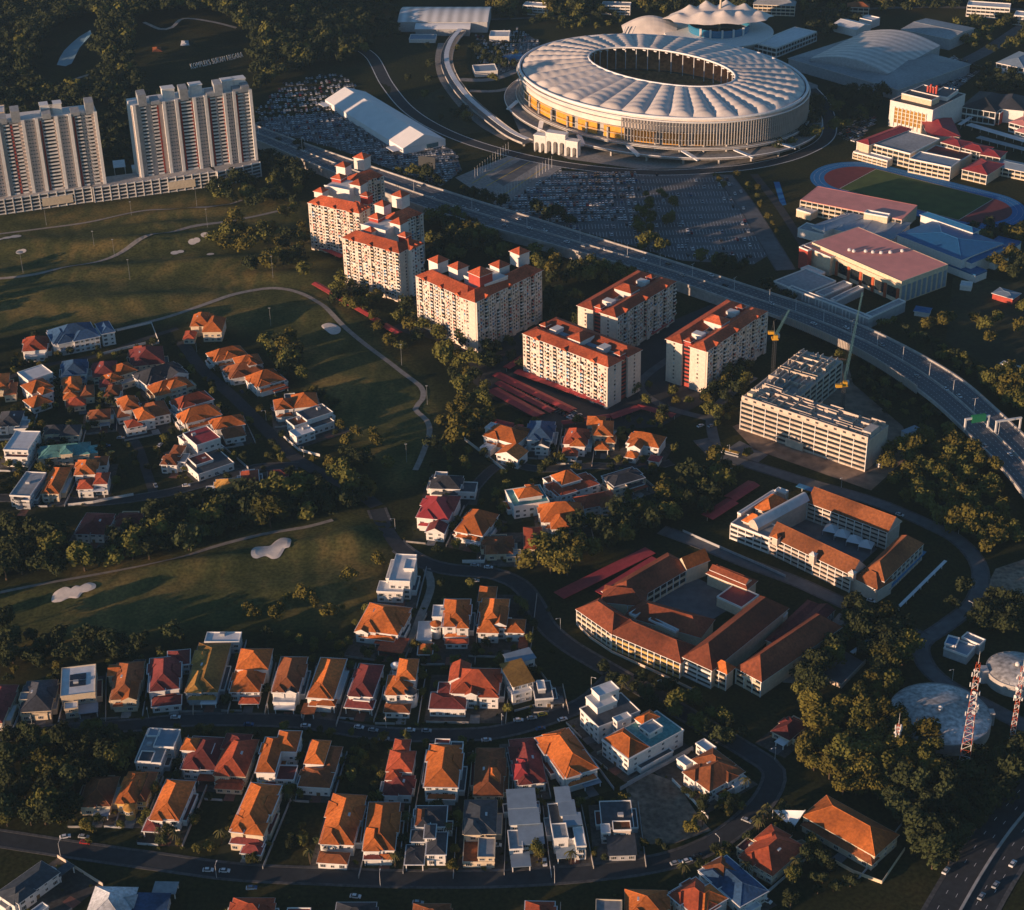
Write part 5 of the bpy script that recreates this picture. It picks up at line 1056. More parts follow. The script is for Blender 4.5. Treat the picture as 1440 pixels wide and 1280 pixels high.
road('road', [(1010, 640), (1000, 590), (1020, 560), (1060, 530)], 7, 'asphalt_light', dz=.11)
road('road', [(1470, 1110), (1420, 1170), (1380, 1230), (1340, 1300)], 26, 'asphalt', dz=.12, kerb=2)
m = MB(); P_ = line([(1470, 1110), (1420, 1170), (1380, 1230), (1340, 1300)], 5)
for off in (-9, -4.6, 4.6, 9):
    for i in range(0, len(P_)-1, 2):
        t_ = (P_[i+1]-P_[i]).normalized(); n_ = Vector((-t_.y, t_.x, 0))*off; ribbon(m, [P_[i]+n_, P_[i]+n_+t_*2.6], .2, .16, False)
struct('lane_marking', m, 'paint_white')
def _off(o): return [P_[i]+Vector((-(P_[min(i+1, len(P_)-1)]-P_[max(i-1, 0)]).y, (P_[min(i+1, len(P_)-1)]-P_[max(i-1, 0)]).x, 0)).normalized()*o for i in range(len(P_))]
mb_ = MB(); a_, b_ = _off(-.6), _off(.6); k_ = len(P_); vs = []
for p, q in zip(a_, b_): vs += [(p.x, p.y, .1), (p.x, p.y, .9), (q.x, q.y, .9), (q.x, q.y, .1)]
mb_.add(vs, [(4*i+a, 4*i+4+a, 4*i+4+(a+1) % 4, 4*i+(a+1) % 4) for i in range(k_-1) for a in range(4)]); tag(mb_.build('crash_barrier', 'concrete'), 'concrete median down the wide road at the lower right', 'barrier')
road('road', [(500, 70), (524, 84), (545, 120), (575, 155), (620, 183), (680, 206), (760, 226), (840, 238), (920, 243), (1000, 240), (1070, 232), (1130, 215), (1165, 190), (1160, 150), (1140, 125)], 11, 'asphalt', dz=.1, kerb=1.5)
road('road', [(1020, 250), (1050, 290), (1075, 330), (1105, 380)], 14, 'asphalt_light', dz=.09, kerb=1)
road('road', [(1060, 245), (1095, 290), (1130, 345)], 7, 'asphalt', dz=.12)
road('road', [(940, 505), (900, 540), (930, 570), (1000, 590)], 6, 'asphalt_light', dz=.13)
road('road', [(1340, 95), (1390, 70), (1450, 30)], 16, 'asphalt_light', dz=.1)
road('road', [(-10, 140), (60, 130), (130, 112), (180, 118), (240, 138)], 4, 'path_pale', dz=.3); road('road', [(95, 22), (150, 16), (200, 5)], 4, 'path_pale', dz=.3)
road('road', [(206, 64), (228, 72), (246, 70), (262, 60), (300, 62), (335, 66)], 4, 'path_pale', dz=.35)
road('road', [(690, 28), (820, 20), (930, 2)], 6, 'asphalt_light', dz=.1); road('road', [(1150, 16), (1300, 10), (1450, 14)], 8, 'asphalt_light', dz=.1)
m = MB()
for pts_, w_ in ROADS:
    if w_ == 11:
        for sg_ in (-1, 1):
            q_ = []
            for i in range(len(pts_)):
                t_ = (pts_[min(i+1, len(pts_)-1)]-pts_[max(i-1, 0)]).normalized(); q_.append(pts_[i]+Vector((-t_.y, t_.x, 0))*sg_*6.3)
            ribbon(m, q_, .9, .19)
struct('kerb_line', m, 'paint_white')
LOT1 = [(352, 180), (362, 150), (400, 118), (470, 103), (508, 122), (560, 165), (640, 214), (650, 240), (620, 262), (560, 242), (470, 208), (400, 190)]
LOT2 = [(786, 240), (860, 243), (1030, 246), (1060, 300), (1092, 352), (1060, 372), (960, 367), (890, 346), (820, 326), (700, 292)]
area('car_park', LOT1, 'asphalt_light', .05); area('car_park', LOT2, 'asphalt_light', .05)
area('plaza', [(640, 250), (668, 238), (730, 214), (790, 236), (745, 268), (702, 292)], 'paving', .062); area('plaza', [(688, 250), (738, 222), (760, 229), (708, 262)], 'asphalt_light', .085)
m = MB()
for p, q in (((664, 258), (728, 219)), ((700, 280), (768, 234)), ((684, 262), (748, 226))): ribbon(m, line((p, q), 20), .9, .1)
struct('plaza_marking', m, 'paint_yellow')
area('car_park', [(1040, 620), (1080, 640), (1060, 655), (1010, 640)], 'asphalt_light', .05)
area('forecourt', [(668, 50), (728, 40), (760, 60), (740, 90), (690, 110), (668, 90)], 'asphalt_light', .05)
area('car_park', [(1290, 110), (1340, 80), (1385, 95), (1340, 130), (1300, 130)], 'asphalt_light', .05)
area('concourse', [(735, 195), (800, 224), (900, 238), (1010, 236), (1090, 222), (1150, 180), (1150, 120), (1000, 60), (850, 50), (740, 90), (715, 150)], 'paving', .045)
area('school_court', [(900, 826), (955, 800), (1010, 828), (1036, 850), (985, 882), (930, 858)], 'asphalt_light', .05); area('school_court', [(1110, 740), (1140, 722), (1234, 772), (1206, 797)], 'asphalt_light', .05); area('school_yard', [(1100, 960), (1180, 862), (1200, 872), (1130, 962)], 'paving', .05)
area('court', [(1145, 951), (1183, 968), (1217, 933), (1186, 915)], 'asphalt_light', .3)
area('apartment_yard', [(430, 392), (520, 448), (600, 480), (690, 560), (800, 610), (930, 600), (1000, 560), (1090, 470), (1020, 420), (900, 470), (760, 470), (600, 430), (480, 370)], 'asphalt', .047)
area('construction_ground', [(1030, 600), (1060, 632), (1225, 690), (1280, 640), (1270, 600), (1200, 540), (1190, 505), (1150, 500), (1130, 560)], 'dirt', .05)
area('gravel_plot', [(880, 1108), (912, 1086), (950, 1100), (984, 1150), (1000, 1168), (950, 1186), (905, 1188), (890, 1150)], 'gravel', .06)
area('dirt_field', [(1340, 390), (1460, 400), (1460, 560), (1330, 480)], 'lawn', .05); area('dirt_patch', [(1370, 860), (1400, 800), (1460, 780), (1460, 880)], 'gravel', .06)
area('reddish_lawn', [(550, 90), (600, 62), (622, 70), (630, 120), (690, 185), (640, 190), (580, 150)], 'lawn', .05)
# athletics track
A, B, Cq = G(1182.5, 266), G(1230, 237.5), G(1395, 279.5)
u = (Cq-B).normalized(); v = Vector((-u.y, u.x, 0)); ctr = (G(1182.5, 266)+Cq)/2
def tr(x, y): return (ctr.x+u.x*x+v.x*y, ctr.y+u.y*x+v.y*y)
def stad(R, s): return [tr(s+R*cos(a), R*sin(a)) for a in [(-pi/2+pi*i/24) for i in range(25)]]+[tr(-s+R*cos(a), R*sin(a)) for a in [(pi/2+pi*i/24) for i in range(25)]]
hw = abs((B-ctr).dot(v)); hl = (Cq-B).length/2
for nm, R, mt, z in (('running_track', hw+13, 'track_blue', .07), ('track_infield', hw+1, 'track_red', .09)):
    m = MB(); m.poly(stad(R, hl-2), z); struct(nm, m, mt)
m = MB(); m.poly([tr(-hl, -hw), tr(hl, -hw), tr(hl, hw), tr(-hl, hw)], .12); struct('football_pitch', m, 'pitch_green')
m = MB()
for k in (2, 4):
    pts = [Vector((*p, 0)) for p in stad(hw+2.3*k+.5, hl-2)]; ribbon(m, pts+[pts[0]], .12, .085, False)
for (a, b) in (((-hl, -hw), (-hl, hw)), ((hl, -hw), (hl, hw)), ((-hl, hw), (hl, hw)), ((-hl, -hw), (hl, -hw))): ribbon(m, [Vector((*tr(*a), 0)), Vector((*tr(*b), 0))], .35, .135, False)
struct('track_marking', m, 'paint_white')
area('blue_court', [(1088, 256), (1096, 256), (1106, 288), (1098, 290)], 'track_blue', .1)
# curved footbridge deck from the station to the stadium
pts = line([(648, 44), (634, 62), (628, 85), (636, 110), (658, 140), (690, 168), (720, 190), (742, 200)], 8, 5)
m = MB(); ribbon(m, pts, 13, 5, False); [None for _ in ()]
o = empty('footbridge', pts[0].copy()); tag(o, 'pale curved footbridge sweeping from the station to the stadium', 'footbridge')
def fbpart(pts, name, w, off, z, h, mt):
    k = len(pts); vs = []
    for i, p in enumerate(pts):
        t = pts[min(i+1, k-1)]-pts[max(i-1, 0)]; n = Vector((-t.y, t.x, 0)).normalized()
        for sgn, zz in ((-.5, z+h), (.5, z+h), (.5, z), (-.5, z)):
            q = p+n*(off+w*sgn); vs.append((q.x-o.location.x, q.y-o.location.y, zz-o.location.z))
    MB().add(vs, [(4*i+a, 4*i+4+a, 4*i+4+(a+1) % 4, 4*i+(a+1) % 4) for i in range(k-1) for a in range(4)]+[(0, 1, 2, 3), (4*k-1, 4*k-2, 4*k-3, 4*k-4)]).build(name, mt, o)
fbpart(pts, 'deck', 12, 0, 4, 1, 'paving'); fbpart(pts, 'canopy', 5, 0, 8, .4, 'roof_white'); fbpart(pts, 'parapet', .4, 6.2, 4.5, 1.7, 'concrete'); fbpart(pts, 'parapet', .4, -6.2, 4.5, 1.7, 'concrete')
for p in pts[2::4]: MB().box(-1, -1, 0, 1, 1, 4).build('pier', 'concrete', o, Vector((p.x, p.y, 0))-o.location)
road('footpath', [(622, 62), (618, 85), (624, 112), (648, 146), (680, 176), (715, 196)], 9, 'paving', dz=.12); road('footpath', [(645, 112), (690, 112), (730, 98)], 10, 'paving', dz=.11); road('footpath', [(660, 128), (700, 128), (735, 118)], 7, 'paving', dz=.14)
# ------------------------------------------------------------------ ground, golf course, water
def axis(lo, hi, st, far):
    a = [lo-far*k for k in (10, 5, 3, 1.2, .4)]; x = lo
    while x <= hi: a.append(x); x += st
    return a+[hi+far*k for k in (.4, 1.2, 3, 5, 10)]
xs, ys = axis(-620, 70, 5, 300), axis(600, 1640, 6, 300)
m = MB(); m.smooth = True
vs = [(x, y, hgt(x, y)) for y in ys for x in xs]; nx = len(xs)
m.add(vs, [(j*nx+i, j*nx+i+1, (j+1)*nx+i+1, (j+1)*nx+i) for j in range(len(ys)-1) for i in range(nx-1)])
gm = bpy.data.materials.new('grass_ground'); gm.use_nodes = True; nt = gm.node_tree; N_, L_ = nt.nodes, nt.links; bs = N_['Principled BSDF']; bs.inputs['Roughness'].default_value = 1; bs.inputs['Specular IOR Level'].default_value = .05
tc = N_.new('ShaderNodeTexCoord'); cr = N_.new('ShaderNodeValToRGB'); n1 = N_.new('ShaderNodeTexNoise'); n1.inputs['Scale'].default_value = .016; n1.inputs['Detail'].default_value = 9; n1.inputs['Roughness'].default_value = .62
L_.new(tc.outputs['Object'], n1.inputs['Vector']); L_.new(n1.outputs['Fac'], cr.inputs[0]); E_ = cr.color_ramp.elements
E_[0].position = .32; E_[0].color = (.020, .026, .011, 1); E_[1].position = .72; E_[1].color = (.060, .048, .018, 1); e = E_.new(.52); e.color = (.032, .035, .013, 1)
n2 = N_.new('ShaderNodeTexNoise'); n2.inputs['Scale'].default_value = .5; n2.inputs['Detail'].default_value = 5; L_.new(tc.outputs['Object'], n2.inputs['Vector'])
mr = N_.new('ShaderNodeMapRange'); mr.inputs[1].default_value = .3; mr.inputs[2].default_value = .7; mr.inputs[3].default_value = .6; mr.inputs[4].default_value = 1.4; L_.new(n2.outputs['Fac'], mr.inputs[0])
vm = N_.new('ShaderNodeVectorMath'); vm.operation = 'SCALE'; L_.new(cr.outputs[0], vm.inputs[0]); L_.new(mr.outputs[0], vm.inputs['Scale']); va = N_.new('ShaderNodeVertexColor'); va.layer_name = 'turf'; c2 = N_.new('ShaderNodeValToRGB'); wv = N_.new('ShaderNodeTexWave'); wv.inputs['Scale'].default_value = .014; wv.inputs['Distortion'].default_value = 16; wv.inputs['Detail'].default_value = 3; L_.new(tc.outputs['Object'], wv.inputs['Vector']); ad = N_.new('ShaderNodeMath'); ad.operation = 'MULTIPLY_ADD'; ad.inputs[1].default_value = .10; L_.new(wv.outputs['Fac'], ad.inputs[0]); sb = N_.new('ShaderNodeMath'); sb.operation = 'SUBTRACT'; sb.inputs[1].default_value = .05; L_.new(n1.outputs['Fac'], sb.inputs[0]); L_.new(sb.outputs[0], ad.inputs[2]); L_.new(ad.outputs[0], c2.inputs[0]); e2 = c2.color_ramp.elements; e2[0].position = .36; e2[0].color = (.055, .062, .020, 1); e2[1].position = .66; e2[1].color = (.19, .14, .045, 1); e3 = e2.new(.5); e3.color = (.088, .090, .030, 1)
mx = N_.new('ShaderNodeMix'); mx.data_type = 'RGBA'; L_.new(va.outputs[0], mx.inputs[0]); L_.new(cr.outputs[0], mx.inputs[6]); L_.new(c2.outputs[0], mx.inputs[7]); L_.new(mx.outputs[2], vm.inputs[0]); L_.new(vm.outputs[0], bs.inputs['Base Color']); M['grass_ground'] = gm
go = struct('ground', m, 'grass_ground')
GOLF = [[G2(*p) for p in q] for q in ([(-120, 310), (60, 300), (240, 275), (330, 268), (420, 285), (440, 330), (470, 420), (560, 500), (615, 560), (605, 660), (560, 690), (470, 600), (420, 520), (360, 470), (250, 452), (0, 470), (-160, 480)], [(-120, 850), (60, 815), (230, 780), (370, 742), (500, 715), (545, 760), (530, 830), (480, 880), (240, 890), (-120, 930)])]
at = go.data.color_attributes.new('turf', 'FLOAT_COLOR', 'POINT'); buf = []
for (x, y, z) in vs:
    f_ = sum(1 for a_, b_ in ((0, 0), (9, 0), (-9, 0), (0, 9), (0, -9), (5, 5), (-5, -5)) if any(inside((x+a_, y+b_), q) for q in GOLF))/7 if -500 < x < 100 and 600 < y < 1700 else 0
    buf += [f_, f_, f_, 1]
at.data.foreach_set('color', buf)
def tpath(name, pp, w, mt='path_pale'):
    pts = resample([GT(x, y) for x, y in pp], 5); m = MB(); ribbon(m, pts, w, .4); ROADS.append((pts, w+5)); return struct(name, m, mt)
tpath('golf_path', [(-20, 332), (60, 322), (130, 312), (210, 296), (290, 292), (340, 282)], 3); tpath('golf_path', [(-20, 394), (60, 384), (140, 368), (200, 345), (260, 322), (320, 312), (380, 300), (420, 290)], 3.4)
tpath('golf_path', [(150, 468), (230, 448), (290, 428), (340, 412), (388, 406), (430, 416), (465, 440), (510, 482), (560, 520), (592, 545), (594, 562), (584, 576), (600, 592), (604, 610), (594, 640), (584, 662)], 3.8)
tpath('golf_path', [(-20, 838), (60, 822), (150, 806), (230, 790), (300, 770), (370, 752), (430, 742), (468, 732)], 3)
def blob(name, c, lobes, mt, dz=.3):
    g = GT(*c); pts = []
    n = 48
    for i in range(n):
        t = 2*pi*i/n; r = 0
        best = 0
        for (dx, dy, rad) in lobes:
            # farthest crossing of the ray with the lobe
            bq = dx*cos(t)+dy*sin(t); cc = dx*dx+dy*dy-rad*rad; disc = bq*bq-cc
            if disc > 0: best = max(best, bq+sqrt(disc))
        pts.append((g.x+best*cos(t), g.y+best*sin(t)))
    m = MB(); cz = hgt(g.x, g.y); m.add([(g.x, g.y, cz+dz)]+[(x, y, hgt(x, y)+dz) for x, y in pts], [(0, i+1, (i+1) % n+1) for i in range(n)]); struct(name, m, mt)
def pblob(name, pp, mt, dz=.6):
    P = [GT(x, y) for x, y in pp]; n = len(P); out = []
    for i in range(n):
        a, b, c, d = P[i-1], P[i], P[(i+1) % n], P[(i+2) % n]
        for k in range(5):
            t = k/5; q = .5*((2*b)+(c-a)*t+(2*a-5*b+4*c-d)*t*t+(3*b-a-3*c+d)*t**3); out.append((q.x, q.y, hgt(q.x, q.y)+dz))
    cx_, cy_ = sum(p[0] for p in out)/len(out), sum(p[1] for p in out)/len(out); N_o = len(out); vv = []
    for f_ in (1, .8, .6, .4, .2): vv += [(cx_+(p[0]-cx_)*f_, cy_+(p[1]-cy_)*f_, hgt(cx_+(p[0]-cx_)*f_, cy_+(p[1]-cy_)*f_)+dz*(1.0 if f_ < 1 else .55)) for p in out]
    vv.append((cx_, cy_, hgt(cx_, cy_)+dz))
    struct(name, MB().add(vv, [(r_*N_o+i, r_*N_o+(i+1) % N_o, (r_+1)*N_o+(i+1) % N_o, (r_+1)*N_o+i) for r_ in range(4) for i in range(N_o)]+[(4*N_o+i, 4*N_o+(i+1) % N_o, 5*N_o) for i in range(N_o)]), mt)
pblob('sand_bunker', [(353, 780), (357, 771), (370, 769), (380, 768), (387, 762), (397, 757), (409, 759), (408, 768), (401, 772), (397, 779), (392, 785), (383, 787), (373, 783), (360, 787)], 'sand')
pblob('sand_bunker', [(73, 847), (75, 836), (84, 829), (92, 826), (98, 829), (107, 824), (115, 825), (124, 820), (134, 822), (134, 828), (124, 833), (116, 835), (109, 842), (97, 842), (85, 847)], 'sand')
pblob('sand_bunker', [(452, 459), (460, 455), (470, 456), (479, 462), (477, 469), (467, 471), (459, 466)], 'sand')
blob('sand_bunker', (10, 335), [(0, 0, 4), (6, 3, 5), (-5, -4, 3)], 'sand')
blob('sand_bunker', (271, 342), [(0, 0, 3.5), (3, 2, 3)], 'sand'); blob('sand_bunker', (246, 356), [(0, 0, 3.5), (4, 2, 3)], 'sand'); blob('sand_bunker', (288, 335), [(0, 0, 3)], 'sand'); blob('sand_bunker', (28, 355), [(0, 0, 3.2), (2, 1, 3)], 'sand'); blob('sand_bunker', (296, 358), [(0, 0, 3)], 'sand')
m = MB(); pp = [GT(x, y) for x, y in ((80, 92), (84, 82), (90, 72), (100, 62), (112, 52), (127, 43), (129, 49), (119, 60), (112, 68), (107, 78), (101, 90), (92, 94))]; zz = sum(p.z for p in pp)/len(pp)+2.5; m.poly([(p.x, p.y) for p in pp], zz) if False else m.add([(p.x, p.y, p.z+.5) for p in pp], [tuple(range(len(pp)))]); struct('lake_water', m, 'water')
# ------------------------------------------------------------------ unfinished building, cranes
cb = complex_('unfinished_building', 'unfinished L shaped concrete building with open parking floors', 'building site', (1041, 600), [
    ((1043, 563), (1220, 622), (1072, 541), 21, 'f', 'concrete', dict(gal='f', n=6, band='concrete_raw', trim='concrete_raw', ph=.3, bay=9)),
    ((1102, 577), (1184, 508), (1046, 557), 19, 'f', 'concrete', dict(gal='f', n=5, band='concrete_raw', trim='concrete_raw', ph=.3, bay=9))], 'b')
for (P0, P1, P3, z, a) in (((1043, 563), (1220, 622), (1072, 541), 21, 0), ((1102, 577), (1184, 508), (1046, 557), 19, 1)):
    o2, a2, U2, W2, L2, D2 = frame3(P0, P1, P3, z); off = o2-cb.location
    if a == 0:
        w = MB(); w.box(0, 0, z, L2, .5, z+3.4); wo = w.build('parapet_wall', 'wall_beige', cb, off, a2)
        for k in range(14): MB().box(L2*(k+.5)/14-1.1, -.05, z+1, L2*(k+.5)/14+1.1, -.02, z+2.4).build('opening', 'metal_dark', wo)
    rng = random.Random(3+a)
    y = 2.5
    while y < D2-1.5:
        x = (2 if a == 0 else 14)
        while x < L2-3:
            l = rng.uniform(7, 16)
            if rng.random() < .85: MB().box(x, y, z+.01, min(x+l, L2-1), y+.45, z+rng.choice((1.6, 2.6, 3.2))).build('partition_wall', 'concrete' if a else 'wall_beige', cb, off, a2)
            x += l+rng.uniform(.6, 2.5)
        y += 2.7 if a == 0 else 3.6
    for k in range(12):
        x = L2*rng.uniform(.05, .95); MB().box(x, 1.5, z+.02, x+.4, D2-1.5, z+rng.choice((2, 2.8))).build('cross_wall', 'concrete_raw', cb, off, a2)
o2, a2, U2, W2, L2, D2 = frame3((1102, 577), (1184, 508), (1046, 557), 19); off = o2-cb.location
MB().box(6, D2*.44, 19.02, L2-4, D2*.5, 21).build('corridor_roof', 'metal_teal', cb, off, a2)
o2, a2, U2, W2, L2, D2 = frame3((1043, 563), (1220, 622), (1072, 541), 21); off = o2-cb.location
MB().box(2, 3, 21.02, 6, 7, 26).build('stair_core', 'wall_cream', cb, off, a2); MB().box(L2-7, D2*.2, 21.02, L2-1, D2*.6, 25).build('stair_core', 'concrete', cb, off, a2)
MB().box(L2*.38, -1.6, 0, L2*.52, -.7, 5.5).build('hoarding', 'concrete_raw', cb, off, a2)
def lattice(mb, a, b, w0, w1, n, r=.16, mi=None):
    a, b = Vector(a), Vector(b); t = (b-a).normalized(); s = t.orthogonal().normalized() if abs(t.z) > .95 else Vector((t.y, -t.x, 0)).normalized(); q = t.cross(s); prev = None
    for i in range(n+1):
        f = i/n; w = w0+(w1-w0)*f; c = a.lerp(b, f); cs = [c+(s*x+q*y)*w/2 for x, y in ((-1, -1), (1, -1), (1, 1), (-1, 1))]; m = (i-1) % 2 if mi is None else mi
        if prev:
            for k in range(4):
                mb.tube([prev[k], cs[k]], r, 4, m, cap=False); mb.tube([prev[k], cs[(k+1) % 4]], r*.6, 4, m, cap=False); mb.tube([cs[k], cs[(k+1) % 4]], r*.6, 4, m, cap=False)
        prev = cs
def crane(label, base, h, tip, zt):
    t = thing('tower_crane', label, 'tower crane', (base[0], base[1], 0), 0, 'tower cranes at the building site')
    m = MB(); lattice(m, (0, 0, 0), (0, 0, h), 1.8, 1.8, 14, .13, 0); m.build('mast', 'metal_dark', t)
    MB().box(-2.2, -2.2, h, 2.2, 2.2, h+1).box(-1.2, -3.4, h+1, 1.4, -1, h+4).build('slewing_platform', 'metal_yellow', t); MB().box(1.5, -1, h+1, 3, 1, h+3.4).build('cab', 'metal_white', t)
    e = G(tip[0], tip[1], zt)-Vector((base[0], base[1], 0)); m = MB(); lattice(m, (0, 0, h+2), e, 1.4, .7, 20, .10, 0); m.build('jib', 'metal_teal', t)
    d = Vector((-e.x, -e.y, 0)).normalized(); MB().box(-2, -1, h+1, 2, 1, h+3).build('counterweight', 'metal_yellow', t, d*6)
    m = MB(); m.tube([(0, 0, h+1), (d.x*3, d.y*3, h+12)], .3, 5); m.tube([(d.x*3, d.y*3, h+12), tuple(e)], .05, 4); m.tube([(d.x*3, d.y*3, h+12), (d.x*6, d.y*6, h+2)], .1, 4); m.build('a_frame', 'metal_dark', t)
crane('tower crane left of the building site next to the apartment slab', G2(1086, 538), 33, (1110, 436), 62)
q = G(1187, 542, 26); crane('tower crane inside the building site with its teal jib raised high', (q.x, q.y), 26, (1213, 411), 88)
for (p, w, d, h, l) in (((1262, 630), 9, 4, 3, 'blue site cabin beside the grove below the building site'), ((1240, 655), 7, 3, 3, 'pale site cabin at the right end of the building site'), ((1190, 640), 10, 4, 3, 'long white cabin in front of the building site'), ((1280, 612), 12, 5, 4, 'white sheeted stack at the right of the building site')):
    g = G(*p); t = thing('site_cabin', l, 'site cabin', g, .6, land=False); MB().box(-w/2, -d/2, 0, w/2, d/2, h).build('wall', 'wall_white' if 'white' in l or 'pale' in l else 'roof_bluebright', t)
    MB().box(-w/2-.2, -d/2-.2, h, w/2+.2, d/2+.2, h+.2).build('roof', 'roof_steelblue', t); MB().box(-w/4, -d/2-.05, .9, w/4, -d/2-.01, 2.1).build('window', 'glass', t)
# ------------------------------------------------------------------ water tanks, radio masts
def tank(label, p, r, h):
    g = G(p[0], p[1], h); t = thing('water_tank', label, 'water tank', (g.x, g.y, 0))
    MB().lathe([(r, 0), (r, h), (r-.6, h)], 56).build('tank_wall', 'concrete', t)
    m = MB(); m.smooth = True; m.lathe([(r-.5, h-.2)]+[(r*k/8, h+2.4*(1-(k/8)**2)) for k in (7, 6, 5, 4, 3, 2, 1)]+[(.05, h+2.4)], 56); m.build('tank_roof', 'tank_roof', t)
    MB().lathe([(1.2, h+2.2), (1.2, h+4), (.1, h+4.6)], 12).build('roof_vent', 'metal_white', t)
    for k in range(24):
        a = 2*pi*k/24; MB().tube([(r*.97*cos(a), r*.97*sin(a), h+.15), (1.4*cos(a), 1.4*sin(a), h+2.5)], .1, 4).build('roof_seam', 'concrete', t)
    MB().box(-r-3, -2.5, 0, -r+.5, 2.5, h+1).build('stair_house', 'wall_grey', t); MB().box(r-.5, -2, 0, r+2, 2, h+.6).build('valve_house', 'wall_grey', t)
tank('large round concrete water tank with a streak of sunlight', (1322, 1003), 25, 7); tank('smaller round water tank cut by the right edge', (1430, 941), 15.5, 7)
def radio(label, base, h, w0, w1):
    g = G(*base); t = thing('radio_mast', label, 'radio mast', g, .4, 'red and white radio masts by the water tanks')
    m = MB(); lattice(m, (0, 0, 0), (0, 0, h), w0*.8, w1*.8, 18, .17); m.build('lattice', ['metal_white', 'metal_red'], t)
    MB().tube([(0, 0, h), (0, 0, h+7)], .14, 5, r2=.05).build('aerial', 'metal_white', t)
    rng = random.Random(int(h))
    for k in range(22):
        z = h*(rng.uniform(.55, 1.0)); a = rng.uniform(0, 6.3); w = (w0+(w1-w0)*z/h)*.62+.4
        if k % 4 == 0:
            MB().tube([(w*cos(a), w*sin(a), z), ((w+.5)*cos(a), (w+.5)*sin(a), z)], .9, 10).build('dish', 'metal_white', t)
        else: MB().box(w*cos(a)-.22, w*sin(a)-.22, z-1.2, w*cos(a)+.22, w*sin(a)+.22, z+1.2).build('panel_antenna', 'metal_white', t)
radio('tall red and white lattice mast in front of the large water tank', (1355, 1084), 64, 6.5, 2.2); radio('slender red and white mast at the right edge by the smaller tank', (1423, 1040), 44, 3, 1.8); radio('short mast rising from the trees left of the large water tank', (1259, 1062), 19, 2, 1.4)
complex_('pump_station', 'pump station with pale blue flat roofs above the large tank', 'pump station', (1330, 915), [((1327, 912), (1360, 924), (1340, 898), 5, 'f', 'roof_steelblue', {}), ((1352, 897), (1378, 908), (1358, 889), 6, 'f', 'roof_steelblue', {}), ((1328, 906), (1344, 910), (1336, 895), 6.5, 'f', 'canvas_blue', {})], 'g')
complex_('covered_walkway', 'short white roofed walkway beside the walled court', 'walkway', (1198, 920), [((1200, 919), (1238, 891), (1196, 916), 3.6, 'c', 'roof_white')], 'w')
complex_('sports_shed', 'small blue roofed shed on the grass right of the pink hall', 'shed', (1284, 440), [((1286, 437), (1306, 440), (1292, 431), 4, 'h', 'roof_bluebright', dict(ht=1))], 'w'); complex_('sports_shed', 'teal roofed brick shed at the right edge beyond the expressway', 'shed', (1396, 416), [((1396, 412), (1424, 420), (1404, 404), 5, 'h', 'roof_steelblue', dict(ht=1.2))], 'r'); complex_('sports_shed', 'white roofed lean to shelter on the grass behind the pink hall', 'shed', (1350, 404), [((1350, 402), (1366, 404), (1354, 396), 3.5, 'f', 'roof_white', {})], 'w')
complex_('club_house', 'low white sheds at the right edge beyond the expressway bend', 'shed', (1408, 515), [((1406, 512), (1440, 524), (1410, 508), 3.5, 'f', 'roof_grey', {})], 'w')
# sail shade
a, b, c = G(1087, 1139, 5), G(1132, 1140, 9), G(1115, 1166, 4); o = empty('shade_sail', (a.x, a.y, 0)); tag(o, 'triangular white shade sail left of the orange hall', 'shade sail')
N = 10; vs = []; fs = []; idx = {}
for i in range(N+1):
    for j in range(N+1-i):
        u_, v_ = i/N, j/N; w_ = 1-u_-v_; p = a*u_+b*v_+c*w_; p.z -= 6*u_*v_*w_*4; idx[i, j] = len(vs); vs.append(p-Vector((a.x, a.y, 0)))
for i in range(N):
    for j in range(N-i):
        fs.append((idx[i, j], idx[i+1, j], idx[i, j+1]))
        if j < N-i-1: fs.append((idx[i+1, j], idx[i+1, j+1], idx[i, j+1]))
m = MB(); m.smooth = True; m.add(vs, fs); m.build('canopy', 'membrane_white', o)
for p in (a, b, c): MB().tube([(p.x-a.x, p.y-a.y, 0), (p.x-a.x, p.y-a.y, p.z+.5)], .15, 6).build('pole', 'metal_white', o)
g = G(601, 243); t = thing('billboard', 'dark back of a billboard rising beside the expressway', 'billboard', g, -.35, land=False)
MB().box(-8, -.4, 4, 8, .4, 15).build('panel', 'metal_dark', t)
for x in (-5, 5): MB().box(x-.4, .41, 0, x+.4, 1.2, 14).build('post', 'metal_dark', t)
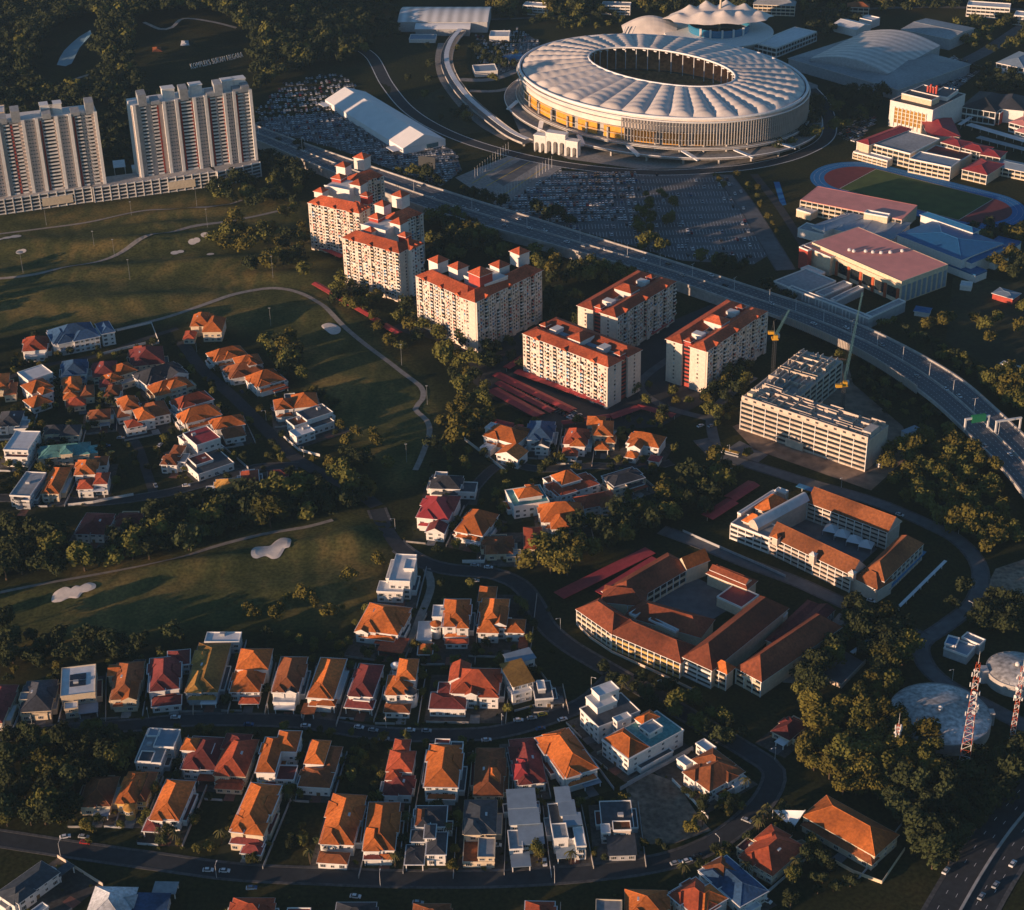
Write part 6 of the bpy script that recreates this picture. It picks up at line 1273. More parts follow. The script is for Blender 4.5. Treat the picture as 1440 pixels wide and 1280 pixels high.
for (nm, l, c, P0, P1, P3, z, rt, rc, o, w) in (
    ('far_block', 'pale slab block at the top edge right of the rail station', 'building', (735, 8), (770, 10), (738, 3), 10, 'f', 'roof_white', dict(gal='f', n=3), 'w'),
    ('far_block', 'wide cream block at the top edge behind the peaked tent', 'building', (1060, 6), (1118, 8), (1064, 0), 12, 'h', 'roof_grey', dict(gal='f', n=3), 'c'),
    ('far_block', 'grey roofed block at the top edge left of centre of the far trees', 'building', (846, 8), (886, 9), (850, 3), 10, 'f', 'roof_grey', dict(gal='f', n=3), 'w'),
    ('far_block', 'orange roofed house cluster wing at the top edge above the arena', 'building', (1192, 10), (1222, 11), (1196, 5), 9, 'h', 'tile_brown', dict(ht=3, gal='f', n=2), 'c'),
    ('far_block', 'long white block at the top right edge', 'building', (1360, 8), (1420, 12), (1364, 2), 12, 'f', 'roof_white', dict(gal='f', n=3), 'w'),
    ('far_block', 'small white block in the top right corner', 'building', (1426, 22), (1450, 24), (1430, 16), 10, 'f', 'roof_white', dict(gal='f', n=3), 'w'),
    ('service_building', 'flat roofed service building between station and stadium', 'building', (688, 52), (716, 52), (690, 44), 5, 'f', 'roof_white', {}, 'w'),
    ('service_building', 'blue roofed service building behind the stadium rim on the left', 'building', (716, 86), (742, 80), (722, 76), 6, 'h', 'roof_bluebright', dict(ht=1.5), 'w'),
    ('service_building', 'grey pavilion on the forecourt left of the stadium', 'building', (668, 102), (700, 100), (672, 92), 5, 'f', 'roof_steelblue', {}, 'w'),
    ('service_building', 'low pale sheds beside the station canopy', 'building', (575, 56), (612, 56), (578, 49), 4, 'f', 'roof_steelblue', {}, 'w'),
    ('park_pavilion', 'white roofed pavilion in the clearing above the hillside letters', 'pavilion', (252, 66), (268, 65), (255, 58), 5, 'h', 'roof_white', dict(ht=2), 'w'),
    ('park_pavilion', 'small brown roofed pavilion left in the hill clearing', 'pavilion', (214, 74), (228, 73), (217, 67), 5, 'h', 'tile_brown', dict(ht=2), 'c')):
    complex_(nm, l, c, P0, [(P0, P1, P3, z, rt, rc, o)], w)
# ------------------------------------------------------------------ red roofed carports
for (p, q, w, l) in (((698, 531), (806, 583), 7.5, 'second long red carport below the lone front apartment slab'), ((727, 527), (855, 573), 7.5, 'red carport closest to the foot of the lone front apartment slab'), ((693, 553), (760, 590), 9, 'lowest and shortest red carport below the lone front apartment slab'),
        ((700, 543), (778, 584), 6, 'third red carport down from the lone front apartment slab'), ((443, 403), (522, 449), 6, 'pinkish red carport along the golf edge beside the stepped block'), ((524, 452), (562, 474), 6, 'short red carport between the stepped block and the golf path'), ((712, 523), (738, 506), 6, 'small red carport left of the lone front slab'),
        ((858, 592), (897, 578), 7, 'bent red carport behind the orange and white house'), ((897, 576), (948, 590), 6, 'red carport running right of the bent one'), ((945, 522), (992, 550), 7, 'red carport at the foot of the slab nearest the cranes'), ((912, 474), (942, 454), 7, 'shaded red carport between the two rear apartment slabs'),
        ((790, 600), (858, 590), 5, 'thin red carport behind the red brown villa'), ((994, 733), (1030, 710), 9, 'left red carport in front of the courtyard school'), ((1026, 707), (1060, 685), 9, 'right red carport in front of the courtyard school'), ((690, 596), (735, 606), 5, 'low red carport behind the villa with stacked white gables'), ((452, 352), (482, 366), 6, 'red carport under the left foot of the stepped block')):
    a, b = G(*p), G(*q); d = (b-a).length; t = thing('carport', l, 'carport', a, atan2((b-a).y, (b-a).x), 'red roofed carports of the apartments', land=False)
    r = MB(); P = [(0, -w/2, 3), (0, 0, 3.9), (0, w/2, 3), (d, -w/2, 3), (d, 0, 3.9), (d, w/2, 3)]; r.add(P, [(0, 3, 4, 1), (1, 4, 5, 2), (0, 1, 2), (3, 5, 4)]); r.build('roof', 'roof_red', t); MB().box(0, -w/2, 2.8, d, w/2, 2.99).build('fascia', 'wall_red', t)
    for k in range(int(d/9)+1): MB().box(k*9+.2, -.12, 0, k*9+.45, .12, 2.8).build('post', 'concrete', t)
# ------------------------------------------------------------------ garden walls and drives
def gwall(label, pts, h=1.9, m='wall_grey', name='boundary_wall'):
    mb = MB(); P = [Vector((*G2(*p), 0)) if not isinstance(p, Vector) else p for p in pts]
    o = P[0].copy()
    for i in range(len(P)-1):
        d = (P[i+1]-P[i]); n = Vector((-d.y, d.x, 0)).normalized()*.14
        mb.prism([((P[i]-n-o).x, (P[i]-n-o).y), ((P[i+1]-n-o).x, (P[i+1]-n-o).y), ((P[i+1]+n-o).x, (P[i+1]+n-o).y), ((P[i]+n-o).x, (P[i]+n-o).y)], 0, h)
    return tag(mb.build(name, m, None, o), label, 'wall')
gwall('long white garden wall in front of the pale panel roofed house', [(653, 619), (680, 640), (712, 665)], 2.2, 'wall_white'); gwall('white wall closing the dark plot beside the low brown carport house', [(650, 792), (681, 792), (689, 755)], 2.2, 'wall_white'); gwall('white fence wall round the lawn right of the blue mansion', [(165, 466), (213, 455), (224, 483), (214, 486)], 1.6, 'wall_white')
gwall('grey wall running from the long white villa to the gravel plot', [(872, 1112), (905, 1093), (975, 1056)], 2.2); gwall('white wall on the right edge of the gravel plot', [(945, 1098), (975, 1128), (996, 1152)], 1.8, 'wall_white'); gwall('cream wall in front of the orange hall', [(1108, 1190), (1128, 1185), (1160, 1206), (1200, 1228), (1240, 1243), (1272, 1196)], 1.8, 'wall_cream')
gwall('cream wall around the pale walled court', [(1145, 951), (1183, 968), (1217, 933)], 2.6, 'wall_beige'); gwall('white wall beside the estate road end', [(395, 612), (420, 634), (450, 642)], 1.8, 'wall_white'); gwall('pale wall below the red and white villa', [(96, 712), (131, 708), (150, 704), (188, 697)], 1.8, 'wall_white'); gwall('long wall behind the blue mansion garden', [(140, 500), (180, 490), (205, 484)], 1.8, 'wall_white')
gwall('curved stone wall below the lit school front', [(812, 880), (830, 898), (860, 918), (895, 934), (930, 950), (975, 972)], 1.5, 'wall_beige'); gwall('fence along the road between the two schools', [(960, 748), (1010, 770), (1070, 796), (1105, 812)], 1.6, 'wall_grey'); gwall('wall beside the lower lane below the orange house in the red estate', [(1200, 1245), (1235, 1205), (1268, 1160)], 1.5, 'wall_grey')
for (label, root, V, org, U, W) in HOUSES:
    p = px(org)
    if p[1] < 560 or 'edge' in label and 'left' not in label and p[1] > 1240: continue
    x0, x1 = min(q[0] for q in V), max(q[2] for q in V); y0, y1 = min(q[1] for q in V), max(q[3] for q in V)
    T = lambda x, y: Vector((org.x+U.x*x+W.x*y, org.y+U.y*x+W.y*y, 0)); lw = ' '.join(label.split()[:12])
    gate = x0+(x1-x0)*.62
    mb = MB(); mb.poly([T(gate-2.6, y0-5)[:2], T(gate+2.6, y0-5)[:2], T(gate+2.4, y0+2)[:2], T(gate-2.4, y0+2)[:2]], .055); struct('driveway', mb, random.choice(('paving_red', 'paving', 'asphalt_light')))
    yd = MB(); yd.poly([T(x0-2.6, y0-4.6)[:2], T(x1+1.6, y0-4.6)[:2], T(x1+1.6, y1+2)[:2], T(x0-2.6, y1+2)[:2]], .03+.004*(len(lw) % 5)); struct('yard', yd, random.choice(('yard_paving', 'yard_paving', 'lawn')))
    if p[1] > 880 and p[0] < 900 or random.random() < .4:
        gwall('right garden wall of '+lw, [T(x1+1.8, y0-5), T(x1+1.8, y1+2)], 1.8, random.choice(('wall_grey', 'wall_beige', 'concrete')))
        yf = next((q for q in (5.2, 4.2, 3.4, 2.6) if not any((p_.x-T(x0, y0-q).x)**2+(p_.y-T(x0, y0-q).y)**2 < (w_/2+2.2)**2 for ps_, w_ in ROADS for p_ in ps_)), None)
        if yf: gwall('front garden wall of '+lw, [T(x0-1.5, y0-yf), T(gate-2.8, y0-yf)], 1.2, random.choice(('concrete', 'wall_grey', 'paving')))
# lamp poles on the golf course and lanes
for (x, y, h, dish) in ((32.6, 384, 17, 1), (65.5, 317, 15, 0), (133, 350, 15, 0), (161, 360, 14, 0), (185, 303, 12, 0), (277, 291, 16, 0), (292, 320, 16, 0), (183, 394, 17, 0), (384, 391, 18, 0), (565, 514, 16, 0), (601, 569, 14, 0), (572, 650, 13, 0), (381, 458, 14, 0), (381, 742, 13, 0)):
    g = GT(x, y); t = MB(); t.tube([(0, 0, 0), (0, 0, h)], .12, 6, r2=.07); t.box(-.8, -.2, h, .8, .2, h+.35)
    if dish: t.lathe([(2.6, h+.36), (2.6, h+.6), (.1, h+.8)], 14)
    tag(t.build('floodlight_pole', 'roof_grey', None, g), 'pale floodlight pole standing on the golf grass', 'light pole', 'floodlight poles on the golf course')
for ri, (step, lab) in {0: (9, 'front lane'), 1: (11, 'long curving lane'), 3: (9, 'estate road'), 8: (12, 'road past the building site')}.items():
    pts, w = ROADS[ri]
    for i in range(4, len(pts)-1, step):
        t_ = (pts[i+1]-pts[i-1]).normalized(); n_ = Vector((-t_.y, t_.x, 0)); p = pts[i]+n_*(w/2+.6); m = MB(); m.tube([(0, 0, 0), (0, 0, 7.5)], .11, 5, r2=.07); m.tube([(0, 0, 7.5), (0, -2.2, 8)], .07, 5); m.box(-.2, -2.9, 7.9, .2, -2.1, 8.1)
        q = px(p)
        tag(m.build('street_lamp', 'metal_white', None, p, atan2(t_.y, t_.x)), f'slim street lamp along the {lab}', 'street lamp', f'street lamps of the {lab}')
# ------------------------------------------------------------------ cars
def car_meshes(col):
    b = MB(); prof = [(-2.15, .35), (2.15, .35), (2.2, .75), (1.25, .95), (-1.9, 1.0), (-2.2, .8)]
    def ext(mb, prof, y0, y1, mi):
        n = len(prof); vs = [(x, y0, z) for x, z in prof]+[(x, y1, z) for x, z in prof]; mb.add(vs, [tuple(range(n)), tuple(range(n, 2*n))[::-1]]+[(i+n, (i+1) % n+n, (i+1) % n, i) for i in range(n)], mi)
    ext(b, prof, -.88, .88, 0)
    c = MB(); vs = [(-1.75, -.82, .98), (1.15, -.82, .96), (1.15, .82, .96), (-1.75, .82, .98), (-1.2, -.66, 1.45), (.35, -.66, 1.45), (.35, .66, 1.45), (-1.2, .66, 1.45)]
    gl = [(0, 1, 5, 4), (1, 2, 6, 5), (2, 3, 7, 6), (3, 0, 4, 7)]; c.add(vs, gl, 1); c.add(vs, [(4, 5, 6, 7)], 0)
    one = MB(); ext(one, prof, -.88, .88, 0); one.add(vs, gl, 1); one.add(vs, [(4, 5, 6, 7)], 0)
    m = 'car_'+col
    for sx in (-1.35, 1.35): one.box(sx-.33, -.9, 0, sx+.33, .9, .5, 2)
    w = MB(); w.tube([(0, -.11, .33), (0, .11, .33)], .33, 10)
    return b.mesh('body', [m]), c.mesh('cabin', [m, 'glass']), one.mesh('parked_car', [m, 'glass', 'tyre']), w.mesh('wheel', ['tyre'])
CM = {c: car_meshes(c) for c in ('white', 'silver', 'black', 'red', 'blue', 'yellow')}
CARS = []
def near_car(x, y, dx, dy, col, z=.1, sc=1.15, name='parked_car'):
    g = G(x, y, z); q = G(x+dx*10, y+dy*10, z)-g; e = empty(name, g, atan2(q.y, q.x)); e.scale = (sc, sc, sc); tag(e, None, 'car'); b, c, _, w = CM[col]
    link(b, 'body', e); link(c, 'cabin', e)
    for sx in (-1.35, 1.35):
        for sy in (-.8, .8): link(w, 'wheel', e, (sx, sy, 0))
    CARS.append((e, col, g)); return e
for (x, y, dx, dy, c) in ((698, 1190, 1, .02, 'white'), (293, 1225, 1, 0, 'white'), (316, 1226, 1, .02, 'white'), (354, 1250, 1, -.05, 'blue'), (500, 1262, 1, .1, 'white'), (588, 1271, 1, .1, 'silver'), (668, 796, 1, .05, 'silver'), (687, 799, 1, .05, 'white'), (668, 818, 1, 0, 'silver'), (729, 1014, 1, -.05, 'white'), (748, 1011, 1, -.12, 'silver'), (763, 1006, 1, -.2, 'yellow'), (791, 1013, 1, -.3, 'white'), (760, 1026, 1, -.2, 'blue'),
        (247, 1010, 1, 0, 'white'), (430, 1022, 1, 0, 'white'), (505, 1024, 1, .1, 'white'), (525, 1028, 1, .1, 'silver'), (577, 1028, 1, .02, 'white'), (600, 1029, 1, .02, 'silver'), (541, 1040, 1, .05, 'silver'), (350, 1020, 1, 0, 'blue'), (766, 1214, .1, 1, 'white'), (684, 1042, 1, -.1, 'white'), (225, 627, .6, -.6, 'white'), (150, 628, 1, 0, 'blue'), (156, 638, .8, -.4, 'yellow'), (170, 617, 1, 0, 'silver'), (262, 684, 1, -.1, 'white'), (211, 715, 1, -.3, 'white'), (306, 668, 1, -.4, 'white'), (219, 684, .5, 1, 'silver'), (430, 588, .6, .8, 'white'), (384, 577, .6, .7, 'silver'), (340, 552, .7, .7, 'black'), (320, 536, .7, .7, 'white'),
        (985, 600, 1, -.4, 'white'), (1000, 600, 1, -.4, 'silver'), (1150, 690, 1, .3, 'white'), (1265, 725, 1, .3, 'white'), (1050, 1155, 1, .4, 'silver'), (950, 1215, 1, -.3, 'silver'), (966, 1212, 1, -.3, 'white'), (980, 1205, 1, -.3, 'black'), (1078, 1268, 1, .5, 'white'), (1030, 662, 1, .2, 'white'), (1225, 846, 1, .3, 'white'), (118, 1178, 1, .1, 'silver'), (120, 1186, 1, .1, 'red'), (92, 1178, 1, -.2, 'white'), (1330, 1226, .6, -.8, 'white'), (1400, 1246, .6, -.8, 'silver'), (1424, 1216, .6, -.8, 'white'), (1380, 1262, .6, -.8, 'silver'), (868, 1058, 1, .4, 'silver')):
    near_car(x, y, dx, dy, c, .2)
for (x, y, c) in ((404, 205, 'silver'), (428, 214, 'white'), (470, 232, 'white'), (608, 279, 'white'), (692, 309, 'silver'), (729, 309, 'white'), (766, 325, 'white'), (797, 341, 'white'), (820, 347, 'silver'), (906, 366, 'white'), (960, 388, 'silver'), (1144, 456, 'white'), (1240, 486, 'silver'), (1349, 558, 'white'), (1385, 628, 'silver'), (560, 262, 'black'), (652, 292, 'silver'), (1020, 402, 'black'), (520, 242, 'white'), (590, 262, 'silver'), (670, 296, 'white'), (640, 292, 'white'), (710, 318, 'silver'), (745, 322, 'white'), (850, 352, 'white'), (940, 372, 'black'), (1000, 388, 'white'), (1085, 428, 'white'), (1190, 462, 'white'), (1290, 530, 'silver'), (1330, 548, 'white'), (1420, 640, 'white')):
    i = min(range(NX-1), key=lambda i: abs(px(lane(.5, i))[0]-x)); d = lane(.5, i+1)-lane(.5, i)
    if px(lane(.5, i))[1] < y: d = -d
    a_, b_ = px(lane(.5, i)), px(lane(.5, i)+d)
    near_car(x, y, (b_[0]-a_[0])/10, (b_[1]-a_[1])/10, c, ZD+.03, 1.1, 'car')
# bus, lorry
g = G(1027, 640); t = thing('bus', 'orange roofed bus stopped at the junction by the building site', 'bus', g, -.55, land=False); MB().box(-6, -1.3, .5, 6, 1.3, 3).build('body', 'car_silver', t); MB().box(-6.01, -1.32, 1.5, 6.01, 1.32, 2.4).build('window_band', 'glass', t); MB().box(-6, -1.3, 3, 6, 1.3, 3.15).build('roof', 'metal_yellow', t)
for sx in (-4, 4):
    for sy in (-1.2, 1.2): link(CM['white'][3], 'wheel', t, (sx, sy, .1))
# the big car parks
SLOTS = []
def lot(poly, p, q, pitch, occ, lab):
    a = G(*p); d = (G(*q)-a).normalized(); n = Vector((-d.y, d.x, 0)); P = [G2(*k) for k in poly]; mk = MB()
    for r in range(-14, 15):
        for hrow in (0, 1):
            for c in range(-70, 71):
                s = a+d*(c*2.7)+n*(r*pitch+hrow*5.2)
                if not inside((s.x, s.y), P): continue
                if any((s-Vector((*w_, 0))).length < 6 for w_ in AVOID): continue
                e0, e1 = s-d*1.35-n*2.4, s-d*1.35+n*2.4; ribbon(mk, [e0, e1], .3, .075, False)
                x = px(s); o = occ(x[0], x[1])
                if random.random() < o: SLOTS.append((s+d*random.uniform(-.2, .2)+n*random.uniform(-.3, .3), atan2(n.y, n.x)+(pi if random.random() < .5 else 0), lab))
    struct('parking_marking', mk, 'bay_line')
AVOID = []
TENT = [(452, 140), (512, 122), (634, 196), (640, 206), (560, 214), (540, 206)]
lot(LOT1, (420, 190), (470, 186), 16.5, lambda x, y: 0 if inside((x, y), TENT) else (.66 if y < 215 else .78), 'the left car park around the long white tent')
lot(LOT2, (800, 300), (880, 298), 16.5, lambda x, y: .88 if x < 850 and y < 306 else .62 if x < 895 and y < 316 else .09, 'the car park in front of the stadium')
lot([(1290, 110), (1340, 80), (1385, 95), (1340, 130), (1300, 130)], (1330, 110), (1360, 116), 15, lambda x, y: .55, 'the car park right of the arena')
lot([(668, 50), (728, 40), (760, 60), (740, 90), (690, 110), (668, 90)], (700, 70), (740, 70), 15, lambda x, y: .4, 'the forecourt left of the stadium')
lot([(705, 545), (740, 530), (830, 580), (800, 596)], (740, 556), (780, 576), 30, lambda x, y: .3, 'the yard among the red carports')
lot([(1180, 190), (1210, 160), (1235, 168), (1205, 205)], (1200, 180), (1220, 186), 14, lambda x, y: .5, 'the small lot right of the stadium trees')
SLOTS.sort(key=lambda s: s[0].y)
cols = ['white']*7+['silver']*6+['black']*4+['red', 'blue']
stf = MB(); nstf = 0
for k, (s, rz, lab) in enumerate(SLOTS):
    c = random.choice(cols)
    if k < 225:
        o = link(CM[c][2], 'parked_car', None, (s.x, s.y, .08), rz+random.uniform(-.04, .04)); o.scale = (1.18, 1.18, 1.18); tag(o, f'small {c} car parked in {lab}', 'car', f'{c} cars in {lab}')
    else:
        me = CM[c][2]; b = len(stf.v); cc, s_ = cos(rz), sin(rz); ci = ('white', 'silver', 'black', 'red', 'blue').index(c)
        stf.v += [(s.x+(v.co.x*cc-v.co.y*s_)*1.18, s.y+(v.co.x*s_+v.co.y*cc)*1.18, v.co.z*1.18+.08) for v in me.vertices]; stf.f += [tuple(i+b for i in p.vertices) for p in me.polygons]; stf.m += [(ci, 5, 6)[p.material_index] for p in me.polygons]
if stf.v: tag(stf.build('parked_traffic', ['car_white', 'car_silver', 'car_black', 'car_red', 'car_blue', 'glass', 'tyre']), 'mass of far cars in the car parks', None, None, 'stuff')
# ------------------------------------------------------------------ trees
def crown_mesh(seed, n, leaf, tall=1.0, lobes=9):
    "unit crown: leaf clumps on several lobes, radius about 1, base at z = 0"
    rng = random.Random(seed); m = MB(); L = []
    for k in range(lobes):
        a = rng.uniform(0, 6.28); r = rng.uniform(.25, .68); L.append((r*cos(a), r*sin(a), tall*rng.uniform(.35, 1.15), rng.uniform(.30, .52)))
    L.append((0, 0, tall*.9, .55)); tot = sum(q[3]**2 for q in L)
    for (lx, ly, lz, lr) in L:
        for _ in range(int(n*lr*lr/tot)):
            z = rng.uniform(-.75, 1); a = rng.uniform(0, 6.28); q = sqrt(max(0, 1-z*z)); rad = lr*rng.uniform(.72, 1.08); d = Vector((q*cos(a), q*sin(a), z)); c = Vector((lx, ly, lz))+d*rad
            t = (d+Vector((rng.uniform(-.8, .8), rng.uniform(-.8, .8), rng.uniform(-.5, .8)))).normalized(); u = t.orthogonal().normalized(); w = t.cross(u); s = leaf*rng.uniform(.6, 1.25)
            m.add([c-u*s, c-w*s*.7, c+u*s, c+w*s*.7], [(0, 1, 2, 3)])
    for (lx, ly, lz, lr) in L:      # shaded heart of each bough
        k = lr*.62; m.add([(lx-k, ly, lz), (lx, ly-k, lz), (lx+k, ly, lz), (lx, ly+k, lz), (lx, ly, lz-k), (lx, ly, lz+k)], [(0, 1, 5), (1, 2, 5), (2, 3, 5), (3, 0, 5), (1, 0, 4), (2, 1, 4), (3, 2, 4), (0, 3, 4)])
    return m
def trunk_mesh(seed, h=1.0):
    rng = random.Random(seed); m = MB(); m.tube([(0, 0, 0), (.03, .02, h*.5), (0, .03, h)], .11, 7, r2=.06)
    for k in range(5):
        a = k*1.3+rng.uniform(0, .5); r = rng.uniform(.35, .6); m.tube([(0, 0, h*.7), (r*.5*cos(a), r*.5*sin(a), h*.95), (r*cos(a), r*sin(a), h*1.25+rng.uniform(0, .3))], .045, 5, r2=.02)
    return m
CR = {}
for i in range(6):
    for mt in ('leaf', 'leaf_olive', 'leaf_dark'):
        if (i, 'mb') not in CR: CR[i, 'mb'] = crown_mesh(20+i, 760, .12, (.9, 1.15, .8, 1.0, 1.35, .7)[i], (9, 10, 8, 12, 9, 11)[i])
        CR[i, mt] = CR[i, 'mb'].mesh('crown', [mt])
TRK = [trunk_mesh(40+i).mesh('trunk', ['bark']) for i in range(3)]
pm = MB(); rng = random.Random(5)
for k in range(16):
    a = 2*pi*k/16+rng.uniform(-.1, .1); l = rng.uniform(.8, 1.05); up = rng.uniform(.05, .5); pv = None
    for j in range(6):
        f = j/5; c = Vector((l*f*cos(a), l*f*sin(a), up*f*1.6-1.1*f*f*.9)); w = .09*(1-.7*f)+.02; n = Vector((-sin(a), cos(a), 0))*w; cur = (c-n+Vector((0, 0, -.05)), c+Vector((0, 0, .02)), c+n+Vector((0, 0, -.05)))
        if pv: pm.add([*pv, *cur], [(0, 1, 4, 3), (1, 2, 5, 4)])
        pv = cur
PALM = pm.mesh('crown', ['leaf_palm']); PT = MB().tube([(0, 0, 0), (.05, 0, .5), (.02, 0, 1)], .035, 6, r2=.025).mesh('trunk', ['bark'])
HB = []
for (label, root, V, org, U, W) in HOUSES:
    for q in V: HB.append((org, U, W, q[0]-1, q[1]-1, q[2]+1, q[3]+1))
HB += CFOOT
NOTREE = [[G2(*p) for p in q] for q in ([(1128, 1004), (1186, 1006), (1236, 945), (1196, 898)], [(1100, 1150), (1150, 1120), (1290, 1190), (1240, 1262)], [(880, 1108), (912, 1086), (950, 1100), (984, 1150), (950, 1186), (905, 1188)], [(1150, 740), (1235, 770), (1210, 800), (1130, 770)], [(96, 745), (152, 745), (158, 800), (100, 800)], [(400, 610), (470, 600), (480, 640), (410, 645)])]
RP = [(p.x, p.y, w/2+.6) for pts, w in ROADS for p in pts]
grid = {}
for (x, y, r) in RP: grid.setdefault((int(x//20), int(y//20)), []).append((x, y, r))
def blocked(x, y, house_only=False):
    if any(inside((x, y), q) for q in NOTREE): return True
    for (o, U, W, a, b, c, d) in HB:
        dx, dy = x-o.x, y-o.y
        if abs(dx) > 130 or abs(dy) > 130: continue
        u, v = dx*U.x+dy*U.y, dx*W.x+dy*W.y
        if a < u < c and b < v < d: return True
    gx, gy = int(x//20), int(y//20)
    for i in (-1, 0, 1):
        for j in (-1, 0, 1):
            for (rx, ry, r) in grid.get((gx+i, gy+j), ()):
                if (x-rx)**2+(y-ry)**2 < r*r: return True
    return False
TREES = []
def scatter(poly, n, r0, r1, tone, area_, sep=.9, palm=0, key=None):
    P = [G2(*p) for p in poly]; xs_, ys_ = [p[0] for p in P], [p[1] for p in P]; k = 0; tries = 0; mine = []; n = int(n*1.3)
    while k < n and tries < n*30:
        tries += 1; x, y = random.uniform(min(xs_), max(xs_)), random.uniform(min(ys_), max(ys_))
        if not inside((x, y), P) or blocked(x, y): continue
        r = random.uniform(r0, r1)*(1.42 if r1 > 4 else 1.2)
        if any((x-a)**2+(y-b)**2 < ((r+c)*sep*.6)**2 for a, b, c in mine): continue
        mine.append((x, y, r)); TREES.append((x, y, r, random.choice(tone), 'palm' if random.random() < palm else 'tree', area_)); k += 1
def one(x, y, r, mt='leaf', kind='tree', area_=''): g = G(x, y); TREES.append((g.x, g.y, r, mt, kind, area_))
LO, LL, LD = ('leaf_olive', 'leaf_olive', 'leaf'), ('leaf', 'leaf_olive', 'leaf_dark'), ('leaf_dark', 'leaf_dark', 'leaf')
scatter([(606, 480), (650, 478), (690, 500), (690, 600), (640, 640), (606, 640), (612, 590), (640, 545)], 26, 3.5, 6.5, LL, 'beside the golf path under the V shaped block')
scatter([(300, 345), (345, 318), (430, 300), (436, 400), (400, 398), (345, 385)], 24, 4, 7, LL, 'on the golf edge left of the apartments')
scatter([(440, 600), (520, 610), (560, 660), (545, 700), (500, 690), (440, 660)], 11, 3, 4.6, LL, 'at the end of the estate road')
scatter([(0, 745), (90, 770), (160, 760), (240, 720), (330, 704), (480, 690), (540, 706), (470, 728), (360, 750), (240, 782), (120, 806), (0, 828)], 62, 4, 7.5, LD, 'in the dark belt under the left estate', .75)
scatter([(740, 800), (800, 745), (880, 735), (960, 690), (1000, 650), (1040, 668), (990, 735), (930, 750), (850, 790), (780, 822)], 34, 3.5, 6.5, LL, 'between the middle estate and the school')
scatter([(1240, 640), (1330, 612), (1400, 668), (1412, 740), (1440, 765), (1380, 792), (1330, 745), (1250, 700)], 62, 3.5, 5.5, LO, 'in the grove inside the expressway bend', .7)
scatter([(1130, 1010), (1180, 980), (1245, 975), (1300, 1050), (1330, 1098), (1260, 1130), (1180, 1120), (1120, 1070)], 46, 3.5, 6, LO, 'in the grove left of the large water tank', .7)
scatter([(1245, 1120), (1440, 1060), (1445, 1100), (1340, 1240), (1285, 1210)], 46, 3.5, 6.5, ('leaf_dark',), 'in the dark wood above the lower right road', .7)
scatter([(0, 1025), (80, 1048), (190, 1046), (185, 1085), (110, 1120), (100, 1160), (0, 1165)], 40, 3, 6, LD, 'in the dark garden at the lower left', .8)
scatter([(545, 246), (640, 268), (700, 293), (830, 328), (960, 366), (1060, 378), (1060, 396), (900, 346), (760, 306), (620, 262)], 46, 3.5, 6.5, LD, 'on the far side of the expressway', .7)
scatter([(600, 312), (700, 345), (830, 378), (930, 400), (830, 412), (790, 400), (700, 362), (610, 330)], 30, 4, 6.5, LL, 'on the near side of the expressway', .75)
scatter([(896, 275), (960, 266), (950, 300), (935, 375), (895, 360)], 18, 2.5, 4.5, LO, 'on the strip dividing the stadium car park', .8)
scatter([(1385, 535), (1445, 520), (1445, 590), (1400, 570)], 14, 4, 6, LO, 'right of the expressway near the gantries', .75)
scatter([(300, 268), (362, 256), (430, 260), (436, 290), (380, 308), (300, 290)], 20, 4, 6.5, LD, 'at the foot of the right condominium tower', .8)
scatter([(1130, 150), (1250, 116), (1250, 150), (1190, 200), (1085, 232), (1070, 216), (1120, 190)], 30, 4, 7, LD, 'right of the stadium', .8)
scatter([(985, 570), (1048, 512), (1066, 530), (1005, 606)], 14, 3, 5, LL, 'below the slab nearest the cranes', .8)
scatter([(990, 668), (1060, 640), (1056, 668), (1010, 690)], 9, 2.5, 4, LO, 'by the junction near the building site', .8)
scatter([(820, 925), (880, 950), (970, 985), (1060, 1050), (1040, 1060), (930, 1005), (840, 960)], 20, 2.5, 5, LD, 'below the lit school front', .8, .15)
scatter([(0, 885), (120, 905), (290, 885), (290, 905), (150, 935), (0, 950)], 18, 3, 5.5, ('leaf_dark',), 'along the golf edge above the front lane', .8)
scatter([(370, 490), (415, 484), (428, 545), (392, 528)], 11, 4, 6.5, LL, 'in the clump right of the long orange roof', .75)
scatter([(0, 610), (480, 560), (470, 690), (200, 700), (0, 700)], 34, 2, 3.6, LD, 'inside the left estate', .9, .1)
scatter([(20, 500), (300, 470), (330, 560), (20, 600)], 24, 2, 3.6, LD, 'in the upper gardens of the left estate', .9, .1)
scatter([(10, 1020), (760, 1035), (760, 1240), (120, 1200)], 46, 1.4, 3, LL, 'between the lower rows of houses', .9, .2)
scatter([(480, 820), (780, 830), (780, 1010), (480, 1000)], 20, 1.5, 3.2, LL, 'around the orange villas above the front lane', .9, .4)
scatter([(600, 620), (940, 590), (930, 720), (600, 790)], 24, 1.6, 3.4, LL, 'inside the middle estate', .9, .2)
scatter([(960, 1100), (1100, 1130), (1130, 1230), (960, 1260)], 14, 2, 3.6, LL, 'around the lower right houses', .9, .2)
scatter([(1000, 248), (1055, 248), (1100, 340), (1080, 340), (1040, 290)], 12, 2, 3.4, LO, 'along the avenue right of the stadium car park', .8)
scatter([(1190, 870), (1250, 890), (1255, 950), (1215, 960)], 10, 4, 6.5, ('leaf_dark',), 'beside the walled court', .8)
scatter([(1340, 840), (1440, 850), (1440, 905), (1330, 880)], 16, 3, 5, ('leaf_dark',), 'above the smaller water tank', .8)
scatter([(1300, 430), (1440, 440), (1440, 470), (1300, 500)], 7, 4, 6, LO, 'on the grass right of the expressway', .9)
scatter([(1360, 320), (1440, 330), (1440, 400), (1400, 390)], 12, 4, 6, LL, 'right of the blue swimming hall', .8)
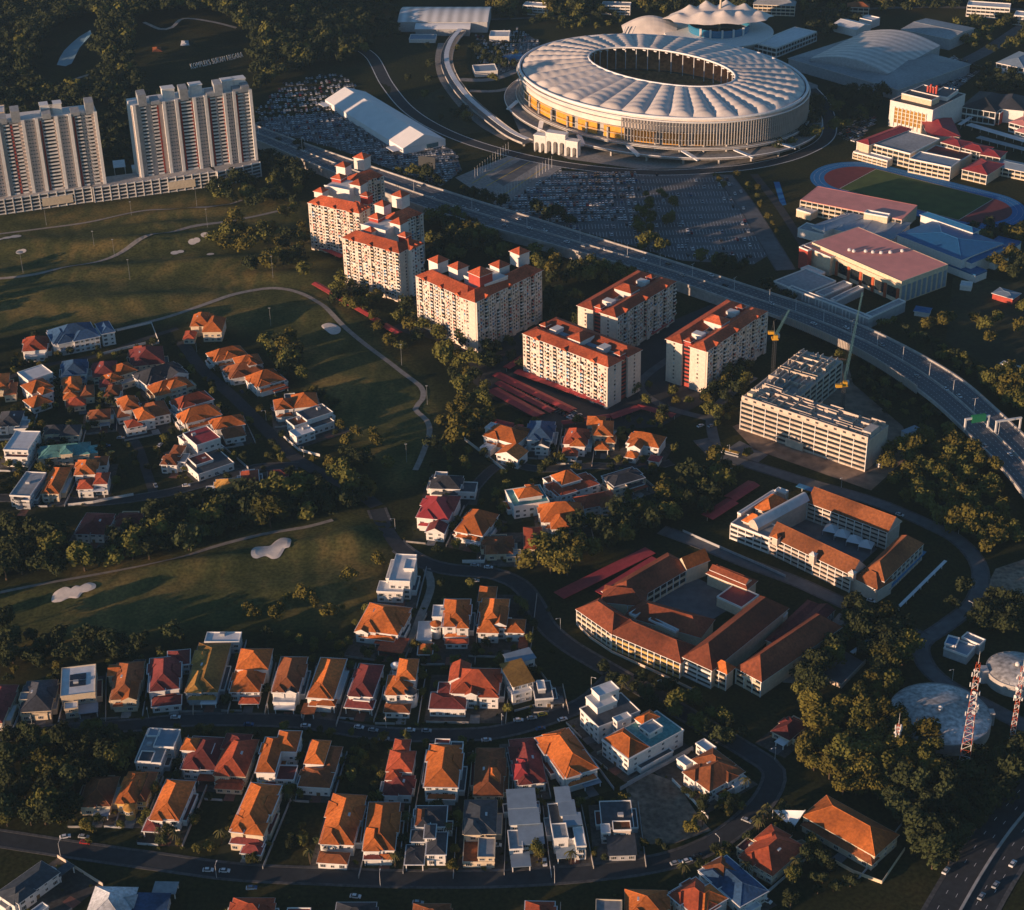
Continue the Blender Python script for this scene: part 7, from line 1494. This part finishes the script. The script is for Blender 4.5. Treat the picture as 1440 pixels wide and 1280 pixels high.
scatter([(545, 100), (600, 70), (622, 80), (625, 120), (680, 178), (630, 180), (580, 150)], 10, 2.5, 5, LD, 'on the lawn inside the ring road', .9)
scatter([(640, 60), (720, 70), (735, 95), (690, 120), (650, 110)], 12, 3, 5, LD, 'left of the stadium by the footbridge', .9)
scatter([(10, 1012), (760, 1030), (770, 1240), (60, 1190)], 70, 1.8, 3.4, LL, 'between the lower rows of houses', .9, .25)
scatter([(0, 990), (780, 990), (780, 900), (480, 900), (300, 890), (0, 930)], 60, 1.6, 3.2, LL, 'between the houses of the front row', .9, .2)
scatter([(20, 470), (460, 560), (470, 690), (20, 710)], 60, 1.6, 3.4, LL, 'in gardens of the left estate', .9, .15)
scatter([(600, 600), (950, 590), (960, 700), (760, 800), (600, 790)], 50, 1.8, 3.6, LL, 'in gardens of the middle estate', .9, .2)
scatter([(680, 480), (760, 470), (830, 520), (960, 560), (1000, 590), (930, 600), (880, 560), (700, 520)], 26, 2.2, 4.2, LL, 'around the foot of the apartment slabs', .9, .2)
scatter([(480, 380), (580, 440), (600, 480), (560, 500), (470, 440)], 22, 3, 5.5, LL, 'at the foot of the stepped apartment block', .8)
scatter([(760, 395), (830, 420), (820, 470), (770, 460)], 14, 3.5, 5.5, LD, 'in the gap between the V shaped block and the slabs', .8)
scatter([(600, 290), (700, 340), (700, 370), (610, 370)], 22, 3.5, 6, LD, 'behind the V shaped block below the expressway', .8)
scatter([(1090, 1100), (1130, 1120), (1260, 1240), (1230, 1280), (1100, 1280)], 14, 2, 4, LD, 'around the orange hall', .9)
scatter([(780, 1110), (1060, 1110), (1040, 1200), (800, 1220)], 20, 1.6, 3.2, LL, 'by the gravel plot', .9, .2)
scatter([(1100, 940), (1260, 860), (1300, 900), (1250, 970), (1130, 1000)], 26, 3.5, 6, LD, 'between the long school and the tanks', .85)
for (x, y, r, mt) in ((350, 868, 5.2, 'leaf_olive'), (359, 874, 4.4, 'leaf_olive'), (386, 874, 5.4, 'leaf_olive'), (396, 864, 4.6, 'leaf_olive'), (430, 850, 6, 'leaf_olive'), (441, 856, 4.6, 'leaf_olive'), (467, 872, 6, 'leaf_olive'), (494, 824, 5.5, 'leaf_olive'), (529, 796, 5.4, 'leaf_olive'), (404, 846, 3.4, 'leaf')): one(x, y, r, mt, 'tree', 'on the lower golf fairway')
for (x, y, r, mt, a) in ((520, 700, 6.5, 'leaf_olive', 'at the lane end beside the lower fairway'), (808, 778, 6.5, 'leaf_olive', 'against the striped orange hip roof'), (443, 556, 4, 'leaf_olive', 'alone on the fairway beside the left estate'), (185, 782, 7, 'leaf_olive', 'right of the maroon hall'), (1310, 462, 5, 'leaf_olive', 'on the grass beyond the expressway'), (1390, 488, 6, 'leaf_olive', 'alone on the grass beyond the expressway')): one(x, y, r, mt, 'tree', a)
for (x, y) in ((600, 925), (612, 930), (690, 950), (703, 935), (1015, 585), (1022, 592), (1030, 580), (950, 555), (1008, 604), (745, 905), (1065, 1168), (1072, 1158), (860, 985)): one(x, y, 3.2, 'leaf', 'palm', '')
TREES.sort(key=lambda t: t[1]-t[2]*40)
IND, REST = TREES[:290], TREES[290:]
used = set()
def words(s): return len(s.split())
def auto_label(head, p, extra=''):
    "name a tree or car by the landmark nearest to it"
    P = Vector((p[0], p[1], 0)); q0 = px(P); near = sorted(LAND, key=lambda l: (l[1]-P).length)[:14]
    for pref in ('', 'second ', 'third ', 'fourth ', 'fifth ', 'sixth '):
        for lab, q in near:
            b = px(q); dx, dy = q0[0]-b[0], q0[1]-b[1]
            rel = ('right of the' if dx > 0 else 'left of the') if abs(dx) > abs(dy)*1.3 else ('in front of the' if dy > 0 else 'behind the')
            s = f'{pref}{head} {rel} {lab}'.split()
            s = ' '.join(s[:16]) if len(s) > 16 else ' '.join(s)
            while s.split()[-1] in ('and', 'a', 'the', 'of', 'with', 'its', 'in', 'at', 'by', 'an', 'under', 'over', 'to', 'from', 'on', 'inside', 'behind', 'beside', 'between', 'right', 'left', 'roof,', 'one', 'two', 'long', 'white', 'dark', 'flat'): s = ' '.join(s.split()[:-1])
            if s not in used: used.add(s); return s
    return s
for (x, y, r, mt, kind, ar) in IND:
    z = hgt(x, y); rz = random.uniform(0, 6.28)
    e = empty('palm_tree' if kind == 'palm' else 'broadleaf_tree', (x, y, z), rz)
    size = 'large' if r > 5 else 'medium sized' if r > 3 else 'small'
    if kind == 'palm':
        hh = 8; link(PT, 'trunk', e).scale = (hh, hh, hh); c = link(PALM, 'crown', e, (.02*hh, 0, hh)); c.scale = (3.4, 3.4, 3.4); head = 'palm'
    else:
        k = random.randrange(6); h = r*.75; t = link(TRK[k % 3], 'trunk', e); t.scale = (r*.55+.4, r*.55+.4, h*1.2)
        c = link(CR[k, mt], 'crown', e, (0, 0, h*.62)); f = random.uniform(.9, 1.1); c.scale = (r*f, r/f, r*random.uniform(.85, 1.05))
        head = f'{size} {dict(leaf="green", leaf_olive="olive green", leaf_dark="dark green")[mt]} tree'
    tag(e, auto_label(head, (x, y)), 'tree', 'palms of the estates' if kind == 'palm' else ('trees '+ar if ar else 'trees of the estates'))
for e, col, g in CARS: tag(e, auto_label(f'{col} car', g))
# far woods: one mass
wd = {m: MB() for m in ('leaf', 'leaf_olive', 'leaf_dark')}
FAR = [crown_mesh(80+i, 150, .2, (1, 1.2, .8)[i], 6) for i in range(3)]; FARD = [crown_mesh(90+i, 300, .15, (1, 1.2, .8)[i], 8) for i in range(3)]
def plant(x, y, r, mt, src):
    z = hgt(x, y)+r*.35; c, s_ = cos(x*7), sin(x*7); m = wd[mt]; b = len(m.v); v_ = src.v
    m.v += [(x+(p[0]*c-p[1]*s_)*r, y+(p[0]*s_+p[1]*c)*r, z+p[2]*r) for p in v_]; m.f += [tuple(i+b for i in f) for f in src.f]; m.m += [0]*len(src.f)
for (x, y, r, mt, kind, ar) in REST: plant(x, y, r, mt, FARD[int(x) % 3])
LAKE = [(44, 134), (60, 80), (96, 44), (134, 34), (148, 60), (140, 104), (124, 134)]; CLEAR = [(190, 56), (225, 50), (310, 50), (338, 66), (356, 74), (362, 138), (262, 142), (206, 134), (190, 96)]; HW = [(340, 160), (520, 90), (530, 230), (340, 230)]; STN = [(555, 0), (690, 0), (690, 60), (540, 60)]
def wood(poly, n, r0, r1, tone, avoid=()):
    P = [G2(*p) for p in poly]; A_ = [[G2(*p) for p in a] for a in avoid]; xs_, ys_ = [p[0] for p in P], [p[1] for p in P]; k = t = 0
    while k < n and t < n*12:
        t += 1; x, y = random.uniform(min(xs_), max(xs_)), random.uniform(min(ys_), max(ys_))
        if not inside((x, y), P) or any(inside((x, y), a) for a in A_) or blocked(x, y): continue
        plant(x, y, random.uniform(r0, r1), random.choice(tone), random.choice(FAR)); k += 1
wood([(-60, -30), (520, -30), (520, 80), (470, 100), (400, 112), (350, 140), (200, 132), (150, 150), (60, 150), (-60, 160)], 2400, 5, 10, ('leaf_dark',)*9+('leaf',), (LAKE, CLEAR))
wood([(-60, 150), (60, 152), (150, 150), (200, 140), (350, 145), (370, 190), (340, 200), (170, 235), (-60, 260)], 420, 4, 7, ('leaf_dark',))
wood([(520, -30), (1500, -30), (1500, 12), (1130, 22), (1080, 20), (930, 22), (700, 26), (520, 20)], 1300, 5, 10, ('leaf_dark', 'leaf_dark', 'leaf', 'leaf_olive'), (STN,))
wood([(500, 15), (560, 20), (560, 60), (530, 70), (480, 95)], 60, 4, 7, ('leaf_dark',)); wood([(690, 20), (880, 22), (900, 45), (800, 45), (730, 40)], 60, 3, 6, ('leaf_dark', 'leaf'))
wood([(1130, 25), (1200, 20), (1210, 40), (1160, 60), (1120, 70)], 50, 4, 7, ('leaf_dark',)); wood([(1340, 40), (1460, 20), (1460, 60), (1400, 80), (1345, 70)], 70, 4, 7, ('leaf_dark', 'leaf')); wood([(1360, 100), (1440, 95), (1440, 130), (1380, 140)], 40, 4, 7, ('leaf_dark',))
wood([(-80, 380), (-30, 380), (-30, 900), (-140, 900)], 60, 4, 7, ('leaf_dark',)); wood([(365, 195), (440, 220), (440, 262), (372, 250)], 26, 4, 7, ('leaf_dark',)); wood([(540, 210), (560, 240), (640, 262), (700, 290), (690, 296), (560, 256)], 24, 3, 5, ('leaf_dark',))
wood([(1060, 400), (1100, 405), (1120, 430), (1090, 422)], 12, 3, 5, ('leaf_dark',)); wood([(1130, 460), (1180, 486), (1260, 530), (1330, 590), (1330, 620), (1250, 590), (1190, 530)], 50, 2.5, 4.5, ('leaf_dark', 'leaf'))
wood([(1210, 450), (1290, 490), (1370, 545), (1400, 540), (1330, 490), (1250, 450)], 36, 2.5, 4.5, ('leaf_dark', 'leaf'))
def shrub(x, y, r, mt):
    m = wd[mt]; b = len(m.v); src = SHR[int(x*3) % 3]; z = hgt(x, y)-r*.2; m.v += [(x+p[0]*r, y+p[1]*r, z+p[2]*r) for p in src.v]; m.f += [tuple(i+b for i in f) for f in src.f]; m.m += [0]*len(src.f)
SHR = [crown_mesh(120+i, 60, .24, .7, 5) for i in range(3)]
for (label, root, V, org, U, W) in HOUSES:
    x0, x1, y0, y1 = min(q[0] for q in V)-4, max(q[2] for q in V)+4, min(q[1] for q in V)-7, max(q[3] for q in V)+5
    for k in range(16):
        u_, v_ = random.uniform(x0, x1), random.uniform(y0, y1); x, y = org.x+U.x*u_+W.x*v_, org.y+U.y*u_+W.y*v_
        if not blocked(x, y): shrub(x, y, random.uniform(.7, 1.7), random.choice(('leaf', 'leaf_dark', 'leaf_olive')))
for k, m in wd.items(): tag(m.build('woodland', k), kind='stuff')
# ------------------------------------------------------------------ light
AZ, EL = radians(SUN_AZ), radians(SUN_EL)
sv = Vector((-sin(AZ)*cos(EL), -cos(AZ)*cos(EL), sin(EL)))
ld = bpy.data.lights.new('sun', 'SUN'); ld.energy = SUN_E; ld.angle = radians(.5); ld.color = SUN_C; lo = bpy.data.objects.new('sun', ld); COL.objects.link(lo); lo.rotation_euler = sv.to_track_quat('Z', 'Y').to_euler(); lo.location = (0, 0, 900)
wld = bpy.data.worlds.new('World'); S.world = wld; wld.use_nodes = True; nt = wld.node_tree; bg = nt.nodes['Background']
sk = nt.nodes.new('ShaderNodeTexSky'); sk.sky_type = 'NISHITA'; sk.sun_disc = False; sk.sun_elevation = EL; sk.sun_rotation = math.atan2(sv.x, sv.y); sk.altitude = 300
nt.links.new(sk.outputs[0], bg.inputs['Color']); bg.inputs['Strength'].default_value = SKY_S; sk.dust_density = .4; sk.air_density = 1.0; sk.ozone_density = 2.0
tn = nt.nodes.new('ShaderNodeVectorMath'); tn.operation = 'MULTIPLY'; tn.inputs[1].default_value = (.66, .93, 1.12); nt.links.new(sk.outputs[0], tn.inputs[0]); nt.links.new(tn.outputs[0], bg.inputs['Color'])
S.view_settings.view_transform = 'Standard'; S.view_settings.look = 'None'; S.view_settings.exposure = EXPO; S.view_settings.gamma = 1
S.cycles.max_bounces = 4; S.cycles.diffuse_bounces = 2; S.cycles.glossy_bounces = 2; S.cycles.use_denoising = True
if HAZE:
    m = MB(); m.box(-3900, -1200, -1.0, 3900, 6900, 640); o = m.build('haze', 'haze'); tag(o, kind='stuff'); o.display_type = 'WIRE'
